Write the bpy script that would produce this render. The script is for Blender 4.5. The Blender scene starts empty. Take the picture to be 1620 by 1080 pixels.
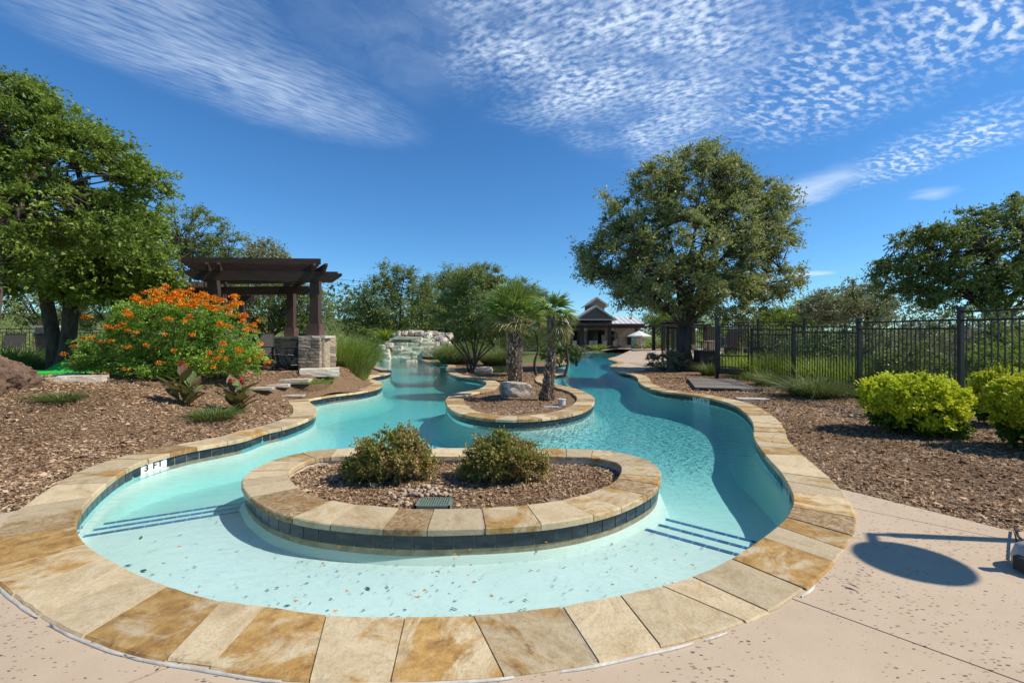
import bpy, bmesh, math, random
import numpy as np
from mathutils import Vector, Matrix, noise
from mathutils.geometry import delaunay_2d_cdt

R = math.radians
sc = bpy.context.scene
COL = sc.collection
rnd = random.Random(7)

# ------------------------------------------------------------------ camera
CAMZ, F, CX, CY = 1.4, 720.0, 810.0, 540.0      # photo pixels (1620 x 1080)
cam = bpy.data.objects.new('camera', bpy.data.cameras.new('camera'))
COL.objects.link(cam)
cam.location = (0, 0, CAMZ)
cam.rotation_euler = (R(90), 0, 0)
cam.data.sensor_width = 36
cam.data.lens = 16
cam.data.clip_end = 2000
sc.camera = cam

# ------------------------------------------------------------------ sun and sky
SUN = Vector((0.86, -0.10, 0.90)).normalized()
SUN_EL = math.asin(SUN.z)
SUN_AZ = math.atan2(SUN.x, SUN.y)
sl = bpy.data.lights.new('sun', 'SUN')
sl.energy = 3.8
sl.angle = R(0.7)
sl.color = (1.0, 0.92, 0.80)
so = bpy.data.objects.new('sun', sl)
COL.objects.link(so)
so.location = (20, 5, 30)
so.rotation_euler = SUN.to_track_quat('Z', 'Y').to_euler()

world = bpy.data.worlds.new('World')
sc.world = world
world.use_nodes = True
W = world.node_tree
W.nodes.clear()


class NT:
    """small helper for node trees"""
    def __init__(self, nt):
        self.nt = nt

    def n(self, kind, ins=None, **kw):
        nd = self.nt.nodes.new(kind)
        for k, v in kw.items():
            setattr(nd, k, v)
        for k, v in (ins or {}).items():
            if hasattr(v, 'links') or isinstance(v, bpy.types.NodeSocket):
                self.nt.links.new(v, nd.inputs[k])
            else:
                nd.inputs[k].default_value = v
        return nd

    def math(self, op, a, b=0.0, c=0.0, clamp=False):
        nd = self.n('ShaderNodeMath', {0: a, 1: b, 2: c}, operation=op)
        nd.use_clamp = clamp
        return nd.outputs[0]

    def vmath(self, op, a, b=(0, 0, 0)):
        nd = self.n('ShaderNodeVectorMath', {0: a, 1: b}, operation=op)
        return nd.outputs['Value'] if op in ('LENGTH', 'DOT_PRODUCT') else nd.outputs[0]

    def mix(self, f, a, b):
        nd = self.n('ShaderNodeMix', {'Factor': f}, data_type='RGBA')
        for i, v in ((6, a), (7, b)):
            if isinstance(v, bpy.types.NodeSocket):
                self.nt.links.new(v, nd.inputs[i])
            else:
                nd.inputs[i].default_value = (*v, 1) if len(v) == 3 else v
        return nd.outputs[2]

    def noise(self, vec, scale, detail=4, rough=0.55, dist=0.0):
        return self.n('ShaderNodeTexNoise', {'Vector': vec, 'Scale': scale, 'Detail': detail, 'Roughness': rough, 'Distortion': dist}).outputs[0]

    def rng(self, v, a, b, c=0.0, d=1.0, smooth=False):
        nd = self.n('ShaderNodeMapRange', {0: v, 1: a, 2: b, 3: c, 4: d})
        if smooth:
            nd.interpolation_type = 'SMOOTHSTEP'
        return nd.outputs[0]

    def ramp(self, v, stops):
        nd = self.n('ShaderNodeValToRGB', {0: v})
        el = nd.color_ramp.elements
        while len(el) < len(stops):
            el.new(0.5)
        for e, (p, c) in zip(el, stops):
            e.position = p
            e.color = (*c, 1)
        return nd.outputs[0]

    def link(self, a, b):
        self.nt.links.new(a, b)


w = NT(W)
sky = w.n('ShaderNodeTexSky', sky_type='NISHITA')
sky.sun_disc = False
sky.sun_elevation = SUN_EL
sky.sun_rotation = SUN_AZ
sky.altitude = 300
sky.air_density = 1.0
sky.dust_density = 0.0
sky.ozone_density = 3.0
tc = w.n('ShaderNodeTexCoord')
sep = w.n('ShaderNodeSeparateXYZ', {0: tc.outputs['Generated']})
zc = w.math('MAXIMUM', sep.outputs[2], 0.03)
u = w.math('DIVIDE', sep.outputs[0], zc)
v = w.math('DIVIDE', sep.outputs[1], zc)
uv = w.n('ShaderNodeCombineXYZ', {0: u, 1: v, 2: 0.0}).outputs[0]
wob = w.n('ShaderNodeTexNoise', {'Vector': uv, 'Scale': 3.2, 'Detail': 5.0, 'Roughness': 0.6})
wob_c = w.vmath('SUBTRACT', wob.outputs[1], (0.5, 0.5, 0.5))
uvw = w.vmath('ADD', uv, w.vmath('MULTIPLY', wob_c, (0.34, 0.34, 0)))


def cloud_mask(cu, cv, su, sv, ang, inner=0.25):
    p = w.vmath('SUBTRACT', uvw, (cu, cv, 0))
    p = w.n('ShaderNodeVectorRotate', {'Vector': p, 'Angle': -ang}, rotation_type='Z_AXIS').outputs[0]
    p = w.vmath('DIVIDE', p, (su, sv, 1))
    return w.rng(w.vmath('LENGTH', p), inner, 1.0, 1.0, 0.0, True)


def cell_cloud(scale, stretch, ang, lo, hi):
    p = w.vmath('ADD', uv, w.vmath('MULTIPLY', wob_c, (0.06, 0.06, 0)))
    p = w.n('ShaderNodeVectorRotate', {'Vector': p, 'Angle': ang}, rotation_type='Z_AXIS').outputs[0]
    p = w.vmath('MULTIPLY', p, stretch)
    a = w.noise(p, scale, 2.5, 0.5, 0.0)
    return w.rng(a, lo, hi)


def add(a, b):
    return w.math('MAXIMUM', a, b)


mB = add(cloud_mask(0.33, 1.45, 0.72, 0.8, 0.0, 0.35), cloud_mask(0.62, 2.0, 0.5, 0.7, -0.3, 0.1))
mC = add(cloud_mask(1.5, 1.42, 0.55, 0.45, 0.0, 0.2), cloud_mask(2.2, 2.35, 0.38, 0.85, 0.0, 0.1))
mC2 = w.math('MULTIPLY', cloud_mask(1.2, 1.8, 0.7, 0.7, 0.3, 0.1), 0.75)
mA = add(cloud_mask(-1.02, 1.70, 0.9, 0.42, 0.86, 0.0), cloud_mask(-1.2, 1.2, 0.7, 0.42, 0.8, 0.0))
mD = add(cloud_mask(1.98, 3.0, 0.30, 0.60, -0.1, 0.05), w.math('MULTIPLY', cloud_mask(2.86, 3.12, 0.16, 0.26, -0.8, 0.0), 0.6))
mE = cloud_mask(4.4, 6.75, 0.42, 0.42, 0.0, 0.3)
mF = w.math('MULTIPLY', cloud_mask(-0.35, 1.5, 0.55, 0.5, 0.4, 0.0), 0.28)
mG = w.math('MULTIPLY', w.rng(w.noise(uv, 0.55, 2, 0.5), 0.56, 0.72), w.rng(sep.outputs[2], 0.60, 0.75))
cells = cell_cloud(30, (1.0, 1.35, 1), 0.5, 0.36, 0.68)
cells_b = cell_cloud(17, (1.0, 1.9, 1), -0.5, 0.45, 0.64)
patch = w.rng(w.noise(uv, 3.0, 3, 0.55), 0.36, 0.58)
streak = cell_cloud(26, (0.45, 2.0, 1), -0.75, 0.30, 0.68)
soft = w.rng(w.noise(uvw, 3.0, 6, 0.65, 0.4), 0.3, 0.7)
dB = w.math('MULTIPLY', w.math('POWER', mB, 0.8), w.math('ADD', w.math('MULTIPLY', cells, w.math('ADD', 0.12, w.math('MULTIPLY', patch, 0.88))), w.math('MULTIPLY', soft, 0.28)))
dC = w.math('MULTIPLY', add(mC, mC2), w.math('ADD', w.math('MULTIPLY', cells_b, w.math('ADD', 0.4, soft)), w.math('MULTIPLY', soft, 0.12)))
dA = add(w.math('MULTIPLY', w.math('POWER', mA, 0.85), w.math('ADD', w.math('MULTIPLY', streak, 0.40), w.math('MULTIPLY', soft, 0.38))), w.math('MULTIPLY', mF, soft))
dD = w.math('MULTIPLY', mD, w.math('ADD', 0.35, w.math('MULTIPLY', soft, 0.6)))
dens = add(add(add(dB, dC), add(dA, dD)), add(w.math('MULTIPLY', mE, 0.9), w.math('MULTIPLY', mG, w.math('MULTIPLY', cells, 0.7))))
dens = w.math('MULTIPLY', dens, w.rng(sep.outputs[2], 0.08, 0.14))
dens = w.math('MINIMUM', w.math('MAXIMUM', dens, 0.0), 1.0)
hs = w.n('ShaderNodeHueSaturation', {'Hue': 0.5, 'Saturation': 1.16, 'Value': 1.0, 'Color': sky.outputs[0]})
SKY_TINT = w.n('ShaderNodeGamma', {'Color': hs.outputs[0], 'Gamma': 1.0})
SKYC = w.mix(1.0, SKY_TINT.outputs[0], (0.60, 0.89, 1.07))
SKYC.node.blend_type = 'MULTIPLY'
skycol = w.mix(w.math('MULTIPLY', dens, 0.88), SKYC, (5.6, 6.6, 7.9))
bg = w.n('ShaderNodeBackground', {'Color': skycol, 'Strength': 0.092})
wo = w.n('ShaderNodeOutputWorld', {'Surface': bg.outputs[0]})

sc.view_settings.view_transform = 'Standard'
sc.view_settings.look = 'None'
sc.view_settings.gamma = 1
sc.view_settings.use_curve_mapping = False
sc.view_settings.exposure = 0.62
sc.render.engine = 'CYCLES'
sc.cycles.use_denoising = True
sc.cycles.transparent_max_bounces = 12
sc.cycles.max_bounces = 8

# ------------------------------------------------------------------ geometry helpers


def G(px, py, z=0.0):
    d = (CAMZ - z) * F / (py - CY)
    return ((px - CX) / F * d, d)


def XZ(px, py, d):
    return ((px - CX) / F * d, CAMZ + (CY - py) / F * d)


def link(o, parent=None):
    COL.objects.link(o)
    if parent is not None:
        o.parent = parent
    return o


def empty(name, loc, label=None, cat=None, group=None, kind=None, rz=0.0):
    o = bpy.data.objects.new(name, None)
    o.location = loc
    o.rotation_euler = (0, 0, rz)
    o.empty_display_size = 0.2
    link(o)
    return tag(o, label, cat, group, kind)


def tag(o, label=None, cat=None, group=None, kind=None):
    if label:
        o['label'] = label
    if cat:
        o['category'] = cat
    if group:
        o['group'] = group
    if kind:
        o['kind'] = kind
    return o


class MB:
    def __init__(self):
        self.v = []
        self.f = []

    def add(self, vs, fs):
        b = len(self.v)
        self.v += [tuple(x) for x in vs]
        self.f += [tuple(i + b for i in f) for f in fs]
        return self

    def box(self, c, s, rz=0.0, rx=0.0, ry=0.0):
        m = Matrix.Rotation(rz, 3, 'Z') @ Matrix.Rotation(ry, 3, 'Y') @ Matrix.Rotation(rx, 3, 'X')
        c = Vector(c)
        vs = [c + m @ Vector((x * s[0] / 2, y * s[1] / 2, z * s[2] / 2)) for z in (-1, 1) for y in (-1, 1) for x in (-1, 1)]
        return self.add(vs, [(0, 2, 3, 1), (4, 5, 7, 6), (0, 1, 5, 4), (2, 6, 7, 3), (0, 4, 6, 2), (1, 3, 7, 5)])

    def bar(self, a, b, wd, ht):
        """box beam from a to b, width wd (horizontal), height ht"""
        a = Vector(a)
        b = Vector(b)
        d = (b - a).normalized()
        up = Vector((0, 0, 1)) if abs(d.z) < 0.95 else Vector((0, 1, 0))
        s = d.cross(up).normalized()
        t = s.cross(d).normalized()
        vs = []
        for p in (a, b):
            for i, j in ((-1, -1), (1, -1), (1, 1), (-1, 1)):
                vs.append(p + s * (i * wd / 2) + t * (j * ht / 2))
        return self.add(vs, [(3, 2, 1, 0), (4, 5, 6, 7), (0, 1, 5, 4), (1, 2, 6, 5), (2, 3, 7, 6), (3, 0, 4, 7)])

    def tube(self, pts, rad, n=8, cap=True):
        pts = [Vector(p) for p in pts]
        if not hasattr(rad, '__len__'):
            rad = [rad] * len(pts)
        vs, fs = [], []
        prev = None
        for i, p in enumerate(pts):
            d = (pts[min(i + 1, len(pts) - 1)] - pts[max(i - 1, 0)])
            if d.length < 1e-9:
                d = Vector((0, 0, 1))
            d.normalize()
            if prev is None:
                a = d.cross(Vector((0, 0, 1)) if abs(d.z) < 0.9 else Vector((1, 0, 0))).normalized()
            else:
                a = (prev - d * prev.dot(d)).normalized()
            prev = a
            b = d.cross(a)
            for k in range(n):
                t = 2 * math.pi * k / n
                vs.append(p + (a * math.cos(t) + b * math.sin(t)) * rad[i])
        for i in range(len(pts) - 1):
            for k in range(n):
                fs.append((i * n + k, i * n + (k + 1) % n, (i + 1) * n + (k + 1) % n, (i + 1) * n + k))
        if cap:
            fs.append(tuple(range(n))[::-1])
            fs.append(tuple((len(pts) - 1) * n + k for k in range(n)))
        return self.add(vs, fs)

    def prism(self, poly, z0, z1):
        n = len(poly)
        vs = [(x, y, z0) for x, y in poly] + [(x, y, z1) for x, y in poly]
        fs = [tuple(range(n))[::-1], tuple(range(n, 2 * n))] + [(i, (i + 1) % n, n + (i + 1) % n, n + i) for i in range(n)]
        return self.add(vs, fs)

    def extrude_y(self, poly, y0, y1):
        """poly of (x,z), extruded along y"""
        n = len(poly)
        vs = [(x, y0, z) for x, z in poly] + [(x, y1, z) for x, z in poly]
        fs = [tuple(range(n)), tuple(range(n, 2 * n))[::-1]] + [(i, n + i, n + (i + 1) % n, (i + 1) % n) for i in range(n)]
        return self.add(vs, fs)

    def mesh(self, name, mat=None, smooth=False, off=None):
        me = bpy.data.meshes.new(name)
        vs = self.v if off is None else [(x - off[0], y - off[1], z - off[2]) for x, y, z in self.v]
        me.from_pydata(vs, [], self.f)
        if smooth:
            me.polygons.foreach_set('use_smooth', [True] * len(me.polygons))
        if mat:
            me.materials.append(mat)
        return me

    def obj(self, name, mat, parent=None, smooth=False, world=True):
        """vertices in world space; the parent's translation is taken off"""
        off = parent.location if (parent is not None and world) else None
        o = bpy.data.objects.new(name, self.mesh(name, mat, smooth, off))
        return link(o, parent)


def shared(name, mesh, parent, loc=(0, 0, 0), rot=(0, 0, 0), scale=(1, 1, 1), mat=None):
    o = bpy.data.objects.new(name, mesh)
    o.location = loc
    o.rotation_euler = rot
    o.scale = scale
    return link(o, parent)


def copy_tree(o, parent=None):
    c = o.copy()
    COL.objects.link(c)
    c.parent = parent
    for ch in o.children:
        copy_tree(ch, c)
    return c


def np_mesh(name, verts, nper, mat, off=None, smooth=False):
    """mesh of many separate polygons with nper corners each; verts (N*nper, 3)"""
    verts = np.asarray(verts, dtype=np.float32).reshape(-1, 3)
    if off is not None:
        verts = verts - np.asarray(off, dtype=np.float32)
    nv = len(verts)
    nf = nv // nper
    me = bpy.data.meshes.new(name)
    me.vertices.add(nv)
    me.vertices.foreach_set('co', verts.ravel())
    me.loops.add(nv)
    me.loops.foreach_set('vertex_index', np.arange(nv, dtype=np.int32))
    me.polygons.add(nf)
    me.polygons.foreach_set('loop_start', np.arange(0, nv, nper, dtype=np.int32))
    me.materials.append(mat)
    me.update(calc_edges=True)
    return me


def catmull(pts, closed, sub):
    out = []
    n = len(pts)
    rng_ = range(n if closed else n - 1)
    for i in rng_:
        if closed:
            p0, p1, p2, p3 = pts[(i - 1) % n], pts[i], pts[(i + 1) % n], pts[(i + 2) % n]
        else:
            p0, p1, p2, p3 = pts[max(i - 1, 0)], pts[i], pts[i + 1], pts[min(i + 2, n - 1)]
        for k in range(sub):
            t = k / sub
            out.append(tuple(0.5 * (2 * b + (c - a) * t + (2 * a - 5 * b + 4 * c - d) * t * t + (3 * b - a - 3 * c + d) * t ** 3)
                             for a, b, c, d in zip(p0, p1, p2, p3)))
    if not closed:
        out.append(tuple(pts[-1]))
    return out


def resample(poly, closed, stepf):
    """walk along a polyline with a distance-dependent step"""
    pts = list(poly) + ([poly[0]] if closed else [])
    out = [pts[0]]
    acc = 0.0
    for a, b in zip(pts[:-1], pts[1:]):
        L = math.hypot(b[0] - a[0], b[1] - a[1])
        pos = 0.0
        while L > 0:
            st = stepf(a[1])
            if acc + (L - pos) >= st:
                pos += st - acc
                acc = 0.0
                t = pos / L
                out.append((a[0] + (b[0] - a[0]) * t, a[1] + (b[1] - a[1]) * t))
            else:
                acc += L - pos
                break
    if closed and math.hypot(out[-1][0] - out[0][0], out[-1][1] - out[0][1]) < 0.5 * stepf(out[0][1]):
        out.pop()
    return out


def normals2d(P, closed=True):
    """outward (right-hand) normals for a polyline given as Nx2"""
    P = np.asarray(P)
    if closed:
        T = np.roll(P, -1, 0) - np.roll(P, 1, 0)
    else:
        T = np.gradient(P, axis=0)
    T /= np.linalg.norm(T, axis=1)[:, None] + 1e-9
    return np.stack([T[:, 1], -T[:, 0]], 1)


def area2(P):
    P = np.asarray(P)
    x, y = P[:, 0], P[:, 1]
    return 0.5 * np.sum(x * np.roll(y, -1) - np.roll(x, -1) * y)


def inside(P, X, Y):
    """even-odd test, vectorised"""
    P = np.asarray(P)
    res = np.zeros(X.shape, bool)
    n = len(P)
    j = n - 1
    for i in range(n):
        xi, yi = P[i]
        xj, yj = P[j]
        if yi != yj:
            c = ((yi > Y) != (yj > Y)) & (X < (xj - xi) * (Y - yi) / (yj - yi) + xi)
            res ^= c
        j = i
    return res


def dist_to(P, X, Y, closed=True):
    P = np.asarray(P)
    Q = np.roll(P, -1, 0) if closed else P[1:]
    A = P if closed else P[:-1]
    best = np.full(X.shape, 1e9)
    for (ax, ay), (bx, by) in zip(A, Q):
        dx, dy = bx - ax, by - ay
        t = np.clip(((X - ax) * dx + (Y - ay) * dy) / (dx * dx + dy * dy + 1e-12), 0, 1)
        d = (X - ax - t * dx) ** 2 + (Y - ay - t * dy) ** 2
        best = np.minimum(best, d)
    return np.sqrt(best)


# ------------------------------------------------------------------ materials
def new_mat(name):
    m = bpy.data.materials.new(name)
    m.use_nodes = True
    nt = m.node_tree
    nt.nodes.clear()
    return m, NT(nt)


def finish(m, q, col, rough=0.8, bump=None, bstr=0.3, bdist=0.02, metal=0.0, spec=0.5, rsock=None):
    ins = {'Base Color': col if isinstance(col, bpy.types.NodeSocket) else (*col, 1), 'Roughness': rough, 'Metallic': metal,
           'Specular IOR Level': spec}
    if bump is not None:
        b = q.n('ShaderNodeBump', {'Height': bump, 'Strength': bstr, 'Distance': bdist})
        ins['Normal'] = b.outputs[0]
    p = q.n('ShaderNodeBsdfPrincipled', ins)
    q.n('ShaderNodeOutputMaterial', {'Surface': p.outputs[0]})
    return m


def basic(name, c1, c2=None, scale=8, rough=0.8, bscale=40, bstr=0.3, bdist=0.01, metal=0.0, stretch=(1, 1, 1), objrand=0.0, spec=0.5, coord='Object'):
    m, q = new_mat(name)
    t = q.n('ShaderNodeTexCoord').outputs[coord]
    oi = q.n('ShaderNodeObjectInfo').outputs['Random']
    off = q.n('ShaderNodeCombineXYZ', {0: q.math('MULTIPLY', oi, 37.0), 1: q.math('MULTIPLY', oi, 91.0), 2: q.math('MULTIPLY', oi, 13.0)}).outputs[0]
    p = q.vmath('MULTIPLY', q.vmath('ADD', t, off), stretch)
    nz = q.noise(p, scale, 5, 0.6)
    c2 = c2 or tuple(x * 0.7 for x in c1)
    col = q.mix(q.rng(nz, 0.3, 0.7), c1, c2)
    if objrand:
        hv = q.n('ShaderNodeHueSaturation', {'Value': q.rng(oi, 0, 1, 1 - objrand, 1 + objrand), 'Color': col})
        col = hv.outputs[0]
    b = q.noise(p, bscale, 4, 0.6)
    return finish(m, q, col, rough, b, bstr, bdist, metal, spec)


def leaf_mat(name, cols, trans=0.35, scale=0.8, gloss=0.0, k=1.0):
    cols = [tuple(min(0.8, x * k) for x in c) for c in cols]
    m, q = new_mat(name)
    gi = q.n('ShaderNodeNewGeometry')
    r = gi.outputs['Random Per Island']
    t = q.n('ShaderNodeTexCoord').outputs['Object']
    nz = q.noise(t, scale, 3, 0.6)
    oi = q.n('ShaderNodeObjectInfo').outputs['Random']
    f = q.math('ADD', q.math('MULTIPLY', r, 0.55), q.math('MULTIPLY', q.rng(nz, 0.3, 0.7), 0.45))
    n = len(cols)
    col = q.ramp(f, [(i / (n - 1), c) for i, c in enumerate(cols)])
    col = q.n('ShaderNodeHueSaturation', {'Value': q.rng(oi, 0, 1, 0.88, 1.12), 'Color': col}).outputs[0]
    d = q.n('ShaderNodeBsdfPrincipled', {'Base Color': col, 'Roughness': 0.5 if gloss >= 0 else 0.95, 'Specular IOR Level': max(0.02, 0.35 + gloss)})
    tl = q.n('ShaderNodeBsdfTranslucent', {'Color': q.mix(0.45, col, (0.30, 0.36, 0.03))})
    mx = q.n('ShaderNodeMixShader', {0: trans, 1: d.outputs[0], 2: tl.outputs[0]})
    q.n('ShaderNodeOutputMaterial', {'Surface': mx.outputs[0]})
    return m


def coping_mat(name, gold):
    m, q = new_mat(name)
    t = q.n('ShaderNodeTexCoord').outputs['Object']
    oi = q.n('ShaderNodeObjectInfo').outputs['Random']
    off = q.n('ShaderNodeCombineXYZ', {0: q.math('MULTIPLY', oi, 137.0), 1: q.math('MULTIPLY', oi, 71.0), 2: q.math('MULTIPLY', oi, 9.0)}).outputs[0]
    p = q.vmath('ADD', t, off)
    ang = q.math('MULTIPLY', oi, 40.0)
    pr = q.n('ShaderNodeVectorRotate', {'Vector': p, 'Angle': ang}, rotation_type='Z_AXIS').outputs[0]
    ps = q.vmath('MULTIPLY', pr, (1.0, 1.35, 1.0))
    a = q.noise(ps, 2.3, 7, 0.58, 1.6)
    b = q.noise(p, 9.0, 6, 0.65, 0.8)
    c = q.noise(ps, 1.9, 7, 0.68, 1.1)
    base = q.ramp(a, [(0.22, (0.30, 0.22, 0.12)), (0.40, (0.45, 0.355, 0.215)), (0.55, (0.53, 0.44, 0.29)), (0.78, (0.40, 0.30, 0.17))])
    rust = q.ramp(b, [(0.30, (0.17, 0.080, 0.025)), (0.5, (0.37, 0.215, 0.070)), (0.72, (0.49, 0.345, 0.155))])
    lo = 0.60 - gold
    oj = q.math('FRACT', q.math('MULTIPLY', oi, 7.31))
    thr = q.rng(oj, 0, 1, lo - 0.12, lo + 0.30)
    fr = q.rng(q.math('SUBTRACT', c, thr), -0.04, 0.09, 0.0, 0.90, True)
    col = q.mix(fr, base, rust)
    # pale lime bloom
    wv = q.rng(q.noise(p, 4.2, 8, 0.72, 0.5), 0.62, 0.72, 0.0, 0.5, True)
    col = q.mix(wv, col, (0.52, 0.46, 0.35))
    # thin mineral veins
    vn = q.math('ABSOLUTE', q.math('SUBTRACT', q.noise(ps, 3.1, 4, 0.5, 2.2), 0.5))
    col = q.mix(q.rng(vn, 0.0, 0.010, 0.28, 0.0), col, (0.17, 0.10, 0.05))
    vv = q.rng(q.math('FRACT', q.math('MULTIPLY', oi, 51.3)), 0, 1, 0.84, 1.2)
    col = q.n('ShaderNodeHueSaturation', {'Value': vv, 'Saturation': 1.1, 'Color': col}).outputs[0]
    # fine grain, pits and chips
    f1 = q.noise(p, 48, 6, 0.75, 0.3)
    col = q.mix(q.rng(f1, 0.50, 0.72, 0.0, 0.55), col, (0.23, 0.155, 0.085))
    col = q.mix(q.rng(f1, 0.30, 0.42, 0.45, 0.0), col, (0.64, 0.56, 0.42))
    # a few stones are wholly brown and crusted
    o3 = q.math('FRACT', q.math('MULTIPLY', oi, 23.7))
    crust = q.math('MULTIPLY', q.rng(o3, 0.84, 0.86), q.rng(q.noise(p, 17, 8, 0.75, 1.0), 0.42, 0.56, 0.25, 0.95))
    col = q.mix(crust, col, q.ramp(q.noise(p, 30, 6, 0.7), [(0.3, (0.13, 0.062, 0.024)), (0.55, (0.27, 0.15, 0.05)), (0.75, (0.46, 0.33, 0.16))]))
    hb = q.math('ADD', q.math('MULTIPLY', a, 1.2), q.math('ADD', q.math('MULTIPLY', f1, 0.5), q.math('MULTIPLY', crust, 0.5)))
    rg = q.rng(b, 0.3, 0.7, 0.62, 0.9)
    return finish(m, q, col, rg, hb, 0.55, 0.02, 0, 0.3)


M = {}
M['coping'] = coping_mat('flagstone', 0.075)
M['mortar'] = basic('mortar', (0.42, 0.35, 0.25), (0.22, 0.17, 0.11), 14, 0.95, 60, 0.5)
M['caulk'] = basic('white_sealant', (0.60, 0.58, 0.53), (0.38, 0.35, 0.30), 9, 0.6, 30, 0.4)
M['plaster'] = None
M['bark'] = basic('oak_bark', (0.125, 0.095, 0.068), (0.035, 0.026, 0.020), 9, 0.95, 18, 1.0, 0.08, stretch=(1, 1, 0.25))
M['bark_pale'] = basic('pale_bark', (0.24, 0.19, 0.14), (0.10, 0.075, 0.055), 6, 0.95, 16, 1.0, 0.05, stretch=(1, 1, 0.35))
M['soil_root'] = basic('root_bark', (0.22, 0.135, 0.085), (0.085, 0.05, 0.033), 4, 0.95, 11, 1.0, 0.09)
M['black_metal'] = basic('black_painted_metal', (0.016, 0.015, 0.014), (0.028, 0.025, 0.022), 6, 0.45, 80, 0.1)
M['wood_dark'] = basic('stained_timber', (0.060, 0.034, 0.022), (0.026, 0.016, 0.012), 4, 0.75, 22, 0.6, 0.008, stretch=(0.5, 3, 3), objrand=0.18)
M['wood_post'] = basic('stained_timber_post', (0.066, 0.036, 0.024), (0.032, 0.020, 0.015), 4, 0.72, 22, 0.6, 0.008, stretch=(3, 3, 0.5), objrand=0.18)
M['cap_wood'] = basic('timber_pedestal', (0.115, 0.060, 0.045), (0.070, 0.040, 0.032), 5, 0.7, 22, 0.4)
M['limestone'] = basic('limestone', (0.72, 0.65, 0.54), (0.42, 0.35, 0.26), 3.5, 0.92, 18, 0.9, 0.03, objrand=0.2)
M['wallstone'] = basic('stacked_limestone', (0.46, 0.375, 0.27), (0.22, 0.165, 0.11), 4.5, 0.92, 20, 0.9, 0.02, objrand=0.38)
M['algae_stone'] = basic('algae_stained_limestone', (0.60, 0.61, 0.45), (0.33, 0.37, 0.25), 3.0, 0.7, 15, 0.8, 0.03, objrand=0.22)
M['boulder'] = basic('weathered_boulder', (0.62, 0.55, 0.45), (0.22, 0.17, 0.125), 3.2, 0.92, 12, 1.0, 0.05)
M['pebble'] = basic('river_pebble', (0.50, 0.38, 0.26), (0.27, 0.19, 0.125), 6, 0.7, 30, 0.3, objrand=0.35)
M['sling'] = basic('sling_fabric', (0.075, 0.066, 0.054), (0.05, 0.044, 0.038), 20, 0.85, 220, 0.4)
M['sling_light'] = basic('pale_sling_fabric', (0.40, 0.35, 0.28), (0.30, 0.26, 0.21), 20, 0.85, 220, 0.4)
M['chair_metal'] = basic('bronze_chair_metal', (0.030, 0.023, 0.019), (0.045, 0.035, 0.028), 8, 0.4, 60, 0.1)
M['turf'] = basic('putting_turf', (0.035, 0.50, 0.055), (0.02, 0.38, 0.035), 40, 0.95, 400, 0.6)
M['drain'] = basic('green_plastic_grate', (0.17, 0.22, 0.17), (0.12, 0.16, 0.125), 14, 0.55, 50, 0.15)
M['white_plastic'] = basic('white_plastic', (0.62, 0.62, 0.60), (0.52, 0.51, 0.48), 14, 0.45, 50, 0.1)
M['tile_white'] = basic('white_ceramic_tile', (0.74, 0.74, 0.71), (0.60, 0.60, 0.56), 12, 0.2, 20, 0.05)
M['letter'] = basic('black_glaze', (0.012, 0.012, 0.014), (0.02, 0.02, 0.02), 12, 0.3, 20, 0.05)
M['roof_metal'] = basic('galvanised_roof', (0.62, 0.62, 0.60), (0.50, 0.50, 0.49), 1.5, 0.5, 8, 0.1, metal=0.0)
M['siding'] = basic('taupe_siding', (0.17, 0.135, 0.11), (0.14, 0.11, 0.09), 3, 0.85, 12, 0.2)
M['trim'] = basic('pale_trim', (0.42, 0.36, 0.29), (0.33, 0.28, 0.22), 3, 0.8, 12, 0.2)
M['club_stone'] = basic('club_limestone', (0.46, 0.41, 0.34), (0.26, 0.22, 0.17), 2.2, 0.9, 6, 0.6, 0.04, objrand=0.12)
M['glass_dark'] = basic('dark_window_glass', (0.012, 0.015, 0.017), (0.02, 0.024, 0.026), 2, 0.08, 3, 0.02)
M['canvas'] = basic('cream_canvas', (0.70, 0.70, 0.62), (0.60, 0.61, 0.55), 4, 0.85, 30, 0.2)
M['teal_cloth'] = basic('teal_canvas', (0.10, 0.46, 0.38), (0.55, 0.62, 0.56), 6, 0.8, 30, 0.3)
M['skin'] = basic('skin', (0.36, 0.20, 0.14), (0.32, 0.17, 0.12), 9, 0.6, 40, 0.1)
M['hair'] = basic('dark_hair', (0.012, 0.009, 0.008), (0.02, 0.015, 0.012), 30, 0.6, 80, 0.5)
M['red_cloth'] = basic('red_swimwear', (0.50, 0.03, 0.04), (0.38, 0.02, 0.03), 12, 0.8, 60, 0.3)
M['grey_board'] = basic('weathered_plank', (0.23, 0.20, 0.165), (0.13, 0.11, 0.09), 4, 0.85, 30, 0.6, stretch=(0.6, 5, 5), objrand=0.2)
M['tan_panel'] = basic('tan_stucco', (0.42, 0.33, 0.245), (0.34, 0.265, 0.195), 5, 0.9, 50, 0.4)
M['bin'] = basic('bin_panel', (0.022, 0.018, 0.016), (0.03, 0.025, 0.022), 6, 0.6, 30, 0.2)
M['stem_red'] = basic('reddish_stem', (0.13, 0.05, 0.035), (0.08, 0.05, 0.03), 12, 0.6, 30, 0.2)
M['wire'] = basic('cable', (0.05, 0.05, 0.05), (0.04, 0.04, 0.04), 5, 0.7)
M['plastic_grey'] = basic('grey_plastic_base', (0.50, 0.46, 0.40), (0.38, 0.35, 0.30), 6, 0.55, 30, 0.2)
M['steel'] = basic('brushed_steel', (0.32, 0.32, 0.33), (0.25, 0.25, 0.26), 8, 0.35, 60, 0.1, metal=0.9)
M['concrete_plain'] = basic('patio_concrete', (0.40, 0.34, 0.27), (0.30, 0.25, 0.20), 2, 0.9, 20, 0.4)

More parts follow.
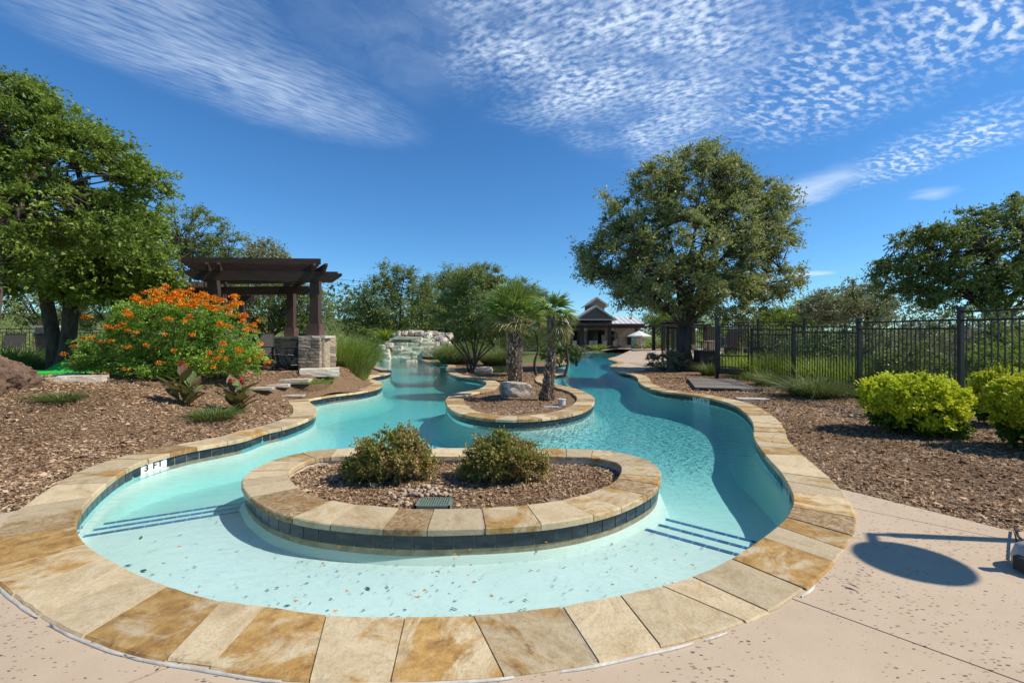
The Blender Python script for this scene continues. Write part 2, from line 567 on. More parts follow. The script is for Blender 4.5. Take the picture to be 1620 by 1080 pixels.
G_OAK = [(0.040, 0.058, 0.016), (0.082, 0.112, 0.028), (0.125, 0.155, 0.048), (0.20, 0.215, 0.095)]
G_OAKG = [(0.036, 0.062, 0.012), (0.085, 0.135, 0.020), (0.14, 0.20, 0.032), (0.23, 0.27, 0.07)]
G_GREY = [(0.075, 0.088, 0.036), (0.13, 0.145, 0.070), (0.20, 0.205, 0.12), (0.31, 0.30, 0.21)]
G_HILL = [(0.07, 0.11, 0.065), (0.10, 0.15, 0.08), (0.13, 0.18, 0.095)]
M['leaf_center'] = leaf_mat('live_oak_leaves', [(0.055, 0.066, 0.022), (0.11, 0.125, 0.042), (0.18, 0.185, 0.085), (0.32, 0.29, 0.18)], 0.35, k=2.0)
M['leaf_left'] = leaf_mat('green_oak_leaves', G_OAKG, 0.35, k=1.75)
M['leaf_oak'] = leaf_mat('oak_leaves', G_OAK, 0.3, k=1.8)
M['leaf_grey'] = leaf_mat('grey_green_leaves', G_GREY, 0.25, k=1.5)
M['leaf_bright'] = leaf_mat('bright_brush_leaves', [(0.06, 0.10, 0.015), (0.15, 0.22, 0.03), (0.28, 0.34, 0.06)], 0.4, k=1.3)
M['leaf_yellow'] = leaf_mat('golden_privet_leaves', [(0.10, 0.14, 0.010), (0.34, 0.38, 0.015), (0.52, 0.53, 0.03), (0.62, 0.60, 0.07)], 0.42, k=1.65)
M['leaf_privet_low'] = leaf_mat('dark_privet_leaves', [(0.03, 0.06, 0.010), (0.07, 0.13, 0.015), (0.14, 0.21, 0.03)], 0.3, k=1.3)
M['leaf_abelia'] = leaf_mat('abelia_leaves', [(0.045, 0.070, 0.012), (0.10, 0.135, 0.022), (0.22, 0.20, 0.05), (0.30, 0.16, 0.07), (0.46, 0.30, 0.22)], 0.3, 2.5, k=1.4)
M['leaf_poinciana'] = leaf_mat('feathery_leaves', [(0.038, 0.080, 0.016), (0.085, 0.165, 0.024), (0.17, 0.27, 0.035), (0.29, 0.38, 0.06)], 0.35, 1.2, k=1.7)
M['flower_orange'] = leaf_mat('orange_petals', [(0.55, 0.085, 0.003), (0.80, 0.18, 0.004), (0.88, 0.30, 0.008), (0.90, 0.48, 0.02)], 0.25, 6)
M['flower_red'] = leaf_mat('red_petals', [(0.45, 0.01, 0.02), (0.65, 0.03, 0.04)], 0.25)
M['canna'] = leaf_mat('bronze_canna_leaves', [(0.030, 0.030, 0.018), (0.075, 0.048, 0.025), (0.10, 0.035, 0.030)], 0.25, 3, 0.3, k=1.5)
M['canna_green'] = leaf_mat('green_canna_leaves', [(0.04, 0.07, 0.020), (0.08, 0.12, 0.03), (0.12, 0.15, 0.05)], 0.25, 3, 0.3, k=1.5)
M['grass_tall'] = leaf_mat('grass_blades', [(0.055, 0.105, 0.016), (0.12, 0.20, 0.030), (0.22, 0.29, 0.06), (0.42, 0.38, 0.17)], 0.3, 2, k=1.3)
M['grass_pale'] = leaf_mat('pale_grass_blades', [(0.07, 0.10, 0.035), (0.15, 0.19, 0.070), (0.26, 0.29, 0.12)], 0.3, 2)
M['grass_lawn'] = leaf_mat('brush_grass_blades', [(0.08, 0.14, 0.015), (0.18, 0.27, 0.03), (0.32, 0.40, 0.05)], 0.35, 1.2)
M['liriope'] = leaf_mat('dark_grass_blades', [(0.035, 0.060, 0.020), (0.075, 0.12, 0.030), (0.15, 0.19, 0.06)], 0.2, 2, k=1.3)
M['palm_green'] = leaf_mat('palm_fronds', [(0.055, 0.11, 0.022), (0.13, 0.21, 0.045), (0.25, 0.31, 0.10)], 0.3, 1.5, k=1.35)
M['palm_dry'] = leaf_mat('yellowing_fronds', [(0.12, 0.12, 0.035), (0.27, 0.24, 0.09), (0.38, 0.32, 0.16)], 0.25, 1.5)
M['boot'] = leaf_mat('palm_boots', [(0.05, 0.035, 0.024), (0.15, 0.105, 0.068), (0.34, 0.25, 0.16), (0.60, 0.49, 0.34)], 0.0, 5, k=1.3)
M['dry_twig'] = basic('dry_twigs', (0.36, 0.27, 0.18), (0.25, 0.18, 0.12), 5, 0.9)
M['chip'] = leaf_mat('wood_chips', [(0.070, 0.040, 0.022), (0.19, 0.115, 0.062), (0.30, 0.195, 0.115), (0.42, 0.30, 0.19), (0.62, 0.50, 0.36)], 0.0, 0.5, gloss=-0.33, k=1.25)
M['hill'] = leaf_mat('hill_foliage', G_HILL, 0.2, 0.05)

# pool plaster
m, q = new_mat('pool_plaster')
t = q.n('ShaderNodeTexCoord').outputs['Object']
nz = q.noise(t, 1.1, 6, 0.68, 0.5)
col = q.mix(q.rng(nz, 0.3, 0.7), (0.58, 0.66, 0.63), (0.51, 0.61, 0.575))
col = q.mix(q.rng(q.noise(t, 9, 6, 0.75, 0.4), 0.58, 0.75, 0.0, 0.22), col, (0.42, 0.51, 0.45))
M['plaster'] = finish(m, q, col, 0.85, q.noise(t, 40, 3, 0.6), 0.1, 0.005)

# dark blue waterline tile
m, q = new_mat('slate_blue_tile')
t = q.n('ShaderNodeTexCoord').outputs['Object']
oi = q.n('ShaderNodeObjectInfo').outputs['Random']
off = q.n('ShaderNodeCombineXYZ', {0: q.math('MULTIPLY', oi, 37.0), 1: q.math('MULTIPLY', oi, 91.0), 2: 0.0}).outputs[0]
nz = q.noise(q.vmath('MULTIPLY', q.vmath('ADD', t, off), (6, 6, 22)), 1.0, 6, 0.6, 0.6)
col = q.ramp(nz, [(0.3, (0.006, 0.010, 0.014)), (0.5, (0.016, 0.026, 0.036)), (0.62, (0.035, 0.045, 0.045)), (0.8, (0.075, 0.07, 0.05))])
M['tile'] = finish(m, q, col, 0.25, nz, 0.3, 0.004)
M['tile_step'] = basic('navy_step_tile', (0.015, 0.07, 0.24), (0.02, 0.11, 0.28), 9, 0.3, 20, 0.1, objrand=0.3)

# water
m, q = new_mat('pool_water')
pos = q.n('ShaderNodeNewGeometry').outputs['Position']
psx = q.n('ShaderNodeSeparateXYZ', {0: pos})
p1 = q.vmath('MULTIPLY', pos, (1.0, 1.9, 1.0))
n1 = q.noise(p1, 5.5, 4, 0.55, 0.5)
n2 = q.noise(p1, 16.0, 3, 0.55, 0.3)
# the right hand channel is riffled by its current, the left arm is nearly calm
right = q.rng(q.math('ADD', psx.outputs[0], q.math('MULTIPLY', q.noise(pos, 0.35, 2, 0.5), 2.0)), -0.4, 1.6, 0.0, 1.0, True)
far_ = q.rng(psx.outputs[1], 5.0, 9.0, 0.0, 1.0, True)
rp = q.math('MULTIPLY', right, far_)
amp = q.math('ADD', 0.11, q.math('MULTIPLY', rp, 0.62))
h = q.math('MULTIPLY', q.math('ADD', n1, q.math('MULTIPLY', n2, 0.3)), amp)
bp = q.n('ShaderNodeBump', {'Height': h, 'Strength': 1.0, 'Distance': 0.06})
fr = q.n('ShaderNodeFresnel', {'IOR': 1.33, 'Normal': bp.outputs[0]})
tr = q.n('ShaderNodeBsdfTransparent', {'Color': (1, 1, 1, 1)})
gl = q.n('ShaderNodeBsdfGlossy', {'Color': (1, 1, 1, 1), 'Roughness': 0.03, 'Normal': bp.outputs[0]})
mx = q.n('ShaderNodeMixShader', {0: fr.outputs[0], 1: tr.outputs[0], 2: gl.outputs[0]})
va = q.n('ShaderNodeVolumeAbsorption', {'Color': (0.0, 0.80, 0.85, 1), 'Density': 0.47})
q.n('ShaderNodeOutputMaterial', {'Surface': mx.outputs[0], 'Volume': va.outputs[0]})
M['water'] = m

# acrylic pool deck with pitted texture
m, q = new_mat('pitted_pool_deck')
t = q.n('ShaderNodeTexCoord').outputs['Object']
wn = q.noise(t, 0.9, 5, 0.6)
col = q.mix(q.rng(wn, 0.3, 0.7), (0.51, 0.40, 0.275), (0.45, 0.345, 0.235))
col = q.mix(q.rng(q.noise(t, 5, 5, 0.65), 0.4, 0.75, 0.0, 0.4), col, (0.56, 0.455, 0.33))
tv = q.vmath('ADD', t, q.vmath('MULTIPLY', q.n('ShaderNodeTexNoise', {'Vector': t, 'Scale': 30.0, 'Detail': 2.0}).outputs[1], (0.02, 0.02, 0)))
vo = q.n('ShaderNodeTexVoronoi', {'Vector': q.vmath('MULTIPLY', tv, (0.55, 1.3, 1)), 'Scale': 50.0, 'Randomness': 1.0})
vr = q.n('ShaderNodeSeparateColor', {0: vo.outputs['Color']})
thr = q.math('MULTIPLY', q.rng(vr.outputs[0], 0.15, 1.0, 0.04, 0.42), q.rng(q.noise(t, 1.7, 4, 0.6), 0.36, 0.58, 0.35, 1.0))
pit = q.rng(q.math('SUBTRACT', thr, vo.outputs['Distance']), -0.005, 0.025, 0.0, 1.0, True)
col = q.mix(q.math('MULTIPLY', pit, q.rng(vr.outputs[1], 0, 1, 0.35, 1.0)), col, (0.085, 0.06, 0.042))
gr = q.noise(t, 170, 5, 0.75)
col = q.mix(q.rng(gr, 0.42, 0.62, 0.22, 0.0), col, (0.33, 0.245, 0.165))
col = q.mix(q.rng(q.noise(t, 0.55, 6, 0.7, 0.8), 0.52, 0.66, 0.0, 0.22), col, (0.33, 0.255, 0.18))
hb = q.math('SUBTRACT', q.math('MULTIPLY', gr, 0.5), pit)
M['deck'] = finish(m, q, col, 0.82, hb, 0.5, 0.006, 0, 0.3)

# mulch ground and rough lawn
m, q = new_mat('mulch_ground')
t = q.n('ShaderNodeTexCoord').outputs['Object']
a = q.noise(t, 28, 6, 0.75, 0.8)
b = q.noise(t, 0.6, 4, 0.6)
col = q.ramp(a, [(0.30, (0.075, 0.043, 0.024)), (0.47, (0.20, 0.125, 0.070)), (0.60, (0.33, 0.22, 0.13)), (0.72, (0.50, 0.37, 0.24))])
col = q.mix(q.rng(b, 0.35, 0.65, 0.0, 0.35), col, (0.13, 0.080, 0.045))
M['mulch'] = finish(m, q, col, 0.95, a, 1.0, 0.04, 0, 0.2)
m, q = new_mat('rough_lawn')
t = q.n('ShaderNodeTexCoord').outputs['Object']
a = q.noise(t, 6, 6, 0.7)
b = q.noise(t, 0.15, 4, 0.6)
col = q.ramp(a, [(0.3, (0.045, 0.065, 0.014)), (0.5, (0.10, 0.145, 0.026)), (0.7, (0.19, 0.21, 0.07))])
col = q.mix(q.rng(b, 0.4, 0.7, 0.0, 0.5), col, (0.17, 0.14, 0.08))
M['lawn'] = finish(m, q, col, 0.95, a, 0.8, 0.08, 0, 0.2)
M['deck_far'] = M['deck']

# ------------------------------------------------------------------ outlines (measured on the coping's top inner edge)
POOL_PX = [(640, 977), (527, 975), (433, 963), (330, 948), (233, 917), (167, 885), (133, 863), (118, 844), (116, 827), (123, 808),
           (140, 787), (167, 762), (200, 740), (237, 725), (300, 709), (380, 694), (417, 682), (448.5, 675), (476, 666), (495, 657),
           (500, 649), (496, 641), (488, 635), (490, 631), (506, 628), (528, 624.5), (565, 620), (587, 616), (600, 612), (605, 607),
           (598, 602.5), (586, 599), (591, 595), (611, 591.5), (619, 588), (615, 584.5), (602, 581), (592, 577), (590, 573.5),
           (594, 569.5), (610, 568), (660, 568), (672, 571), (684, 574.6), (702, 575.8), (709, 578), (706, 582), (708, 588), (717, 593),
           (737, 597), (760, 600.5), (770, 605), (766, 611), (756, 615.5), (739, 618.5), (718, 622.6), (706, 631), (708, 640.5),
           (718, 649.5), (736, 656), (764, 660.5), (801, 663), (838, 662.5), (868, 660), (898, 655.5), (923, 648.5), (937, 639),
           (939, 629), (929, 621.7), (911, 615), (890, 609.5), (872, 604.5), (864, 600), (866, 595.5), (876, 592.5), (889, 590.5),
           (896, 588), (896, 585), (888, 582.7), (878, 580.8), (877, 578.5), (888, 576.3), (898, 574), (900, 571.5), (893, 569),
           (886, 567.5), (888, 565.7), (898, 564.3), (901, 563), (896, 561.8), (884, 561), (879, 559.8), (890, 558.6), (910, 558.1), (950, 558),
           (980, 558.4), (1000, 559.4), (996, 561.3), (978, 563.5), (964, 566), (964, 569), (974, 571.6), (978, 573.6), (969, 576.5),
           (966, 580.5), (970, 584.5), (981, 588.8), (1000, 592.5), (1009, 597.5), (1011, 604), (1021, 610.5), (1037, 616.5),
           (1064, 620.5), (1090, 623.5), (1119, 628.5), (1143, 634), (1164, 641.5), (1180, 652.6), (1191, 666), (1194, 678.5),
           (1194, 690), (1202, 705), (1217, 724), (1236, 745), (1250, 766), (1257, 782), (1258, 797), (1252, 811), (1240, 826),
           (1220, 843), (1193, 863), (1160, 884), (1120, 905), (1070, 922), (1007, 938), (940, 950), (873, 962), (767, 973)]
ISL_PX = [(387, 769), (400, 786), (428, 804), (475.5, 819), (535.5, 828), (613, 834), (695, 835), (793, 831.5), (858, 826.7),
          (905, 820), (947, 811), (984, 799.5), (1019, 783), (1037, 769), (1043, 753), (1038, 738), (1018, 725.5), (984, 716.7),
          (951, 712), (900, 709.5), (820, 708.6), (740, 708.6), (650, 708.8), (570, 708.8), (522, 710.5), (487, 714.4),
          (447, 723), (415, 735.5), (395.5, 747), (386, 758)]
Dm = lambda px, py: G(px, py)[1]
pool_ctrl = [G(x, y) for x, y in POOL_PX]
pool_sm = catmull(pool_ctrl, True, 8)
POOL = np.array(resample(pool_sm, True, lambda y: 0.06 if y < 8 else (0.12 if y < 16 else (0.3 if y < 30 else 0.8))))
if area2(POOL) > 0:
    POOL = POOL[::-1].copy()
# clockwise -> left-hand side is outside; make outward normals
NP = -normals2d(POOL)
ISL = np.array(resample(catmull([G(x, y) for x, y in ISL_PX], True, 8), True, lambda y: 0.05))
if area2(ISL) < 0:
    ISL = ISL[::-1].copy()
NI = normals2d(ISL)                     # counter-clockwise: right-hand normal points outwards
WATER_Z = -0.145
CW = 0.42                               # coping width


def smooth(x, a, b):
    t = np.clip((x - a) / (b - a), 0, 1)
    return t * t * (3 - 2 * t)


PENIN = [(-2.5, 8.5), (-2.5, 11), (-3.0, 16), (-4.3, 25), (-4.0, 31), (4.9, 31), (4.6, 26), (3.4, 20), (3.1, 13), (2.8, 9), (0, 7.6)]


def height(X, Y):
    X = np.asarray(X, float)
    Y = np.asarray(Y, float)
    d = dist_to(POOL[::2], X, Y)
    left = smooth(-X, 2.6, 4.4) * smooth(Y, 4.5, 8.0) * (1 - smooth(Y, 17, 26))
    sY = smooth(Y, 8.5, 12)
    h = -0.02 + 0.60 * smooth(d, 0.6 - 0.15 * sY, 4.6 - 3.35 * sY) * left
    h = h + 0.5 * smooth(Y, 27, 42) * smooth(X, 9, 13)
    # bump of noise in the beds
    h = h + 0.02 * np.sin(X * 2.1 + 1.3 * np.sin(Y * 1.7)) * np.cos(Y * 1.9 + X) * smooth(d, 0.6, 1.5)
    pen = inside(PENIN, X, Y)
    h = np.where(pen, -0.03 - 0.06 * smooth(d, 0.3, 0.5) * (1 - smooth(Y, 13, 20)), h)

    gb = np.exp(-((X + 5.7) / 0.75) ** 2 - ((Y - 12.45) / 0.75) ** 2)
    h = h + np.maximum(0.56 - h, 0) * np.minimum(1, gb * 1.5)
    # hills far off
    r = np.hypot(X, Y)
    h = h + smooth(r, 90, 260) * (6 + 9 * np.exp(-((X + 120) / 70.0) ** 2)) * smooth(Y, -50, 60)
    return h


def h1(x, y):
    return float(height(np.array([x]), np.array([y]))[0])


def GT(px, py):
    """ray of a photo pixel against the terrain"""
    d0, d1 = 2.0, 80.0
    D = np.concatenate([np.linspace(2, 30, 500), np.linspace(30.2, 100, 200)])
    X = (px - CX) / F * D
    Z = CAMZ + (CY - py) / F * D
    H = height(X, D)
    k = np.argmax(Z < H)
    return (float(X[k]), float(D[k]), float(H[k]))


# ------------------------------------------------------------------ ground, one constrained triangulation cut into zones
SLAB_EDGE = [(-4.12, 3.84), (-4.3, 3.6), (-6, 2.9), (-30, 2.0)]
Z_DECK = [(-30, -8), (30, -8), (30, 4.6), (8.3, 3.75), (6, 3.42), (3.73, 3.38), (3.17, 4.34), (2.2, 5.0), (0, 3.2), (-3, 4.4)] + SLAB_EDGE
Z_ML = SLAB_EDGE[::-1][0:0] + [(-30, 2.0), (-6, 2.9), (-4.3, 3.6), (-4.12, 3.84), (-3, 4.4), (-2.5, 6), (-2.5, 8), (-3, 12), (-5, 25), (-6.6, 35), (-7.5, 35),
        (-8.5, 26), (-8.5, 20), (-9.5, 14), (-13, 13), (-30, 13)]
Z_MR = [(3.17, 4.34), (3.73, 3.38), (6, 3.42), (8.3, 3.75), (8.5, 8.4), (8.56, 11.1), (8.63, 13.8), (8.9, 16.9), (8.7, 18), (10, 18.5), (10, 24.5),
        (7.2, 24.5), (6.4, 22), (5.6, 21.3), (5.0, 21.0), (3.9, 15.2), (3.5, 12), (3.4, 8), (2.9, 6), (2.2, 5.0)]
Z_DB = [(5.0, 21.0), (5.6, 21.3), (6.4, 22), (7.2, 24.5), (10, 24.5), (10, 18.5), (28, 18.5), (28, 63), (-10, 63), (-10, 60.5), (5.0, 60.5), (7.0, 56), (6.6, 46),
        (6.5, 40), (5.6, 34), (4.9, 27)]
ZONES = [('pool_deck_front', Z_DECK), ('mulch_bed_west', Z_ML), ('mulch_bed_east', Z_MR), ('pool_deck_back', Z_DB), ('mulch_bed_middle', PENIN)]
pts, edges = [], []


def ring(P):
    b = len(pts)
    pts.extend((float(x), float(y)) for x, y in P)
    edges.extend((b + i, b + (i + 1) % len(P)) for i in range(len(P)))


ring(POOL)
for _, z in ZONES:
    zz = []
    for (ax, ay), (bx, by) in zip(z, z[1:] + z[:1]):
        n = max(1, int(math.hypot(bx - ax, by - ay) / 1.0))
        zz += [(ax + (bx - ax) * k / n, ay + (by - ay) * k / n) for k in range(n)]
    ring(zz)
gx, gy = np.meshgrid(np.arange(-14, 14.1, 0.45), np.arange(1.2, 30, 0.45))
gx = gx.ravel() + np.random.RandomState(3).uniform(-.12, .12, gx.size)
gy = gy.ravel() + np.random.RandomState(4).uniform(-.12, .12, gy.size)
ok = (dist_to(POOL[::2], gx, gy) > 0.15) & ~inside(POOL, gx, gy)
pts += list(zip(gx[ok].tolist(), gy[ok].tolist()))
for s, r0, r1 in ((4.0, 32, 100), (18, 100, 520)):
    g = np.arange(-r1, r1 + 1, s)
    ax_, ay_ = np.meshgrid(g, g)
    ax_, ay_ = ax_.ravel(), ay_.ravel()
    k = (np.maximum(abs(ax_), abs(ay_)) > r0 - 2) if s > 4 else ((abs(ax_) > 15) | (ay_ < -1) | (ay_ > 31))
    pts += list(zip(ax_[k].tolist(), ay_[k].tolist()))
vco, _, tri, _, _, _ = delaunay_2d_cdt([Vector(p) for p in pts], edges, [], 0, 1e-5)
V2 = np.array([(p.x, p.y) for p in vco])
TR = np.array([t for t in tri if len(t) == 3])
cen = V2[TR].mean(1)
drop = inside(POOL, cen[:, 0], cen[:, 1])
near = (cen[:, 1] < 65) & (abs(cen[:, 0]) < 30)
HV = height(V2[:, 0], V2[:, 1])
zone = np.full(len(TR), -1)
for i, (_, z) in enumerate(ZONES):
    zone[inside(z, cen[:, 0], cen[:, 1]) & (zone < 0)] = i
zone[drop] = -9


def ground_obj(name, sel, zf, mat):
    T = TR[sel]
    idx, inv = np.unique(T, return_inverse=True)
    z = zf(idx)
    me = bpy.data.meshes.new(name)
    me.from_pydata([(V2[i, 0], V2[i, 1], float(zz)) for i, zz in zip(idx, z)], [], inv.reshape(-1, 3).tolist())
    bm = bmesh.new()
    bm.from_mesh(me)
    bmesh.ops.recalc_face_normals(bm, faces=bm.faces)
    if sum(f.normal.z for f in bm.faces) < 0:
        bmesh.ops.reverse_faces(bm, faces=bm.faces)
    bm.to_mesh(me)
    bm.free()
    me.polygons.foreach_set('use_smooth', [True] * len(me.polygons))
    me.materials.append(mat)
    o = bpy.data.objects.new(name, me)
    link(o)
    return tag(o, kind='structure')


ground_obj('lawn_ground', zone == -1, lambda i: HV[i], M['lawn'])
ground_obj('mulch_bed_west', zone == 1, lambda i: HV[i], M['mulch'])
ground_obj('mulch_bed_east', zone == 2, lambda i: HV[i], M['mulch'])
ground_obj('mulch_bed_middle', zone == 4, lambda i: HV[i], M['mulch'])
ground_obj('pool_terrace', zone == 3, lambda i: 0.5 * smooth(V2[i, 1], 27, 42) * smooth(V2[i, 0], 9, 13) - 0.012, M['deck_far'])


# deck slabs cut by their joints
def clip(polys, p, d, side, gap=0.005):
    nx, ny = -d[1] * side, d[0] * side
    out = []
    for poly in polys:
        res = []
        n = len(poly)
        ds = [(x - p[0]) * nx + (y - p[1]) * ny - gap for x, y in poly]
        for i in range(n):
            a, b = poly[i], poly[(i + 1) % n]
            da, db = ds[i], ds[(i + 1) % n]
            if da >= 0:
                res.append(a)
            if (da >= 0) != (db >= 0):
                t = da / (da - db)
                res.append((a[0] + (b[0] - a[0]) * t, a[1] + (b[1] - a[1]) * t))
        if len(res) >= 3:
            out.append(res)
    return out


def ln(a, b):
    A, B = G(*a), G(*b)
    d = Vector((B[0] - A[0], B[1] - A[1])).normalized()
    return A, (d.x, d.y)


dT = TR[zone == 0]
dtris = [[tuple(V2[i]) for i in t] for t in dT]
near_t = [t for t in dtris if max(abs(x) for x, y in t) < 9 and min(y for x, y in t) > -2]
far_t = [t for t in dtris if not (max(abs(x) for x, y in t) < 9 and min(y for x, y in t) > -2)]
J1 = ln((1253, 943), (1620, 1075))
J2 = ln((1345, 800), (1600, 852))
J3 = ln((1605, 840), (1620, 890))
J4 = ln((0, 985), (50, 970))
J5 = ln((203, 1075), (267, 1050))
A_ = clip(near_t, *J1, 1)
B_ = clip(near_t, *J1, -1)
cells_ = []
for s2 in (1, -1):
    for s3 in (1, -1):
        cells_.append(clip(clip(A_, *J2, s2), *J3, s3))
for s4 in (1, -1):
    for s5 in (1, -1):
        cells_.append(clip(clip(B_, *J4, s4), *J5, s5))
deck = empty('pool_deck', (0, 0, 0), kind='structure')
for polys in cells_ + [far_t]:
    if not polys:
        continue
    bm = bmesh.new()
    for p in polys:
        try:
            bm.faces.new([bm.verts.new((x, y, -0.012)) for x, y in p])
        except ValueError:
            pass
    bmesh.ops.remove_doubles(bm, verts=bm.verts, dist=1e-4)
    bmesh.ops.dissolve_degenerate(bm, dist=1e-5, edges=bm.edges)
    bmesh.ops.recalc_face_normals(bm, faces=bm.faces)
    if sum(f.normal.z * f.calc_area() for f in bm.faces) < 0:
        bmesh.ops.reverse_faces(bm, faces=bm.faces)
    be = [e for e in bm.edges if e.is_boundary]
    r = bmesh.ops.extrude_edge_only(bm, edges=be)
    for vv in r['geom']:
        if isinstance(vv, bmesh.types.BMVert):
            vv.co.z -= 0.05
    me = bpy.data.meshes.new('concrete_slab')
    bm.to_mesh(me)
    bm.free()
    me.materials.append(M['deck'])
    link(bpy.data.objects.new('concrete_slab', me), deck)
fill = MB().box((0, -1.5, -0.04), (18, 6, 0.03))
# joint filler lies under the slabs only where there is ground
fb = MB()
for p in near_t:
    fb.add([(x, y, -0.045) for x, y in p], [tuple(range(len(p)))])
fb.obj('joint_filler', basic('dark_joint_filler', (0.05, 0.04, 0.032), rough=0.95), deck)

# white sealant strip round the outside of the coping, in broken lengths
k0 = [i for i in range(len(POOL)) if POOL[i][1] < 3.9]


def sealant(i0, i1, wdt):
    b = MB()
    n = len(POOL)
    ids = [(i0 + k) % n for k in range((i1 - i0) % n + 1)]
    vs = []
    for k, i in enumerate(ids):
        e = math.sin(math.pi * k / max(1, len(ids) - 1)) ** 0.3
        ww = wdt * e * rnd.uniform(0.7, 1.25)
        c = POOL[i] + NP[i] * (CW + 0.020)
        for s, z in ((-0.5, -0.010), (0, 0.003), (0.5, -0.010)):
            q_ = c + NP[i] * ww * s
            vs.append((q_[0], q_[1], z))
    fs = []
    for k in range(len(ids) - 1):
        for j in range(2):
            fs.append((k * 3 + j, k * 3 + j + 1, k * 3 + j + 4, k * 3 + j + 3))
    b.add(vs, fs)
    return b.obj('sealant_strip', M['caulk'], deck, smooth=True)


def near_idx(px, py):
    x, y = G(px, py)
    d = np.hypot(POOL[:, 0] - x, POOL[:, 1] - y)
    return int(np.argmin(d))


def span(pa, pb):
    a, b = near_idx(*pa), near_idx(*pb)
    n = len(POOL)
    if (b - a) % n > n // 2:
        a, b = b, a
    return a, b


# outline order is clockwise; each run given by photo points on the coping's outer rim
for pa, pb, wd in (((120, 842), (150, 876), 0.018), ((152, 878), (215, 912), 0.022), ((240, 922), (330, 950), 0.017), ((333, 951), (520, 976), 0.016), ((560, 978), (640, 978), 0.012),
                   ((650, 978), (800, 972), 0.010), ((840, 968), (1010, 938), 0.013), ((1030, 934), (1045, 930), 0.01), ((1145, 893), (1170, 880), 0.022)):
    a, b = span(pa, pb)
    sealant(a, b, wd * 0.75)

# ------------------------------------------------------------------ coping
def build_coping(root, P, N, width, zt, skew=0.15, flip=1, min_d=0, smin=0.24, smax=0.50):
    """stones laid along the closed outline P; inner edge at P, outer edge at P + N*width"""
    n = len(P)
    seg = np.hypot(*(np.roll(P, -1, 0) - P).T)
    L = seg.sum()
    cum = np.concatenate([[0], np.cumsum(seg)])

    def at(s):
        s = s % L
        i = int(np.searchsorted(cum, s, 'right') - 1)
        i = min(i, n - 1)
        t = (s - cum[i]) / max(seg[i], 1e-9)
        j = (i + 1) % n
        p = P[i] * (1 - t) + P[j] * t
        m = N[i] * (1 - t) + N[j] * t
        return p, m / (np.linalg.norm(m) + 1e-9)
    cuts = []
    s = 0.0
    while s < L - smin:
        cuts.append((s, rnd.uniform(-skew, skew)))
        s += rnd.uniform(smin, smax)
    infos = []
    gaps = [rnd.choice((0.003, 0.004, 0.006, 0.011)) for _ in cuts]
    for k in range(len(cuts)):
        s0, k0_ = cuts[k]
        s1, k1_ = cuts[(k + 1) % len(cuts)]
        if s1 <= s0:
            s1 += L
        p, m = at((s0 + s1) / 2)
        infos.append((s0, k0_, s1, k1_, p))
    order = sorted(range(len(infos)), key=lambda i: infos[i][4][1])
    keep = set(i for i in order[:290] if infos[i][4][1] < 27)
    rest = MB()
    g = 0.0045
    for i, (s0, k0_, s1, k1_, pm) in enumerate(infos):
        m_ = 5
        far = i not in keep
        if far:
            m_ = 2
        z = zt + rnd.uniform(-0.003, 0.003)
        tilt = rnd.uniform(-0.003, 0.003)
        jit = rnd.uniform(-0.008, 0.010)
        rows = [[], [], [], [], [], []]
        ch = 0.009
        for a in range(m_ + 1):
            t = a / m_
            g0, g1 = gaps[i], gaps[(i + 1) % len(gaps)]
            sa = s0 + g0 + (s1 - s0 - g0 - g1) * t
            po, mo = at(sa)
            sb = sa + (k0_ * (1 - t) + k1_ * t)
            pq, mq = at(sb)
            inn = po - mo * 0.018
            out = pq + mq * (width + jit + rnd.uniform(-0.003, 0.003))
            dirv = out - inn
            dirv /= np.linalg.norm(dirv)
            e0 = inn + dirv * ch * rnd.uniform(0.7, 1.4)
            e1 = out - dirv * ch * rnd.uniform(0.7, 1.4)
            ed = 1.0 if 0 < a < m_ else 0.0
            zc_ = z + tilt * (t - 0.5)
            zz = zc_ - (0.0012 if ed == 0 else 0)
            rows[0].append((inn[0], inn[1], zt - 0.052))
            rows[1].append((inn[0], inn[1], zz - ch))
            rows[2].append((e0[0], e0[1], zz))
            rows[3].append((e1[0], e1[1], zz))
            rows[4].append((out[0], out[1], zz - ch))
            rows[5].append((out[0], out[1], zt - 0.052))
        vs = [p for r in rows for p in r]
        w_ = m_ + 1
        fs = []
        for r in range(5):
            for a in range(m_):
                fs.append((r * w_ + a, (r + 1) * w_ + a, (r + 1) * w_ + a + 1, r * w_ + a + 1))
        fs.append(tuple(r * w_ for r in range(6))[::-1])
        fs.append(tuple(r * w_ + m_ for r in range(6)))
        if far:
            rest.add(vs, fs)
            continue
        c = (float(pm[0]), float(pm[1]), zt)
        b = MB().add(vs, fs)
        o = bpy.data.objects.new('coping_stone', b.mesh('coping_stone', M['coping'], False, c))
        o.location = c
        link(o, root)
    if rest.v:
        o = rest.obj('coping_stones', M['coping'], root)
        tag(o, kind='stuff')
    # mortar bed under and between
    b = MB()
    vs, fs = [], []
    for i in range(n):
        a = P[i] - N[i] * 0.006
        c = P[i] + N[i] * (width - 0.012)
        vs += [(a[0], a[1], zt - 0.05), (a[0], a[1], zt - 0.009), (c[0], c[1], zt - 0.009), (c[0], c[1], zt - 0.05)]
    for i in range(n):
        j = (i + 1) % n
        for r in range(3):
            fs.append((i * 4 + r, i * 4 + r + 1, j * 4 + r + 1, j * 4 + r))
    b.add(vs, fs)
    b.obj('mortar_bed', M['mortar'], root)


pool_coping = empty('pool_coping', (0, 0, 0), kind='structure')
build_coping(pool_coping, POOL, NP, CW, 0.0)

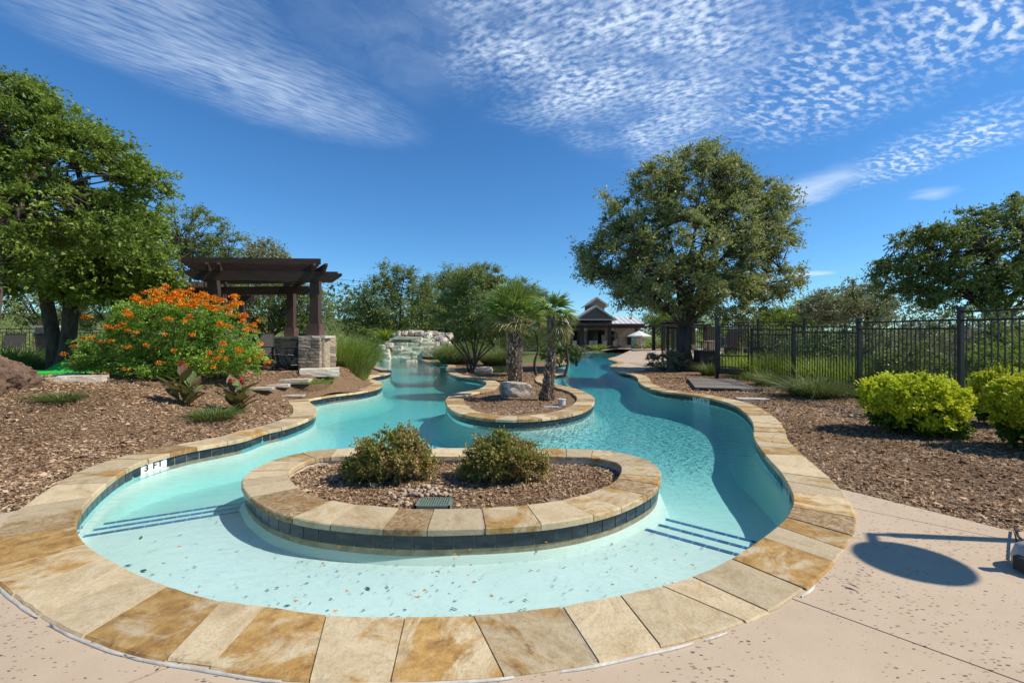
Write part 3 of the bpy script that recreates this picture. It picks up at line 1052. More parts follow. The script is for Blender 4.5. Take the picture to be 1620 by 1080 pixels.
# planter island in the front basin: outline runs on the water side, so the bed lies inwards
island = empty('planter_island', (0, 0, 0), kind='structure')
build_coping(island, ISL, -NI, 0.40, 0.0, skew=0.05)


def wall_strip(name, P, N, prof, mat, parent):
    """prof: list of (offset along N, z)"""
    n = len(P)
    vs, fs = [], []
    for i in range(n):
        for o_, z in prof:
            q_ = P[i] + N[i] * o_
            vs.append((q_[0], q_[1], z))
    k = len(prof)
    for i in range(n):
        j = (i + 1) % n
        for r in range(k - 1):
            fs.append((i * k + r, i * k + r + 1, j * k + r + 1, j * k + r))
    return MB().add(vs, fs).obj(name, mat, parent, smooth=True)


DEEP = -0.66
SHELF = -0.275
basin = empty('pool_basin', (0, 0, 0), kind='structure')
wall_strip('tile_backing', POOL, NP, [(0.012, -0.045), (0.012, -0.215)], M['mortar'], basin)
wall_strip('basin_wall', POOL, NP, [(0.012, -0.215), (0.0, -0.23), (-0.01, -0.34), (-0.05, -0.46), (-0.14, -0.56), (-0.28, DEEP + 0.03), (-0.42, DEEP - 0.01)], M['plaster'], basin)
wall_strip('tile_backing', ISL, -NI, [(0.012, -0.045), (0.012, -0.215)], M['mortar'], island)
wall_strip('island_wall', ISL, -NI, [(0.012, -0.215), (0.0, -0.23), (-0.01, -0.25), (-0.04, -0.30), (-0.10, -0.45), (-0.18, -0.58), (-0.28, DEEP - 0.01)], M['plaster'], island)
# soil retaining face on the bed side of the island
inner = ISL - NI * 0.385
wall_strip('inner_rim', inner, NI, [(0.0, -0.03), (0.0, -0.2)], M['limestone'], island)
b = MB()
b.add([(float(p[0]), float(p[1]), -0.105) for p in (ISL - NI * 0.37)], [tuple(range(len(ISL)))])
isl_soil = b.obj('island_soil', M['mulch'], island)

# floor: shallow entry shelf, three tiled steps, sloping to the deep channel
def refl(px, py, z):
    return G(px, py, z)


Lp = [G(125, 848, SHELF), G(392, 805, SHELF)]
Rp = [G(995, 828, SHELF), G(1173, 877, SHELF)]


def linedir(a, b):
    d = Vector((b[0] - a[0], b[1] - a[1])).normalized()
    return d


dL = linedir(*Lp)
nL = Vector((-dL.y, dL.x))
dR = linedir(*Rp)
nR = Vector((-dR.y, dR.x))
FLOOR_PROFILE = [(-8, SHELF + 0.01), (-0.01, SHELF), (0.0, SHELF - 0.006), (0.001, SHELF - 0.05), (0.30, SHELF - 0.053), (0.301, SHELF - 0.10), (0.60, SHELF - 0.103),
                 (0.601, SHELF - 0.15), (1.6, SHELF - 0.24), (3.0, DEEP + 0.05), (4.2, DEEP), (90, DEEP)]
fl = MB()
for (p0, d_, n_, x0, x1) in ((Lp[1], dL, nL, -40, 1), (Rp[0], dR, nR, -1, 40)):
    # strips parallel to the step edge, clipped at the island's middle
    polys_all = []
    for (a0, z0), (a1, z1) in zip(FLOOR_PROFILE[:-1], FLOOR_PROFILE[1:]):
        q0 = Vector(p0) + n_ * a0
        q1 = Vector(p0) + n_ * a1
        quad = [(q0 - d_ * 40), (q0 + d_ * 40), (q1 + d_ * 40), (q1 - d_ * 40)]
        zz = [z0, z0, z1, z1]
        # clip to the half space left / right of x = -0.85
        xs = -0.85
        sgn = -1 if x1 == 1 else 1
        P3 = [(v_.x, v_.y, z_) for v_, z_ in zip(quad, zz)]
        res = []
        for i in range(4):
            a, b_ = P3[i], P3[(i + 1) % 4]
            da, db = (a[0] - xs) * sgn, (b_[0] - xs) * sgn
            if da >= 0:
                res.append(a)
            if (da >= 0) != (db >= 0):
                t = da / (da - db)
                res.append(tuple(a[j] + (b_[j] - a[j]) * t for j in range(3)))
        if len(res) >= 3:
            fl.add(res, [tuple(range(len(res)))])
fl_o = fl.obj('basin_floor', M['plaster'], basin)

# tiled noses on the step edges
nose = MB().box((0, 0, 0), (0.098, 0.05, 0.012)).mesh('step_tile', M['tile_step'])


def step_tiles(p0, d_, n_, dist, z, t0, t1):
    k = t0
    ang = math.atan2(d_.y, d_.x)
    while k < t1:
        p = Vector(p0) + n_ * (dist - 0.025) + d_ * k
        if inside(POOL, np.array([p.x]), np.array([p.y]))[0] and not inside(ISL, np.array([p.x]), np.array([p.y]))[0]:
            shared('step_tile', nose, basin, (p.x, p.y, z - 0.0045), (0, 0, ang))
        k += 0.104


for dist, z in ((0.0, SHELF), (0.30, SHELF - 0.053), (0.60, SHELF - 0.103)):
    step_tiles(Lp[1], dL, nL, dist, z + 0.003, -1.9, 0.35)
    step_tiles(Rp[0], dR, nR, dist, z + 0.003, -0.3, 1.75)

# waterline tiles
tile_me = MB().box((0, 0, 0), (0.148, 0.008, 0.112)).mesh('waterline_tile', M['tile'])
bmx = bmesh.new()
bmx.from_mesh(tile_me)
bmesh.ops.bevel(bmx, geom=[e for e in bmx.edges], offset=0.003, segments=1, affect='EDGES')
bmx.to_mesh(tile_me)
bmx.free()
SIGN_SPANS = []


def tile_run(root, P, N, cap=300, ymax=24):
    n = len(P)
    seg = np.hypot(*(np.roll(P, -1, 0) - P).T)
    L = seg.sum()
    cum = np.concatenate([[0], np.cumsum(seg)])
    rest = MB()
    items = []
    s = 0.0
    cnt = int(L / 0.154)
    st = L / cnt
    for k in range(cnt):
        s = (k + 0.5) * st
        i = min(int(np.searchsorted(cum, s, 'right') - 1), n - 1)
        t = (s - cum[i]) / seg[i]
        p = P[i] * (1 - t) + P[(i + 1) % n] * t
        d = P[(i + 1) % n] - P[i]
        if p[1] > 34:
            continue
        to_cam = -p
        facing = float(np.dot(-N[i], to_cam)) > -0.15 * np.linalg.norm(to_cam)
        items.append((float(p[1]), p, math.atan2(d[1], d[0]), N[i], facing))
    items.sort(key=lambda a: (not a[4], a[0]))
    for k, (yy, p, ang, nn, facing) in enumerate(items):
        q_ = p + nn * 0.009
        if facing and k < cap and yy < ymax:
            shared('waterline_tile', tile_me, root, (float(q_[0]), float(q_[1]), -0.110), (0, 0, ang + rnd.uniform(-.01, .01)))
        else:
            rest.box((float(q_[0]), float(q_[1]), -0.110), (0.148, 0.008, 0.112), ang)
    if rest.v:
        tag(rest.obj('waterline_tiles', M['tile'], root), kind='stuff')


tile_run(basin, POOL, NP, 230)
tile_run(island, ISL, -NI, 120)

# depth markers: white tiles with black characters
def marker(text, px, py, width_px, on_y=None, both=False, root=basin, nt=None):
    i = near_idx(px, py)
    p = POOL[i]
    d = POOL[(i + 1) % len(POOL)] - POOL[i - 1]
    inn = -NP[i]
    # readable from the water: baseline direction = up x inward-normal ... text faces the water
    ang = math.atan2(inn[1], inn[0]) + math.pi / 2
    ex = Vector((math.cos(ang), math.sin(ang), 0))
    words = text
    nchar = len(words)
    plate = bpy.data.objects.new('depth_marker_tile', MB().box((0, 0, 0), (0.154 * nt, 0.012, 0.150)).mesh('depth_marker_tile', M['tile_white']))
    c = p + inn * 0.001
    plate.location = (float(c[0]), float(c[1]), -0.126)
    plate.rotation_euler = (0, 0, ang)
    link(plate, root)
    cu = bpy.data.curves.new('lettering', 'FONT')
    cu.body = text
    cu.size = 0.125
    cu.extrude = 0.001
    cu.offset = 0.0025
    cu.align_x = 'CENTER'
    cu.space_character = 1.15
    tmp = bpy.data.objects.new('lettering', cu)
    COL.objects.link(tmp)
    dg = bpy.context.evaluated_depsgraph_get()
    me = bpy.data.meshes.new_from_object(tmp.evaluated_get(dg))
    bpy.data.objects.remove(tmp)
    me.materials.clear()
    me.materials.append(M['letter'])
    xs = [v_.co.x for v_ in me.vertices]
    wd_ = max(xs) - min(xs)
    sx = min(1.0, 0.154 * nt * 0.92 / wd_)
    lo = bpy.data.objects.new('lettering', me)
    fc = p + inn * 0.0085
    lo.location = (float(fc[0]), float(fc[1]), -0.132)
    lo.rotation_euler = (R(90), 0, ang)
    lo.scale = (sx, 0.85, 1)
    link(lo, root)
    # divisions between the marker tiles
    return plate


marker('3 FT', 254, 724, 35, nt=3)
marker('3 FT 6 IN', 1103, 626.5, 30, nt=5)
marker('3 FT', 1243, 756, 20, nt=2)
marker('4 FT', 935, 558.2, 10, nt=3)

# water body
bm = bmesh.new()
WP = POOL + NP * 0.008
vt = [bm.verts.new((float(x), float(y), WATER_Z)) for x, y in WP]
ftop = bm.faces.new(vt)
r = bmesh.ops.extrude_face_region(bm, geom=[ftop])
for g_ in r['geom']:
    if isinstance(g_, bmesh.types.BMVert):
        g_.co.z = -1.25
bmesh.ops.recalc_face_normals(bm, faces=bm.faces)
bmesh.ops.triangulate(bm, faces=[f for f in bm.faces if len(f.verts) > 4])
me = bpy.data.meshes.new('pool_water')
bm.to_mesh(me)
bm.free()
me.materials.append(M['water'])
tag(link(bpy.data.objects.new('pool_water', me)), kind='structure')

# ------------------------------------------------------------------ wood chips
rs = np.random.RandomState(11)


def chips(name, zone_poly, n, box, size, zfun, dpow=1.5, clear=0.40, label=None, extra=None):
    x0, x1, y0, y1 = box
    out = []
    X = rs.uniform(x0, x1, n * 6)
    Y = y0 * (y1 / y0) ** rs.uniform(0, 1, n * 6)
    keep = inside(zone_poly, X, Y) & (abs(X) < Y * 1.25 + 0.5)
    X, Y = X[keep], Y[keep]
    keep = ~inside(POOL, X, Y) & (dist_to(POOL[::2], X, Y) > clear)
    X, Y = X[keep][:n], Y[keep][:n]
    return chip_mesh(name, X, Y, zfun(X, Y), size, extra)


def chip_mesh(name, X, Y, Z, size, parent=None):
    n = len(X)
    C = np.stack([X, Y, Z + 0.004 + 0.010 * rs.rand(n)], 1)
    ang = rs.uniform(0, 2 * np.pi, n)
    tilt = rs.normal(0, 0.30, n)
    L = size * (0.45 + rs.gamma(1.3, 0.75, n)) * (1 + 0.035 * Y)
    Wd = L * rs.uniform(0.18, 0.5, n)
    a = np.stack([np.cos(ang) * np.cos(tilt), np.sin(ang) * np.cos(tilt), np.sin(tilt)], 1)
    b_ = np.stack([-np.sin(ang), np.cos(ang), rs.normal(0, 0.3, n)], 1)
    up = np.array([[0, 0, 1.0]])
    h = (L * 0.10)[:, None]
    p0 = C - a * (L / 2)[:, None]
    p1 = C + b_ * (Wd / 2)[:, None] + up * h
    p2 = C + a * (L / 2)[:, None]
    p3 = C - b_ * (Wd / 2)[:, None]
    top = np.stack([p0, p3, p2, p1], 1)
    vs = top.reshape(-1, 3)
    me = np_mesh(name, vs, 4, M['chip'])
    o = bpy.data.objects.new(name, me)
    link(o, parent)
    tag(o, kind='stuff')
    return o


o = chips('wood_chips', Z_ML, 95000, (-14, -3, 3.4, 15), 0.018, height)
tag(o, 'brown shredded wood mulch covering the bed left of the pool', 'mulch')
o = chips('wood_chips', Z_MR, 85000, (2.6, 10, 3.3, 20), 0.017, height)
tag(o, 'brown shredded wood mulch covering the bed right of the pool before the fence', 'mulch')
o = chips('wood_chips', PENIN, 18000, (-2.6, 4.0, 8.4, 24), 0.019, height)
tag(o, 'brown wood mulch round the palms on the middle bank', 'mulch')
lo_, hi_ = inner.min(0), inner.max(0)
X = rs.uniform(lo_[0], hi_[0], 60000)
Y = rs.uniform(lo_[1], hi_[1], 60000)
k = inside(inner, X, Y)
o = chip_mesh('wood_chips', X[k][:26000], Y[k][:26000], np.full(k.sum(), -0.103)[:26000], 0.015)
tag(o, 'brown shredded wood mulch inside the oval planter island', 'mulch')

# stray chips kicked on to the stone rim and the deck
ns = 9000
Xs = rs.uniform(-6, 6.5, ns)
Ys = rs.uniform(1.9, 13, ns)
ds = dist_to(POOL[::2], Xs, Ys)
ks = ~inside(POOL, Xs, Ys) & (ds > 0.10) & (ds < 0.42) & (rs.rand(ns) < np.clip((ds - 0.12) / 0.3, 0.02, 1) ** 2 * 0.5) & (inside(Z_ML, Xs * 1.04, Ys) | inside(Z_MR, Xs * 1.04, Ys))
kd = inside(Z_DECK, Xs, Ys) & (ds > 0.45) & (rs.rand(ns) < 0.06)
kk_ = ks | kd
o = chip_mesh('wood_chips', Xs[kk_], Ys[kk_], np.full(kk_.sum(), -0.003), 0.013)
tag(o, 'stray wood chips lying on the stone rim and deck', 'mulch')

# debris: dark leaf specks and petals on the shallow shelf
n = 2600
X = rs.uniform(-4, 2.6, n)
Y = rs.uniform(2.2, 4.9, n)
dens_ok = rs.rand(n) < np.clip(0.25 + 0.75 * np.exp(-((X + 0.4) / 1.6) ** 2) * np.clip((4.6 - Y) / 1.2, 0, 1), 0, 1)
sd = (X - Lp[1][0]) * nL.x + (Y - Lp[1][1]) * nL.y
k = inside(POOL, X, Y) & ~inside(ISL, X, Y) & (dist_to(POOL[::2], X, Y) > 0.05) & dens_ok & ((sd < -0.05) | (X > -0.85)) & (((X - Rp[0][0]) * nR.x + (Y - Rp[0][1]) * nR.y < -0.05) | (X < -0.85))
X, Y = X[k], Y[k]
n = len(X)
Z = np.full(n, SHELF + 0.012)
ang = rs.normal(-0.25, 0.5, n)
L = 0.0065 * (0.4 + rs.gamma(1.2, 0.7, n))
a = np.stack([np.cos(ang), np.sin(ang), rs.normal(0, .1, n)], 1) * L[:, None]
b_ = np.stack([-np.sin(ang), np.cos(ang), rs.normal(0, .1, n)], 1) * (L * 0.35)[:, None]
C = np.stack([X, Y, Z], 1)
spk = np_mesh('leaf_specks', np.stack([C - a, C - b_, C + a, C + b_], 1).reshape(-1, 3), 4, leaf_mat('sodden_leaf_bits', [(0.02, 0.045, 0.035), (0.05, 0.10, 0.08), (0.11, 0.10, 0.05)], 0))
tag(link(bpy.data.objects.new('leaf_specks', spk)), 'dark sodden leaf bits scattered over the pale pool shelf', 'debris', kind='stuff')


def petal_mesh():
    b = MB()
    for k in range(5):
        t = k * 2 * math.pi / 5 + rnd.uniform(-.3, .3)
        r = rnd.uniform(0.008, 0.014)
        b.add([(0, 0, 0.001), (r * math.cos(t - .5), r * math.sin(t - .5), 0.003), (1.5 * r * math.cos(t), 1.5 * r * math.sin(t), 0.001), (r * math.cos(t + .5), r * math.sin(t + .5), 0.004)],
              [(0, 1, 2, 3)])
    return b.mesh('petal', basic('fallen_blossom', (0.55, 0.16, 0.045), (0.30, 0.12, 0.05), 40, 0.7, objrand=0.3))


pm = [petal_mesh() for _ in range(3)]
for px, py in ((283, 865), (295, 882), (311, 937), (455, 927), (467, 951), (515, 885), (512, 895), (536, 865), (655, 865), (720, 877), (718, 884), (744, 869), (745, 894),
               (740, 910), (750, 921), (684, 906), (649, 941), (660, 945), (671, 934), (777, 943), (864, 858), (999, 896), (960, 905), (1063, 865), (1067, 886), (601, 863), (530, 967), (580, 860), (548, 935), (1095, 894)):
    x, y = G(px, py, WATER_Z)
    o = bpy.data.objects.new('floating_blossom', pm[rnd.randrange(3)])
    o.location = (x, y, WATER_Z + 0.002)
    o.rotation_euler = (0, 0, rnd.uniform(0, 6))
    s = rnd.uniform(0.55, 1.15)
    o.scale = (s, s, s)
    link(o)
    tag(o, 'small fallen orange red blossom floating over the pale shallow shelf', 'blossom', 'fallen blossoms floating on the shallow water')

# ================================================================== vegetation tools
def unit(a):
    return a / (np.linalg.norm(a, axis=-1, keepdims=True) + 1e-9)


def leaf_quads(C, A, rs_, ln_, wr=0.45, updir=0.5, jit=0.6, tri=False):
    """C centres (N,3), A preferred axis; rhombus leaves"""
    n = len(C)
    ax = unit(A + rs_.normal(0, jit, (n, 3)))
    nrm = unit(rs_.normal(0, 1, (n, 3)) + np.array([0, 0, updir]))
    sd = unit(np.cross(ax, nrm))
    L = (ln_ * rs_.uniform(0.6, 1.35, n))[:, None]
    if tri:
        return np.stack([C - ax * L * 0.4 - sd * L * wr * 0.55, C - ax * L * 0.25 + sd * L * wr * 0.65, C + ax * L * 0.6], 1).reshape(-1, 3)
    return np.stack([C - ax * L * 0.5, C + sd * L * wr * 0.5, C + ax * L * 0.5, C - sd * L * wr * 0.5], 1).reshape(-1, 3)


def clump_centres(lobes, n, rs_, shell=0.25):
    """lobes: list of (cx,cy,cz,rx,ry,rz)"""
    L = np.array(lobes, float)
    wgt = (L[:, 3] * L[:, 4] + L[:, 3] * L[:, 5] + L[:, 4] * L[:, 5])
    pick = rs_.choice(len(L), n * 3, p=wgt / wgt.sum())
    d = unit(rs_.normal(0, 1, (n * 3, 3)))
    r = rs_.uniform(0, 1, n * 3) ** shell
    P = L[pick, :3] + d * L[pick, 3:] * (r * 0.92)[:, None]
    deep = np.zeros(len(P), bool)
    for i in range(len(L)):
        q_ = np.linalg.norm((P - L[i, :3]) / L[i, 3:], axis=1)
        deep |= (q_ < 0.42) & (rs_.rand(len(P)) < 0.8)
    P = P[~deep]
    O = unit(P - L[:, :3].mean(0))
    return P[:n], O[:n]


def crown_verts(lobes, nclump, tw, leaf, twigs, lpt, seed, wr=0.45, up=0.35, flat=0.75, jit=0.6, shell=0.25, outward=0.9, tri=False):
    rs_ = np.random.RandomState(seed)
    P, O = clump_centres(lobes, nclump, rs_, shell)
    n = len(P)
    # twigs
    T = np.repeat(P, twigs, 0)
    D = unit(rs_.normal(0, 1, (n * twigs, 3)) + np.repeat(O, twigs, 0) * outward + np.array([0, 0, up]))
    D[:, 2] *= flat
    Ln = tw * rs_.uniform(0.35, 1.25, n * twigs) * np.repeat(rs_.uniform(0.7, 1.25, n), twigs)
    t = rs_.uniform(0.12, 1.0, (n * twigs, lpt))
    C = T[:, None, :] + D[:, None, :] * (Ln[:, None] * t)[:, :, None] + rs_.normal(0, tw * 0.06, (n * twigs, lpt, 3))
    C[:, :, 2] -= (t ** 2) * tw * 0.12
    C = C.reshape(-1, 3)
    A = np.repeat(D, lpt, 0)
    return leaf_quads(C, A, rs_, leaf, wr, 0.6, jit, tri), P


def limbs_mb(base, top, r0, P, lobes, rs_, nlimb=9, twig_r=0.02, fork=None):
    """trunk with curved limbs reaching the clump centres P"""
    b = MB()
    base = Vector(base)
    top = Vector(top)
    mid = base.lerp(top, 0.5) + Vector((rs_.uniform(-.15, .15) * r0 * 3, rs_.uniform(-.1, .1), 0))
    trunk = [base + Vector((0, 0, -0.15)), base + Vector((0, 0, 0.12)), base.lerp(mid, 0.5), mid, top]
    b.tube(trunk, [r0 * 1.75, r0 * 1.25, r0 * 1.0, r0 * 0.92, r0 * 0.85], 12)
    L = np.array(lobes)
    idx = rs_.choice(len(P), min(nlimb, len(P)), replace=False)
    nodes = []
    for i in idx:
        e = Vector(P[i])
        s = top.lerp(mid, rs_.uniform(0, 0.25))
        m1 = s.lerp(e, 0.35) + Vector((rs_.uniform(-.2, .2), rs_.uniform(-.2, .2), 0.12 * (e - s).length))
        m2 = s.lerp(e, 0.7) + Vector((rs_.uniform(-.25, .25), rs_.uniform(-.25, .25), 0.08 * (e - s).length))
        ptsl = [Vector(q_) for q_ in catmull([tuple(s), tuple(m1), tuple(m2), tuple(e)], False, 4)]
        k = len(ptsl)
        rr = [r0 * 0.36 * (1 - 0.8 * j / (k - 1)) + twig_r * 0.5 for j in range(k)]
        b.tube(ptsl, rr, 7)
        nodes += [(p, r) for p, r in zip(ptsl[4:], rr[4:])]
    NPt = np.array([tuple(p) for p, r in nodes])
    for i in range(len(P)):
        d = np.linalg.norm(NPt - P[i], axis=1)
        j = int(np.argmin(d + rs_.uniform(0, 0.3, len(d))))
        if d[j] < 0.1:
            continue
        s = Vector(NPt[j])
        e = Vector(P[i])
        m_ = s.lerp(e, 0.5) + Vector((rs_.uniform(-.1, .1), rs_.uniform(-.1, .1), 0.05 * d[j]))
        b.tube([s, m_, e], [min(nodes[j][1] * 0.6, twig_r * 2), twig_r, twig_r * 0.4], 4, False)
    return b


def px_lobes(lobes, d, dr=0.8):
    """(px, py, rx_px, ry_px[, depth offset m]) measured at distance d -> metric ellipsoids"""
    out = []
    for l in lobes:
        dd = d + (l[4] if len(l) > 4 else 0)
        x, z = XZ(l[0], l[1], dd)
        rx, rz = l[2] * dd / F, l[3] * dd / F
        out.append((x, dd, z, rx, rx * dr, rz))
    return out


def tree(name, label, cat, base, top, r0, lobes, nclump, tw, leaf, twigs, lpt, seed, mat, bark, nlimb=9, group=None, twig_r=0.02, **kw):
    root = empty(name, base, label, cat, group)
    kw.setdefault('wr', 0.55)
    V, P = crown_verts(lobes, nclump, tw, leaf, twigs, lpt, seed, tri=True, **kw)
    rs_ = np.random.RandomState(seed + 1)
    limbs_mb(base, top, r0, P, lobes, rs_, nlimb, twig_r).obj('trunk', M[bark], root, smooth=True)
    link(bpy.data.objects.new('crown', np_mesh('crown', V, 3, M[mat], base)), root)
    return root


def bush(name, label, cat, base, lobes, nclump, tw, leaf, twigs, lpt, seed, mat, group=None, nstem=14, stem_r=0.012, stem_mat='bark', **kw):
    root = empty(name, base, label, cat, group)
    V, P = crown_verts(lobes, nclump, tw, leaf, twigs, lpt, seed, **kw)
    V[:, 2] = np.maximum(V[:, 2], base[2] + 0.005)
    rs_ = np.random.RandomState(seed + 1)
    b = MB()
    for i in rs_.choice(len(P), min(nstem, len(P)), replace=False):
        e = Vector(P[i])
        s = Vector(base) + Vector((rs_.uniform(-.08, .08), rs_.uniform(-.08, .08), -0.03))
        m_ = s.lerp(e, 0.5) + Vector((0, 0, 0.15 * (e - s).length))
        b.tube([s, m_, e], [stem_r * 1.5, stem_r, stem_r * 0.4], 5, False)
    b.obj('stems', M[stem_mat], root, smooth=True)
    link(bpy.data.objects.new('foliage', np_mesh('foliage', V, 4, M[mat], base)), root)
    return root


def grass_verts(c, r, n, hgt, wid, seed, droop=0.5, spread=0.6, segs=4, lean=(0, 0)):
    rs_ = np.random.RandomState(seed)
    a = rs_.uniform(0, 2 * np.pi, n)
    rad = r * np.sqrt(rs_.uniform(0, 1, n))
    B = np.stack([c[0] + rad * np.cos(a), c[1] + rad * np.sin(a), np.full(n, c[2] - 0.01)], 1)
    az = a + rs_.normal(0, 0.5, n)
    out = np.stack([np.cos(az), np.sin(az), np.zeros(n)], 1)
    H = hgt * rs_.uniform(0.55, 1.1, n)
    sp = spread * (0.25 + rad / r) * rs_.uniform(0.4, 1.3, n)
    dr_ = droop * rs_.uniform(0.3, 1.2, n) * (0.4 + rad / r)
    sd = np.cross(out, np.array([0, 0, 1.0]))
    sd = unit(sd + rs_.normal(0, 0.3, (n, 3)))
    P = []
    for k in range(segs + 1):
        t = k / segs
        p = B + out * (H * sp * (t + 0.6 * t * t))[:, None]
        p[:, 2] += H * (t - dr_ * 0.55 * t ** 2.4)
        p[:, 0] += lean[0] * t * t
        p[:, 1] += lean[1] * t * t
        w_ = wid * (1 - 0.92 * t ** 1.5) * 0.5
        P.append((p - sd * w_, p + sd * w_))
    qs = []
    for k in range(segs):
        qs.append(np.stack([P[k][0], P[k][1], P[k + 1][1], P[k + 1][0]], 1))
    return np.concatenate(qs, 0).reshape(-1, 3)


def grass_clump(name, label, base, r, n, hgt, wid, seed, mat, group=None, **kw):
    V = grass_verts(base, r, n, hgt, wid, seed, **kw)
    o = bpy.data.objects.new(name, np_mesh(name, V, 4, M[mat], base))
    o.location = base
    link(o)
    return tag(o, label, 'ornamental grass', group)


def rock_mesh(name, mat, seed, nx=3, rough=0.12, sq=0.75):
    """unit rock of about 1x1x1 metre; sq=1 a block, 0 a ball"""
    rs_ = np.random.RandomState(seed)
    bm = bmesh.new()
    bmesh.ops.create_cube(bm, size=1)
    bmesh.ops.subdivide_edges(bm, edges=bm.edges, cuts=nx, use_grid_fill=True)
    ph = rs_.uniform(0, 6, 9)
    for v_ in bm.verts:
        c = v_.co
        s_ = c.normalized() * 0.5
        p = c.lerp(s_, 1 - sq)
        f = (math.sin(5 * c.x + ph[0]) * math.sin(4 * c.y + ph[1]) + math.sin(7 * c.z + ph[2] + 3 * c.x) * math.sin(6 * c.y + ph[3]) + 0.5 * math.sin(13 * c.x + ph[4]) * math.sin(12 * c.z + 11 * c.y + ph[5]))
        v_.co = p * (1 + rough * f)
    me = bpy.data.meshes.new(name)
    bm.to_mesh(me)
    bm.free()
    me.materials.append(M[mat])
    return me


# ================================================================== perimeter fence on the right
def fence_panel(root, a, b, za, zb, ga, gb, step=0.112, mat='black_metal', first=0):
    """a,b xy ends; za,zb heights of the top rail; ga,gb bottoms"""
    n = max(2, int(round(math.hypot(b[0] - a[0], b[1] - a[1]) / step)))
    A, B = Vector((a[0], a[1], 0)), Vector((b[0], b[1], 0))
    for dz, nm in ((0, 'top_rail'), (-0.16, 'rail'), (None, 'rail')):
        if dz is None:
            p, q_ = A + Vector((0, 0, ga + 0.13)), B + Vector((0, 0, gb + 0.13))
        else:
            p, q_ = A + Vector((0, 0, za + dz)), B + Vector((0, 0, zb + dz))
        MB().bar(p, q_, 0.028, 0.036).obj(nm, M[mat], root)
    for k in range(1, n):
        t = k / n
        p = A.lerp(B, t)
        zt = za * (1 - t) + zb * t - (0.0 if k % 2 == first else 0.16)
        zb_ = ga * (1 - t) + gb * t + 0.05
        o = MB().box((p.x, p.y, (zt + zb_) / 2), (0.017, 0.017, zt - zb_), math.atan2((B - A).y, (B - A).x)).obj('picket', M[mat], root)


def fence_post(root, x, y, z0, z1, s=0.065, mat='black_metal', rz=0.0):
    b = MB().box((x, y, (z0 + z1) / 2), (s, s, z1 - z0), rz)
    b.box((x, y, z1 + 0.008), (s + 0.016, s + 0.016, 0.03), rz)
    b.obj('post', M[mat], root)


fr_ = empty('metal_fence', (8.46, 11.1, 0), 'black metal picket fence with stepped panels behind the golden shrubs', 'fence')
FP = [(8.23, 5.75, -0.02, 2.02), (8.28, 8.4, -0.02, 2.02), (8.46, 11.1, -0.05, 1.95), (8.53, 13.8, -0.06, 1.88), (8.86, 16.8, -0.06, 1.86)]
RAILS = [(1.90, 1.945), (1.80, 1.86), (1.77, 1.84), (1.76, 1.83)]
for (x, y, z0, z1) in FP:
    fence_post(fr_, x, y, z0 - 0.1, z1, 0.075 if y < 9 else 0.07)
for (pa, pb, (ra, rb)) in zip(FP[:-1], FP[1:], RAILS):
    fence_panel(fr_, pa[:2], pb[:2], ra, rb, pa[2], pb[2])
fence_panel(fr_, (8.2, 3.0), FP[0][:2], 1.97, 2.0, -0.02, -0.02)
fence_post(fr_, 8.2, 3.0, -0.1, 2.1)

gate = empty('metal_gate', (8.3, 17.2, 0), 'tall black metal gate hung between thick posts next to the big oak', 'gate')
fence_post(gate, 7.88, 17.5, -0.1, 2.30, 0.11)
b = MB()
GA, GB = (7.96, 17.47), (8.80, 16.95)
for z in (2.02, 1.85, 0.85, 0.42):
    b.bar((GA[0], GA[1], z), (GB[0], GB[1], z), 0.04, 0.045)
b.bar((GA[0], GA[1], 0.26), (GB[0], GB[1], 0.26), 0.03, 0.22)
for p in (GA, GB):
    b.bar((p[0], p[1], 0.15), (p[0], p[1], 2.04), 0.045, 0.045)
b.obj('frame', M['black_metal'], gate)
for k in range(1, 9):
    t = k / 9
    MB().bar((GA[0] + (GB[0] - GA[0]) * t, GA[1] + (GB[1] - GA[1]) * t, 0.3), (GA[0] + (GB[0] - GA[0]) * t, GA[1] + (GB[1] - GA[1]) * t, 2.0), 0.017, 0.017).obj('picket', M['black_metal'], gate)
MB().box((8.72, 16.96, 1.05), (0.10, 0.12, 0.16), 0.5).obj('latch', M['black_metal'], gate)

# taller fence of the terrace beyond
f2 = empty('metal_fence', (12.2, 22, 0), 'distant raised section of black picket fence beyond the gate', 'fence')
for a, b_ in (((13.3, 20.7), (11.3, 20.9)), ((11.3, 20.9), (9.6, 24.5)), ((9.6, 24.5), (9.9, 30.0))):
    fence_panel(f2, a, b_, 2.28, 2.28, 0.3, 0.3, 0.125)
    fence_post(f2, a[0], a[1], -0.05, 2.42, 0.08)
fence_post(f2, 9.9, 30.0, -0.05, 2.42, 0.08)

# ================================================================== left-hand fence far behind the trees
f3 = empty('metal_fence', (-16, 24, 0), 'long low black picket fence behind the patio and the left trees', 'fence')
pl = [(-26, 19.5, 0.5), (-23.0, 19.5, 0.5), (-20.0, 19.8, 0.5), (-17.0, 20.5, 0.45), (-14.5, 22.0, 0.3), (-14.0, 26.0, 0.1), (-14.5, 31.0, 0.0), (-14.6, 36.0, 0.0), (-14.4, 41.0, 0.0), (-11.8, 43.5, 0.0), (-9.0, 44.0, 0.0)]
for (a, b_) in zip(pl[:-1], pl[1:]):
    fence_panel(f3, a[:2], b_[:2], a[2] + 1.45, b_[2] + 1.45, a[2], b_[2], 0.15 if a[1] < 22 else 0.22)
for a in pl:
    fence_post(f3, a[0], a[1], a[2] - 0.1, a[2] + 1.55, 0.07)
b = empty('stone_pillar', (-18.8, 18.4, 0.5), 'square pale stone pillar standing in the fence behind the forked tree', 'pillar')
blk = [rock_mesh('block', 'wallstone', 40 + i, 1, 0.03, 0.97) for i in range(3)]
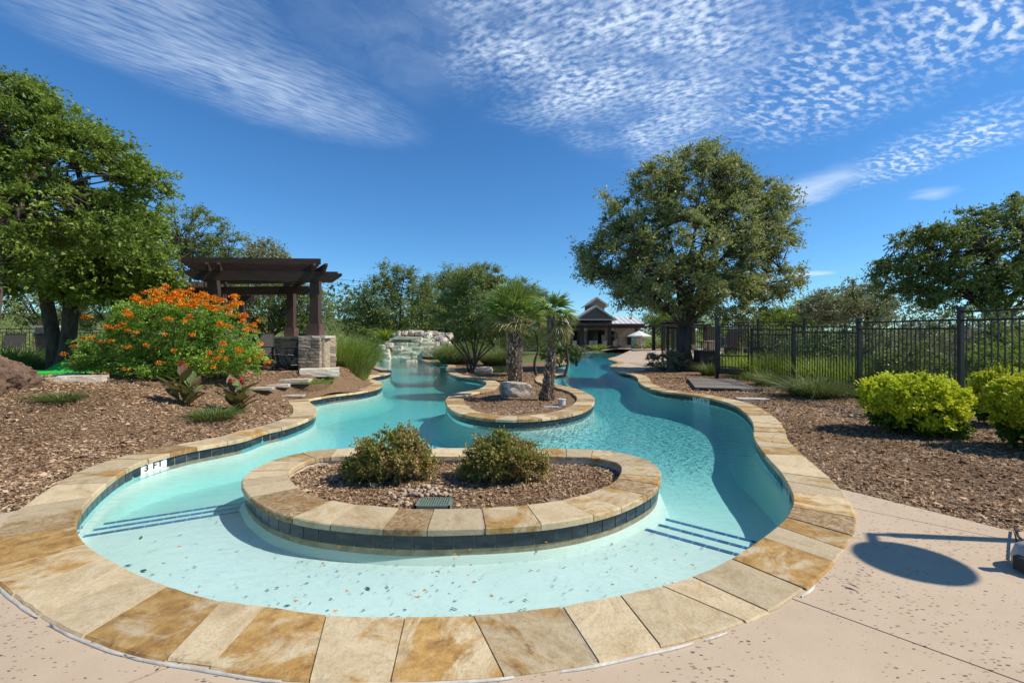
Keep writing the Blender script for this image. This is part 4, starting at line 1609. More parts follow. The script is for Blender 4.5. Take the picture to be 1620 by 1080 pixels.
for r_ in range(8):
    for c_ in range(2):
        w_ = 0.34 if (r_ + c_) % 2 else 0.24
        shared('block', blk[(r_ + c_) % 3], b, ((-0.13 if c_ == 0 else 0.17) + (0.05 if r_ % 2 else -0.05), 0, 0.09 + r_ * 0.18), (0, 0, 0), (0.30, 0.5, 0.175))
MB().box((-18.8, 18.4, 2.0), (0.72, 0.62, 0.08)).obj('cap', M['limestone'], b)

# ================================================================== trees
# big live oak over the right bank
cD = 22.4
x, _ = XZ(1086, 585, cD)
tree('live_oak_tree', 'large live oak with a broad dense crown standing alone right of the channel', 'tree', (x, cD, 0), (x - 0.12, cD, 2.1), 0.36,
     px_lobes([(1100, 300, 92, 66), (1020, 340, 80, 55), (1180, 345, 78, 60), (1090, 385, 130, 70), (985, 405, 76, 50), (1200, 425, 68, 62), (1075, 450, 120, 45),
               (945, 420, 34, 26), (1235, 400, 24, 40), (1150, 470, 75, 40), (1012, 464, 44, 28), (1105, 250, 40, 20), (1040, 285, 45, 35), (1150, 285, 50, 35), (1210, 320, 30, 35)], cD, 0.85),
     760, 0.74, 0.108, 20, 13, 21, 'leaf_center', 'bark', 16, twig_r=0.018, flat=0.8, shell=0.36)

# big leaning trees at the left edge
x0, y0, z0 = GT(12, 612)
tree('oak_tree', 'large leaning oak at the left edge with bright green windblown crown', 'tree', (-9.38, 7.9, 0.45), (-9.55, 8.4, 2.9), 0.19,
     px_lobes([(-90, 240, 140, 120), (45, 215, 100, 85), (140, 275, 82, 75), (210, 300, 48, 55), (60, 330, 90, 60), (-30, 380, 80, 60), (175, 370, 60, 40), (15, 160, 60, 35), (120, 215, 55, 38), (235, 290, 26, 30), (0, 400, 60, 45, -0.8), (20, 330, 55, 40, -0.9)], 9.2, 0.9),
     600, 0.42, 0.072, 17, 13, 31, 'leaf_left', 'bark', 15, twig_r=0.016, flat=0.7, wr=0.42)
tree('oak_tree', 'leafy oak on a forked dark trunk behind the pride of barbados shrub', 'tree', (-12.7, 12.9, 0.58), (-12.4, 12.8, 2.7), 0.20,
     px_lobes([(110, 400, 95, 55), (190, 385, 70, 60), (230, 420, 42, 50), (160, 440, 75, 42), (60, 440, 60, 30), (200, 350, 45, 30), (245, 455, 30, 25)], 12.6, 0.9),
     380, 0.50, 0.10, 15, 12, 37, 'leaf_left', 'bark', 12, twig_r=0.02, flat=0.7)
b = MB().tube([(-12.9, 12.9, 0.45), (-12.98, 12.9, 1.4), (-13.35, 13.0, 2.9), (-13.6, 13.1, 3.8)], [0.24, 0.17, 0.15, 0.09], 10)
tag(b.obj('tree_trunk', M['bark'], None, smooth=True), 'second dark leaning stem beside the forked oak trunk', 'tree')

# the buttressed stump of roots and soil at the left edge
rt = rock_mesh('root_mound', 'soil_root', 77, 34, 0.06, 0.25)
bm = bmesh.new()
bm.from_mesh(rt)
for v_ in bm.verts:
    c = v_.co
    a = math.atan2(c.y, c.x)
    v_.co.x *= 1 + 0.13 * math.sin(9 * a + 4 * c.z) + 0.05 * math.sin(23 * a)
    v_.co.y *= 1 + 0.13 * math.sin(9 * a + 4 * c.z) + 0.05 * math.sin(23 * a)
    if c.z > 0.2:
        f = 1 - (c.z - 0.2) * 1.5
        v_.co.x *= f
        v_.co.y *= f
    nv = noise.noise(v_.co * 5.0) * 0.09 + abs(noise.noise(Vector((v_.co.x * 14, v_.co.y * 14, v_.co.z * 7)))) * -0.22 + noise.noise(v_.co * 30) * 0.035
    v_.co *= 1 + nv
bm.to_mesh(rt)
bm.free()
rt.polygons.foreach_set('use_smooth', [True] * len(rt.polygons))
xr, yr, zr = GT(14, 625)
ro = bpy.data.objects.new('root_mound', rt)
ro.location = (-8.78, 7.55, 0.70)
ro.scale = (1.15, 1.1, 1.02)
link(ro)
tag(ro, 'swollen reddish brown root flare of the leaning oak at the left edge', 'tree root')

def bg_tree(label, d, lobes, base_px, n, seed, mat='leaf_oak', leaf=None, tw=None, r0=0.16, cat='tree', group='trees behind the pool garden', bark='bark', tp=None, twigs=12, lpt=9, name='oak_tree', z0=0.0, nlimb=7):
    L = px_lobes(lobes, d, 0.8)
    bx = (base_px - CX) / F * d
    lowest = min(l[2] - l[5] for l in L)
    mid = sum(l[2] for l in L) / len(L)
    tz = tp if tp is not None else max(z0 + 0.6, lowest + 0.35 * (mid - lowest))
    return tree(name, label, cat, (bx, d, z0), (bx + 0.1, d, tz), r0, L, int(n * 1.3), tw or d * 0.026, max(0.085, (leaf or d * 0.0050) * 0.78), twigs, lpt, seed, mat, bark, nlimb, group, twig_r=0.018)


bg_tree('rounded oak whose top shows above the pergola\'s left end', 24, [(300, 368, 62, 46), (348, 390, 38, 36), (255, 395, 50, 55), (300, 430, 85, 44), (280, 480, 75, 44)], 300, 300, 51, 'leaf_oak', z0=0.3)
bg_tree('slim grey green tree peeping over the pergola roof', 30, [(420, 402, 32, 22), (405, 440, 44, 34), (440, 430, 34, 32)], 425, 150, 52, 'leaf_grey')
bg_tree('dark oak seen between the pergola posts', 26, [(420, 480, 65, 48), (475, 490, 50, 42), (375, 500, 46, 42)], 425, 200, 53, 'leaf_oak', z0=0.0, tp=1.7)
bg_tree('shaded evergreen oak behind the left fence', 25, [(40, 470, 80, 45), (120, 490, 60, 40), (-40, 450, 80, 60)], 60, 150, 54, 'leaf_oak', z0=0.5, tp=2.2)
bg_tree('grey green evergreen behind the stone pillar', 27, [(190, 490, 60, 42), (240, 470, 55, 45)], 200, 120, 55, 'leaf_oak', z0=0.4, tp=1.9)
bg_tree('tall knobbly oak rising behind the rock waterfall', 46, [(632, 450, 26, 36), (665, 462, 26, 32), (600, 475, 38, 34), (645, 500, 60, 36), (614, 436, 18, 22), (572, 495, 30, 28), (600, 520, 60, 24)], 632, 300, 56, 'leaf_oak', r0=0.24, leaf=0.20)
bg_tree('dense round oak right behind the waterfall stones', 52, [(690, 475, 36, 38), (712, 450, 24, 30), (700, 505, 42, 34)], 700, 220, 57, 'leaf_oak', r0=0.22, leaf=0.19)
bg_tree('spreading oak behind the small multi stemmed tree', 49, [(742, 455, 38, 36), (775, 470, 34, 32), (755, 505, 54, 36)], 750, 220, 58, 'leaf_oak', r0=0.22, leaf=0.18)
bg_tree('oak showing past the fan palm crown', 48, [(820, 468, 38, 27), (850, 482, 26, 22), (800, 490, 42, 32), (838, 508, 40, 26)], 822, 200, 59, 'leaf_oak', r0=0.2, leaf=0.18)
bg_tree('low bright green tree behind the clubhouse end', 66, [(1090, 500, 30, 26), (1060, 510, 26, 20), (1120, 515, 26, 18)], 1085, 90, 60, 'leaf_bright', leaf=0.28)
bg_tree('pale tree crown under the big oak left of its trunk', 70, [(1045, 505, 20, 18), (1070, 500, 18, 20)], 1055, 60, 61, 'leaf_grey', leaf=0.3)
# right-hand side beyond the fence
bg_tree('wide open oak with dark forked limbs rising beyond the right fence', 17.5, [(1480, 400, 70, 52), (1560, 375, 85, 55), (1640, 370, 90, 75), (1420, 440, 42, 28), (1520, 455, 85, 36), (1600, 450, 80, 40), (1450, 470, 50, 22), (1395, 430, 18, 14), (1710, 430, 70, 80), (1540, 410, 110, 60), (1440, 425, 60, 40)], 1575, 520, 62, 'leaf_oak',
        leaf=0.095, tw=0.48, r0=0.22, tp=2.3, twigs=14, lpt=10, nlimb=13)
bg_tree('olive green brush tree over the middle of the right fence', 30, [(1330, 484, 50, 30), (1374, 476, 40, 32), (1298, 496, 38, 22)], 1335, 170, 63, 'leaf_grey', tp=1.2)
bg_tree('bright green brush tree farther along the right fence line', 42, [(1290, 494, 42, 22), (1240, 503, 42, 17), (1340, 480, 28, 22)], 1280, 140, 64, 'leaf_bright', tp=1.2)
bg_tree('low hazy green brush just right of the big oak', 50, [(1195, 512, 30, 10), (1225, 508, 34, 12), (1260, 505, 36, 12)], 1215, 80, 65, 'leaf_grey', tp=1.0)
bg_tree('small scraggly tree with one bare leaning top beyond the fence', 22, [(1360, 500, 26, 24), (1392, 490, 26, 26), (1350, 462, 8, 22)], 1372, 80, 66, 'leaf_grey', tp=1.6, twigs=8)


def brush(label, cx, d, rx, top_py, seed, mat, n=110, leaf=0.06, tw=0.26, name='brush_shrub', z0=0.0, group='brush beyond the right fence', dr=0.8, twigs=12, lpt=9):
    x, zt = XZ(cx, top_py, d)
    rxm = rx * d / F
    hz = (zt - z0) / 2
    return bush(name, label, 'shrub', (x, d, z0), [(x, d, z0 + hz, rxm, rxm * dr, hz), (x + rxm * .4, d + .1, z0 + hz * 0.8, rxm * .6, rxm * .6, hz * .85), (x - rxm * .45, d, z0 + hz * .75, rxm * .55, rxm * .6, hz * .75)],
                n, tw, leaf, twigs, lpt, seed, mat, group)


brush('silvery sage bush topping the fence panel left of the oak', 1435, 13.5, 62, 470, 71, 'leaf_grey', 150, 0.055, z0=-0.1)
brush('dark leafy shrub pressed against the fence behind the golden shrub', 1440, 11.6, 56, 530, 72, 'leaf_oak', 150, 0.055, z0=-0.1)
brush('yellow green brush at the far right behind the fence', 1600, 11.0, 70, 520, 73, 'leaf_bright', 150, 0.05, z0=-0.1)
brush('bright weedy brush behind the middle fence panel', 1320, 17.5, 46, 520, 74, 'leaf_bright', 120, 0.06, z0=-0.1)
brush('grey green brush left of the dark fence shrub', 1385, 15.5, 40, 505, 75, 'leaf_grey', 110, 0.06, z0=-0.1)
brush('tall tangled brush below the open oak', 1530, 15.0, 70, 480, 76, 'leaf_oak', 150, 0.07, z0=-0.1)
brush('grey brush below the bare branches at the far right', 1620, 14.5, 70, 480, 77, 'leaf_grey', 140, 0.07, z0=-0.1)
brush('dim brush behind the terrace chairs near the gate', 1215, 34, 40, 512, 78, 'leaf_oak', 90, 0.14, 0.6)

# bare branches
rb = np.random.RandomState(5)
b = MB()
bx0, by0 = 11.6, 12.6


def twig(p, d, L, r, lev):
    q_ = p + d * L
    m_ = p.lerp(q_, 0.5) + Vector((rb.uniform(-.06, .06), rb.uniform(-.06, .06), rb.uniform(-.05, .05))) * L
    b.tube([p, m_, q_], [r, r * 0.8, r * 0.5], 4, False)
    if lev > 0:
        for _ in range(3):
            t = rb.uniform(0.35, 1.0)
            dd = (d + Vector((rb.uniform(-.8, .8), rb.uniform(-.8, .8), rb.uniform(-.3, .6)))).normalized()
            twig(p.lerp(q_, t), dd, L * rb.uniform(0.5, 0.8), r * 0.55, lev - 1)


for k in range(9):
    a = rb.uniform(0, 6.28)
    twig(Vector((bx0, by0, 0.0)), Vector((0.55 * math.cos(a), 0.4 * math.sin(a), 1)).normalized(), rb.uniform(0.9, 1.2), 0.022, 4)
tag(b.obj('bare_shrub', M['dry_twig'], None), 'leafless shrub with pale dry branches above the right fence', 'shrub')

# rough tall grass outside the fence
for i, (cx, cy, r_, n_, h_) in enumerate([(10.2, 13.2, 1.6, 2600, 1.15), (10.4, 17.5, 1.8, 2200, 1.2), (10.6, 9.6, 1.6, 1800, 0.9), (11.2, 22, 2.0, 1500, 1.2)]):
    V = grass_verts((cx, cy, -0.05), r_, n_, h_, 0.022, 300 + i, 0.35, 0.25)
    o = bpy.data.objects.new('wild_grass', np_mesh('wild_grass', V, 4, M['grass_lawn']))
    tag(link(o), 'tall bright wild grass growing outside the right fence', 'grass', kind='stuff')

def undergrowth(name, label, pxa, pxb, d, z0, z1, n, leaf, mat, seed):
    r_ = np.random.RandomState(seed)
    nc = n // 60
    cxs = (r_.uniform(pxa, pxb, nc) - CX) / F * d
    cys = d + r_.uniform(-1.5, 2.5, nc)
    hh = (z1 - z0) * (0.55 + 0.45 * np.sin(cxs * 0.9 + seed) * np.sin(cxs * 0.37 + 2)) * r_.uniform(0.25, 1.0, nc)
    C = np.repeat(np.stack([cxs, cys, z0 + hh], 1), 60, 0) + r_.normal(0, 1, (nc * 60, 3)) * np.array([0.5, 0.5, 0.32])
    C[:, 2] = np.maximum(C[:, 2], z0)
    V_ = leaf_quads(C, np.tile([[0, 0, .5]], (len(C), 1)), r_, leaf * 0.85, 0.6, 0.5, 1.0, tri=True)
    tag(link(bpy.data.objects.new(name, np_mesh(name, V_, 3, M[mat]))), label, 'undergrowth', kind='stuff')


undergrowth('undergrowth', 'dark scrub under the oaks behind the waterfall', 520, 890, 50, 0, 4.2, 22000, 0.18, 'leaf_oak', 1)
undergrowth('undergrowth', 'scrub behind the left fence under the oaks', -60, 420, 32, 0.2, 3.6, 20000, 0.13, 'leaf_oak', 2)
undergrowth('undergrowth', 'pale olive scrub beyond the right fence', 1180, 1700, 30, 0, 2.6, 22000, 0.12, 'leaf_grey', 3)
undergrowth('undergrowth', 'thick scrub right behind the right fence', 1290, 1760, 17, 0, 2.9, 36000, 0.09, 'leaf_oak', 5)
undergrowth('undergrowth', 'distant scrub right of the clubhouse', 1020, 1300, 78, 0, 5.2, 14000, 0.28, 'leaf_bright', 4)

# distant wooded hill
rs_h = np.random.RandomState(9)
nh = 30000
Yh = rs_h.uniform(150, 240, nh)
Xh = rs_h.uniform(-260, 120, nh)
prof = np.exp(-((Xh + 70) / 55.0) ** 2) * 20 + 3 + 2 * np.sin(Xh * .07)
kk = rs_h.uniform(0, 1, nh)
Zh = kk * prof * 1.0 + 1
Ch = np.stack([Xh, Yh + kk * 20, Zh], 1)
V = leaf_quads(Ch, np.tile([[0, 0, .3]], (nh, 1)), rs_h, 1.4, 0.8, 0.6, 1.0, tri=True)
tag(link(bpy.data.objects.new('wooded_hill', np_mesh('wooded_hill', V, 3, M['hill']))), 'distant wooded hill', 'woods', kind='stuff')

# ================================================================== shrubs in the planter island
def island_shrub(label, px0, px1, top, bot, seed):
    zb = -0.1
    cx = (px0 + px1) / 2
    x, y = G(cx, bot, zb)
    y += 0.18
    x = (cx - CX) / F * y
    hz = (CAMZ + (CY - top) / F * y) - zb
    rx = (px1 - px0) / 2 * y / F
    root = bush('abelia_shrub', label, 'shrub', (x, y, zb),
                [(x, y, zb + hz * .5, rx * .78, rx * .75, hz * .42), (x - rx * .35, y, zb + hz * .38, rx * .55, rx * .6, hz * .34), (x + rx * .38, y, zb + hz * .40, rx * .5, rx * .6, hz * .36),
                 (x + rx * (.25 if seed == 101 else -.2), y, zb + hz * .70, rx * .38, rx * .4, hz * .28), (x - rx * .7, y - .05, zb + hz * .22, rx * .3, rx * .3, hz * .2), (x + rx * .75, y, zb + hz * .28, rx * .28, rx * .3, hz * .2)],
                300, 0.125, 0.026, 8, 13, seed, 'leaf_abelia', 'pair of abelia shrubs in the oval planter', 26, 0.006, 'stem_red', wr=0.6, flat=0.95, up=0.3)
    return root


island_shrub('reddish tipped abelia shrub in the oval planter, left of the river pebbles', 548, 686, 674, 766, 101)
island_shrub('greener abelia shrub in the oval planter, right of the drain grate', 728, 868, 682, 766, 102)

# river pebbles round the drain
peb = [rock_mesh('pebble', 'pebble', 120 + i, 2, 0.05, 0.25) for i in range(4)]
for p_ in peb:
    p_.polygons.foreach_set('use_smooth', [True] * len(p_.polygons))
pr = empty('river_pebbles', (-0.7, 3.95, -0.1), 'heap of tan river pebbles round the drain grate in the oval planter', 'pebbles')
rp_ = random.Random(21)
placed = 0
while placed < 130:
    px = rp_.gauss(672, 34)
    py = rp_.gauss(786, 9)
    if not (607 < px < 738 and 768 < py < 801) or (650 < px < 718 and py > 786):
        continue
    x, y = G(px, py, -0.095)
    s = rp_.uniform(0.022, 0.055)
    shared('pebble', peb[rp_.randrange(4)], pr, (x + 0.7, y - 3.95, s * 0.22 + rp_.uniform(0, 0.02) * (1 if abs(px - 675) < 40 else 0)), (rp_.uniform(-.4, .4), rp_.uniform(-.4, .4), rp_.uniform(0, 3)),
           (s, s * rp_.uniform(.65, .95), s * rp_.uniform(.5, .75)))
    placed += 1

# drain grate
gx0, gy0 = G(684, 802, -0.06)
dg_ = empty('drain_grate', (gx0, gy0 + 0.10, -0.10), 'square green plastic drain grate among the pebbles of the oval planter', 'drain')
b = MB()
GW, GH = 0.31, 0.22
for s in (-1, 1):
    b.box((s * (GW / 2 - .008), 0, 0.03), (0.016, GH, 0.05))
    b.box((0, s * (GH / 2 - .008), 0.03), (GW, 0.016, 0.05))
b.obj('rim', M['drain'], dg_, world=False)
for k in range(13):
    MB().box((-GW / 2 + 0.022 + k * (GW - 0.044) / 12, 0, 0.045), (0.011, GH - 0.03, 0.016)).obj('slat', M['drain'], dg_, world=False)
for k in range(3):
    MB().box((0, -GH / 4 + k * GH / 4, 0.043), (GW - 0.03, 0.009, 0.014)).obj('crossbar', M['drain'], dg_, world=False)
MB().box((0, 0, 0.002), (GW - .03, GH - .03, 0.004)).obj('sump', M['letter'], dg_, world=False)

# ================================================================== middle bank: palms, boulder, multi-stemmed tree
def frond_mesh(seed, L=0.55, n=22, fan=2.5, pet=0.5, mat='palm_green', droop=0.25):
    """fan leaf: petiole along +x, a fan of narrow segments"""
    r = np.random.RandomState(seed)
    qs = []
    # petiole
    w_ = 0.010
    qs.append([(0, -w_, 0), (pet, -w_ * .7, 0.02), (pet, w_ * .7, 0.02), (0, w_, 0)])
    qs.append([(0, 0, -w_), (pet, 0, 0.02 - w_), (pet, 0, 0.02 + w_ * .5), (0, 0, w_)])
    for k in range(n):
        a = (k / (n - 1) - 0.5) * fan + r.normal(0, 0.03)
        l_ = L * (0.75 + 0.25 * math.cos(a)) * r.uniform(0.88, 1.08)
        d = np.array([math.cos(a), math.sin(a), 0.28 * math.cos(a * 1.2)])
        sdv = np.array([-math.sin(a), math.cos(a), 0.5 * (1 if k % 2 else -1)])
        sdv /= np.linalg.norm(sdv)
        prev = None
        for s in range(4):
            t = s / 3
            c = np.array([pet, 0, 0.02]) + d * l_ * t
            c[2] -= droop * l_ * t * t * r.uniform(0.7, 1.5)
            hw = 0.019 * (0.5 + t) * (1 - t) * 1.7 + 0.002
            cur = (c - sdv * hw, c + sdv * hw)
            if prev is not None:
                qs.append([tuple(prev[0]), tuple(prev[1]), tuple(cur[1]), tuple(cur[0])])
            prev = cur
    return np_mesh('frond', np.array(qs).reshape(-1, 3), 4, M[mat])


def boots(path, rad, n, seed, size=0.07, off=(0, 0, 0)):
    """pointed dried leaf bases all round a palm trunk"""
    r = np.random.RandomState(seed)
    t = r.uniform(0, 1, n)
    k = len(path) - 1
    P = np.array([tuple(p) for p in path], float)
    i = np.minimum((t * k).astype(int), k - 1)
    f = (t * k - i)[:, None]
    C = P[i] * (1 - f) + P[i + 1] * f
    RR = np.array(rad)
    rr = RR[i] * (1 - f[:, 0]) + RR[i + 1] * f[:, 0]
    a = r.uniform(0, 2 * np.pi, n)
    o_ = np.stack([np.cos(a), np.sin(a), np.zeros(n)], 1)
    sdv = np.stack([-np.sin(a), np.cos(a), np.zeros(n)], 1)
    s = size * r.uniform(0.6, 1.3, n)
    B = C + o_ * (rr * 0.92)[:, None]
    tip = B + o_ * (s * 0.75)[:, None] + np.array([0, 0, 1.0]) * (s * 1.0)[:, None]
    lowp = B - np.array([0, 0, 1.0]) * (s * 0.55)[:, None] + o_ * (s * 0.15)[:, None]
    l_ = B - sdv * (s * 0.5)[:, None] + np.array([0, 0, 1.0]) * (s * 0.2)[:, None]
    rgt = B + sdv * (s * 0.5)[:, None] + np.array([0, 0, 1.0]) * (s * 0.2)[:, None]
    mid = B + o_ * (s * 0.5)[:, None] + np.array([0, 0, 1.0]) * (s * 0.15)[:, None]
    q1 = np.stack([lowp, mid, tip, l_], 1)
    q2 = np.stack([lowp, rgt, tip, mid], 1)
    return np.concatenate([q1, q2], 0).reshape(-1, 3)


def palm(label, path, rad, nfr, seed, L, pet, up_lo, up_hi, mats=('palm_green',), nboot=620, bsz=0.07, bias=None, droop=0.3, dry=0.8):
    base = tuple(path[0])
    root = empty('palm_tree', base, label, 'palm')
    b = MB().tube(path, rad, 12)
    b.obj('trunk', M['bark'], root, smooth=True)
    bt = bpy.data.objects.new('leaf_bases', np_mesh('leaf_bases', boots(path, rad, nboot, seed, bsz), 4, M['boot'], base))
    link(bt, root)
    tag(bt, kind='stuff')
    r = random.Random(seed)
    meshes = [[frond_mesh(seed * 10 + i, L, 22, 2.5, pet, m_, droop) for i in range(3)] for m_ in mats]
    top = Vector(path[-1]) - Vector(base)
    for k in range(nfr):
        t = k / (nfr - 1)
        el = up_hi + (up_lo - up_hi) * t + r.uniform(-.15, .15)
        az = k * 2.39996 + r.uniform(-.3, .3)
        if bias is not None and t > 0.4 and r.random() < 0.7:
            az = bias + r.uniform(-1.3, 1.3)
        mi = 0 if (t < dry or len(mats) == 1) else 1
        shared('frond', meshes[mi][r.randrange(3)], root, tuple(top + Vector((0, 0, -0.12 * t))), (r.uniform(-.5, .5), -el, az), (1, 1, 1))
    return root


palm('stocky fan palm with thick shaggy trunk and full green crown', [(0.13, 16.6, -0.08), (0.09, 16.6, 0.35), (0.10, 16.6, 1.1), (0.06, 16.6, 1.85), (0.05, 16.6, 2.30)], [0.25, 0.27, 0.27, 0.23, 0.15],
     72, 3, 0.82, 0.60, -0.35, 1.4, ('palm_green', 'palm_dry'), 800, 0.085)
palm('slim leaning fan palm with drooping yellowing crown near the channel', [(0.87, 11.55, -0.1), (0.90, 11.55, 0.15), (0.98, 11.55, 0.8), (1.01, 11.55, 1.5), (1.0, 11.55, 2.05)], [0.21, 0.15, 0.115, 0.12, 0.09],
     26, 4, 0.42, 0.34, -1.2, 1.1, ('palm_green', 'palm_dry'), 620, 0.055, bias=0.2, droop=0.5, dry=0.45)

xb, yb = G(816, 628, -0.09)
bo = rock_mesh('boulder', 'boulder', 201, 7, 0.07, 0.45)
o = bpy.data.objects.new('boulder', bo)
o.location = (xb, yb + 0.25, 0.07)
o.rotation_euler = (0.05, 0.08, 0.3)
o.scale = (0.86, 0.60, 0.46)
tag(link(o), 'rough pale grey boulder resting at the foot of the fan palm', 'boulder')
for px, py, s, lb in ((765, 588, .5, 'low pale stone left of the stocky palm base'), ):
    x, y, z = (px - CX) / F * 20.5, 20.5, 0
    o = bpy.data.objects.new('garden_stone', rock_mesh('garden_stone', 'boulder', 202, 3, 0.08, 0.4))
    o.location = (x, y, 0.08)
    o.scale = (0.9, .5, .4)
    tag(link(o), lb, 'stone')

# multi-stemmed small tree
rt_ = np.random.RandomState(66)
d = 21.0
base = ((748 - CX) / F * d, d, 0.0)
root = empty('multi_stem_tree', base, 'small tree of many thin dark stems fanning up beside the stocky palm', 'tree')
V, P = crown_verts(px_lobes([(720, 490, 36, 42), (760, 478, 50, 50), (800, 498, 42, 40), (745, 515, 34, 18), (745, 446, 40, 26), (790, 522, 38, 18), (775, 440, 26, 20)], d, 0.8), 300, 0.5, 0.085, 14, 11, 67)
b = MB()
for i, (ex, ez) in enumerate([(-1.25, 1.7), (-0.95, 1.9), (-0.55, 2.0), (-0.2, 2.1), (0.1, 2.0), (0.4, 2.0), (0.75, 1.9), (1.05, 1.6), (-0.7, 1.3), (0.95, 1.2)]):
    s = Vector(base) + Vector((rt_.uniform(-.22, .22), rt_.uniform(-.15, .15), -.05))
    e = Vector(base) + Vector((ex, rt_.uniform(-.5, .5), ez))
    m1 = s.lerp(e, 0.4) + Vector((-0.12 * ex, 0, 0.1))
    pp = catmull([tuple(s), tuple(m1), tuple(e)], False, 4)
    b.tube(pp, [0.055 - 0.03 * j / 8 for j in range(len(pp))], 6)
    for j in rt_.choice(len(P), 16, replace=False):
        q_ = Vector(P[j])
        if (q_ - e).length < 1.7:
            b.tube([e, e.lerp(q_, .5) + Vector((0, 0, .08)), q_], [0.022, 0.015, 0.006], 4, False)
b.obj('trunk', M['bark'], root, smooth=True)
link(bpy.data.objects.new('crown', np_mesh('crown', V, 4, M['leaf_oak'], base)), root)
for i, (px, dd, nm) in enumerate([(848, 19.5, 'left'), (872, 18.5, 'middle'), (893, 19.0, 'right')]):
    x = (px - CX) / F * dd
    b = MB()
    pp = catmull([(x, dd, -0.08), (x - 0.06 + 0.1 * i, dd, 0.5), (x + 0.10, dd, 1.1), (x - 0.05 + 0.12 * i, dd, 1.9)], False, 5)
    b.tube(pp, [0.07 - 0.03 * j / 15 for j in range(len(pp))], 7)
    r_ = empty('sapling', (x, dd, -0.08), ['thin wavy dark sapling stem just right of the stocky palm trunk', 'thin dark sapling stem midway between the two palms', 'thin dark sapling stem closest to the leaning palm'][i], 'tree')
    b.obj('trunk', M['bark'], r_, smooth=True)
    V, P_ = crown_verts([(x - (.1, .3, .7)[i], dd, 2.35, .5, .45, .4)], 45, .34, .08, 12, 9, 90 + i)
    link(bpy.data.objects.new('crown', np_mesh('crown', V, 4, M['leaf_oak'], (x, dd, -0.08))), r_)

# garden planting on the middle bank
grass_clump('fountain_grass', 'wide weeping fountain grass clump spilling over the water right of the rock waterfall', ((722 - CX) / F * 29.0, 29.0, 0.05), 0.95, 4600, 1.6, 0.022, 401, 'grass_pale', droop=0.95, spread=0.6)
grass_clump('fountain_grass', 'feathery grass clump behind the many stemmed tree', ((790 - CX) / F * 27.0, 27.0, 0.02), 0.9, 2200, 1.3, 0.022, 402, 'grass_pale', droop=0.8)
bush('privet_shrub', 'bright yellow green shrub seen between the two palms', 'shrub', ((886 - CX) / F * 25.5, 25.5, 0), px_lobes([(870, 556, 22, 15), (890, 552, 20, 17), (905, 560, 14, 12)], 25.5), 130, .22, .07, 10, 9, 403, 'leaf_bright', 'shrubs of the middle bank')
bush('privet_shrub', 'bright yellow green shrub behind the fountain grass', 'shrub', ((745 - CX) / F * 31, 31, 0), px_lobes([(745, 552, 30, 14), (715, 552, 20, 12), (775, 553, 20, 12)], 31), 130, .26, .08, 10, 9, 404, 'leaf_bright', 'shrubs of the middle bank')
bush('sage_shrub', 'small grey green sage shrub at the right edge of the middle bank', 'shrub', ((912 - CX) / F * 26.5, 26.5, 0), px_lobes([(905, 562, 14, 13), (918, 556, 10, 10)], 26.5), 70, .2, .06, 10, 9, 405, 'leaf_grey', 'shrubs of the middle bank')
for px, py, lb, s in ((785, 588, 'dark grassy tuft left of the stocky palm foot', 406), ):
    x, y = G(px, py, 0)
    grass_clump('liriope_tuft', lb, (x, y, -0.02), 0.38, 500, 0.34, 0.014, s, 'liriope', droop=0.6)

# white lamp housing and white grate on the middle bank
x, y = G(889, 641, -0.09)
lamp = empty('landscape_light', (x, y, -0.09), 'stubby white cylindrical light standing on the mulch inside the round bank', 'light')
MB().tube([(0, 0, 0), (0, 0, 0.13)], [0.085, 0.085], 16).obj('body', M['white_plastic'], lamp, world=False)
MB().tube([(0, 0, 0.13), (0, 0, 0.15)], [0.095, 0.095], 16).obj('cap', M['white_plastic'], lamp, world=False)
x, y = G(872, 644, -0.08)
vg = empty('vent_grate', (x, y, -0.08), 'flat white plastic grate on the mulch left of the stubby light', 'grate')
for k in range(6):
    MB().box((-0.13 + k * 0.052, 0, 0.012), (0.03, 0.14, 0.02), 0.1).obj('slat', M['white_plastic'], vg, world=False)
MB().box((0, 0, 0.004), (0.34, 0.16, 0.008)).obj('base', M['white_plastic'], vg, world=False)

# ================================================================== rock waterfall
wf = empty('rock_waterfall', ((650 - CX) / F * 36, 37.0, -0.15), 'stacked pale stone waterfall with green stained face at the end of the left channel', 'waterfall')
wrocks = [rock_mesh('stone', 'limestone', 500 + i, 2, 0.07, 0.55) for i in range(5)]
grocks = [rock_mesh('stone', 'algae_stone', 510 + i, 2, 0.05, 0.72) for i in range(5)]
rw = random.Random(8)


def wstone(px, py, w_px, h_px, d, green=False, dy=0.7):
    x, z = XZ(px, py, d)
    me_ = (grocks if green else wrocks)[rw.randrange(5)]
    s = d / F
    shared('stone', me_, wf, (x - wf.location.x, d - wf.location.y, z - wf.location.z), (rw.uniform(-.1, .1), rw.uniform(-.06, .06), rw.uniform(-.15, .15)), (w_px * s * 1.10, dy, h_px * s * 1.12))


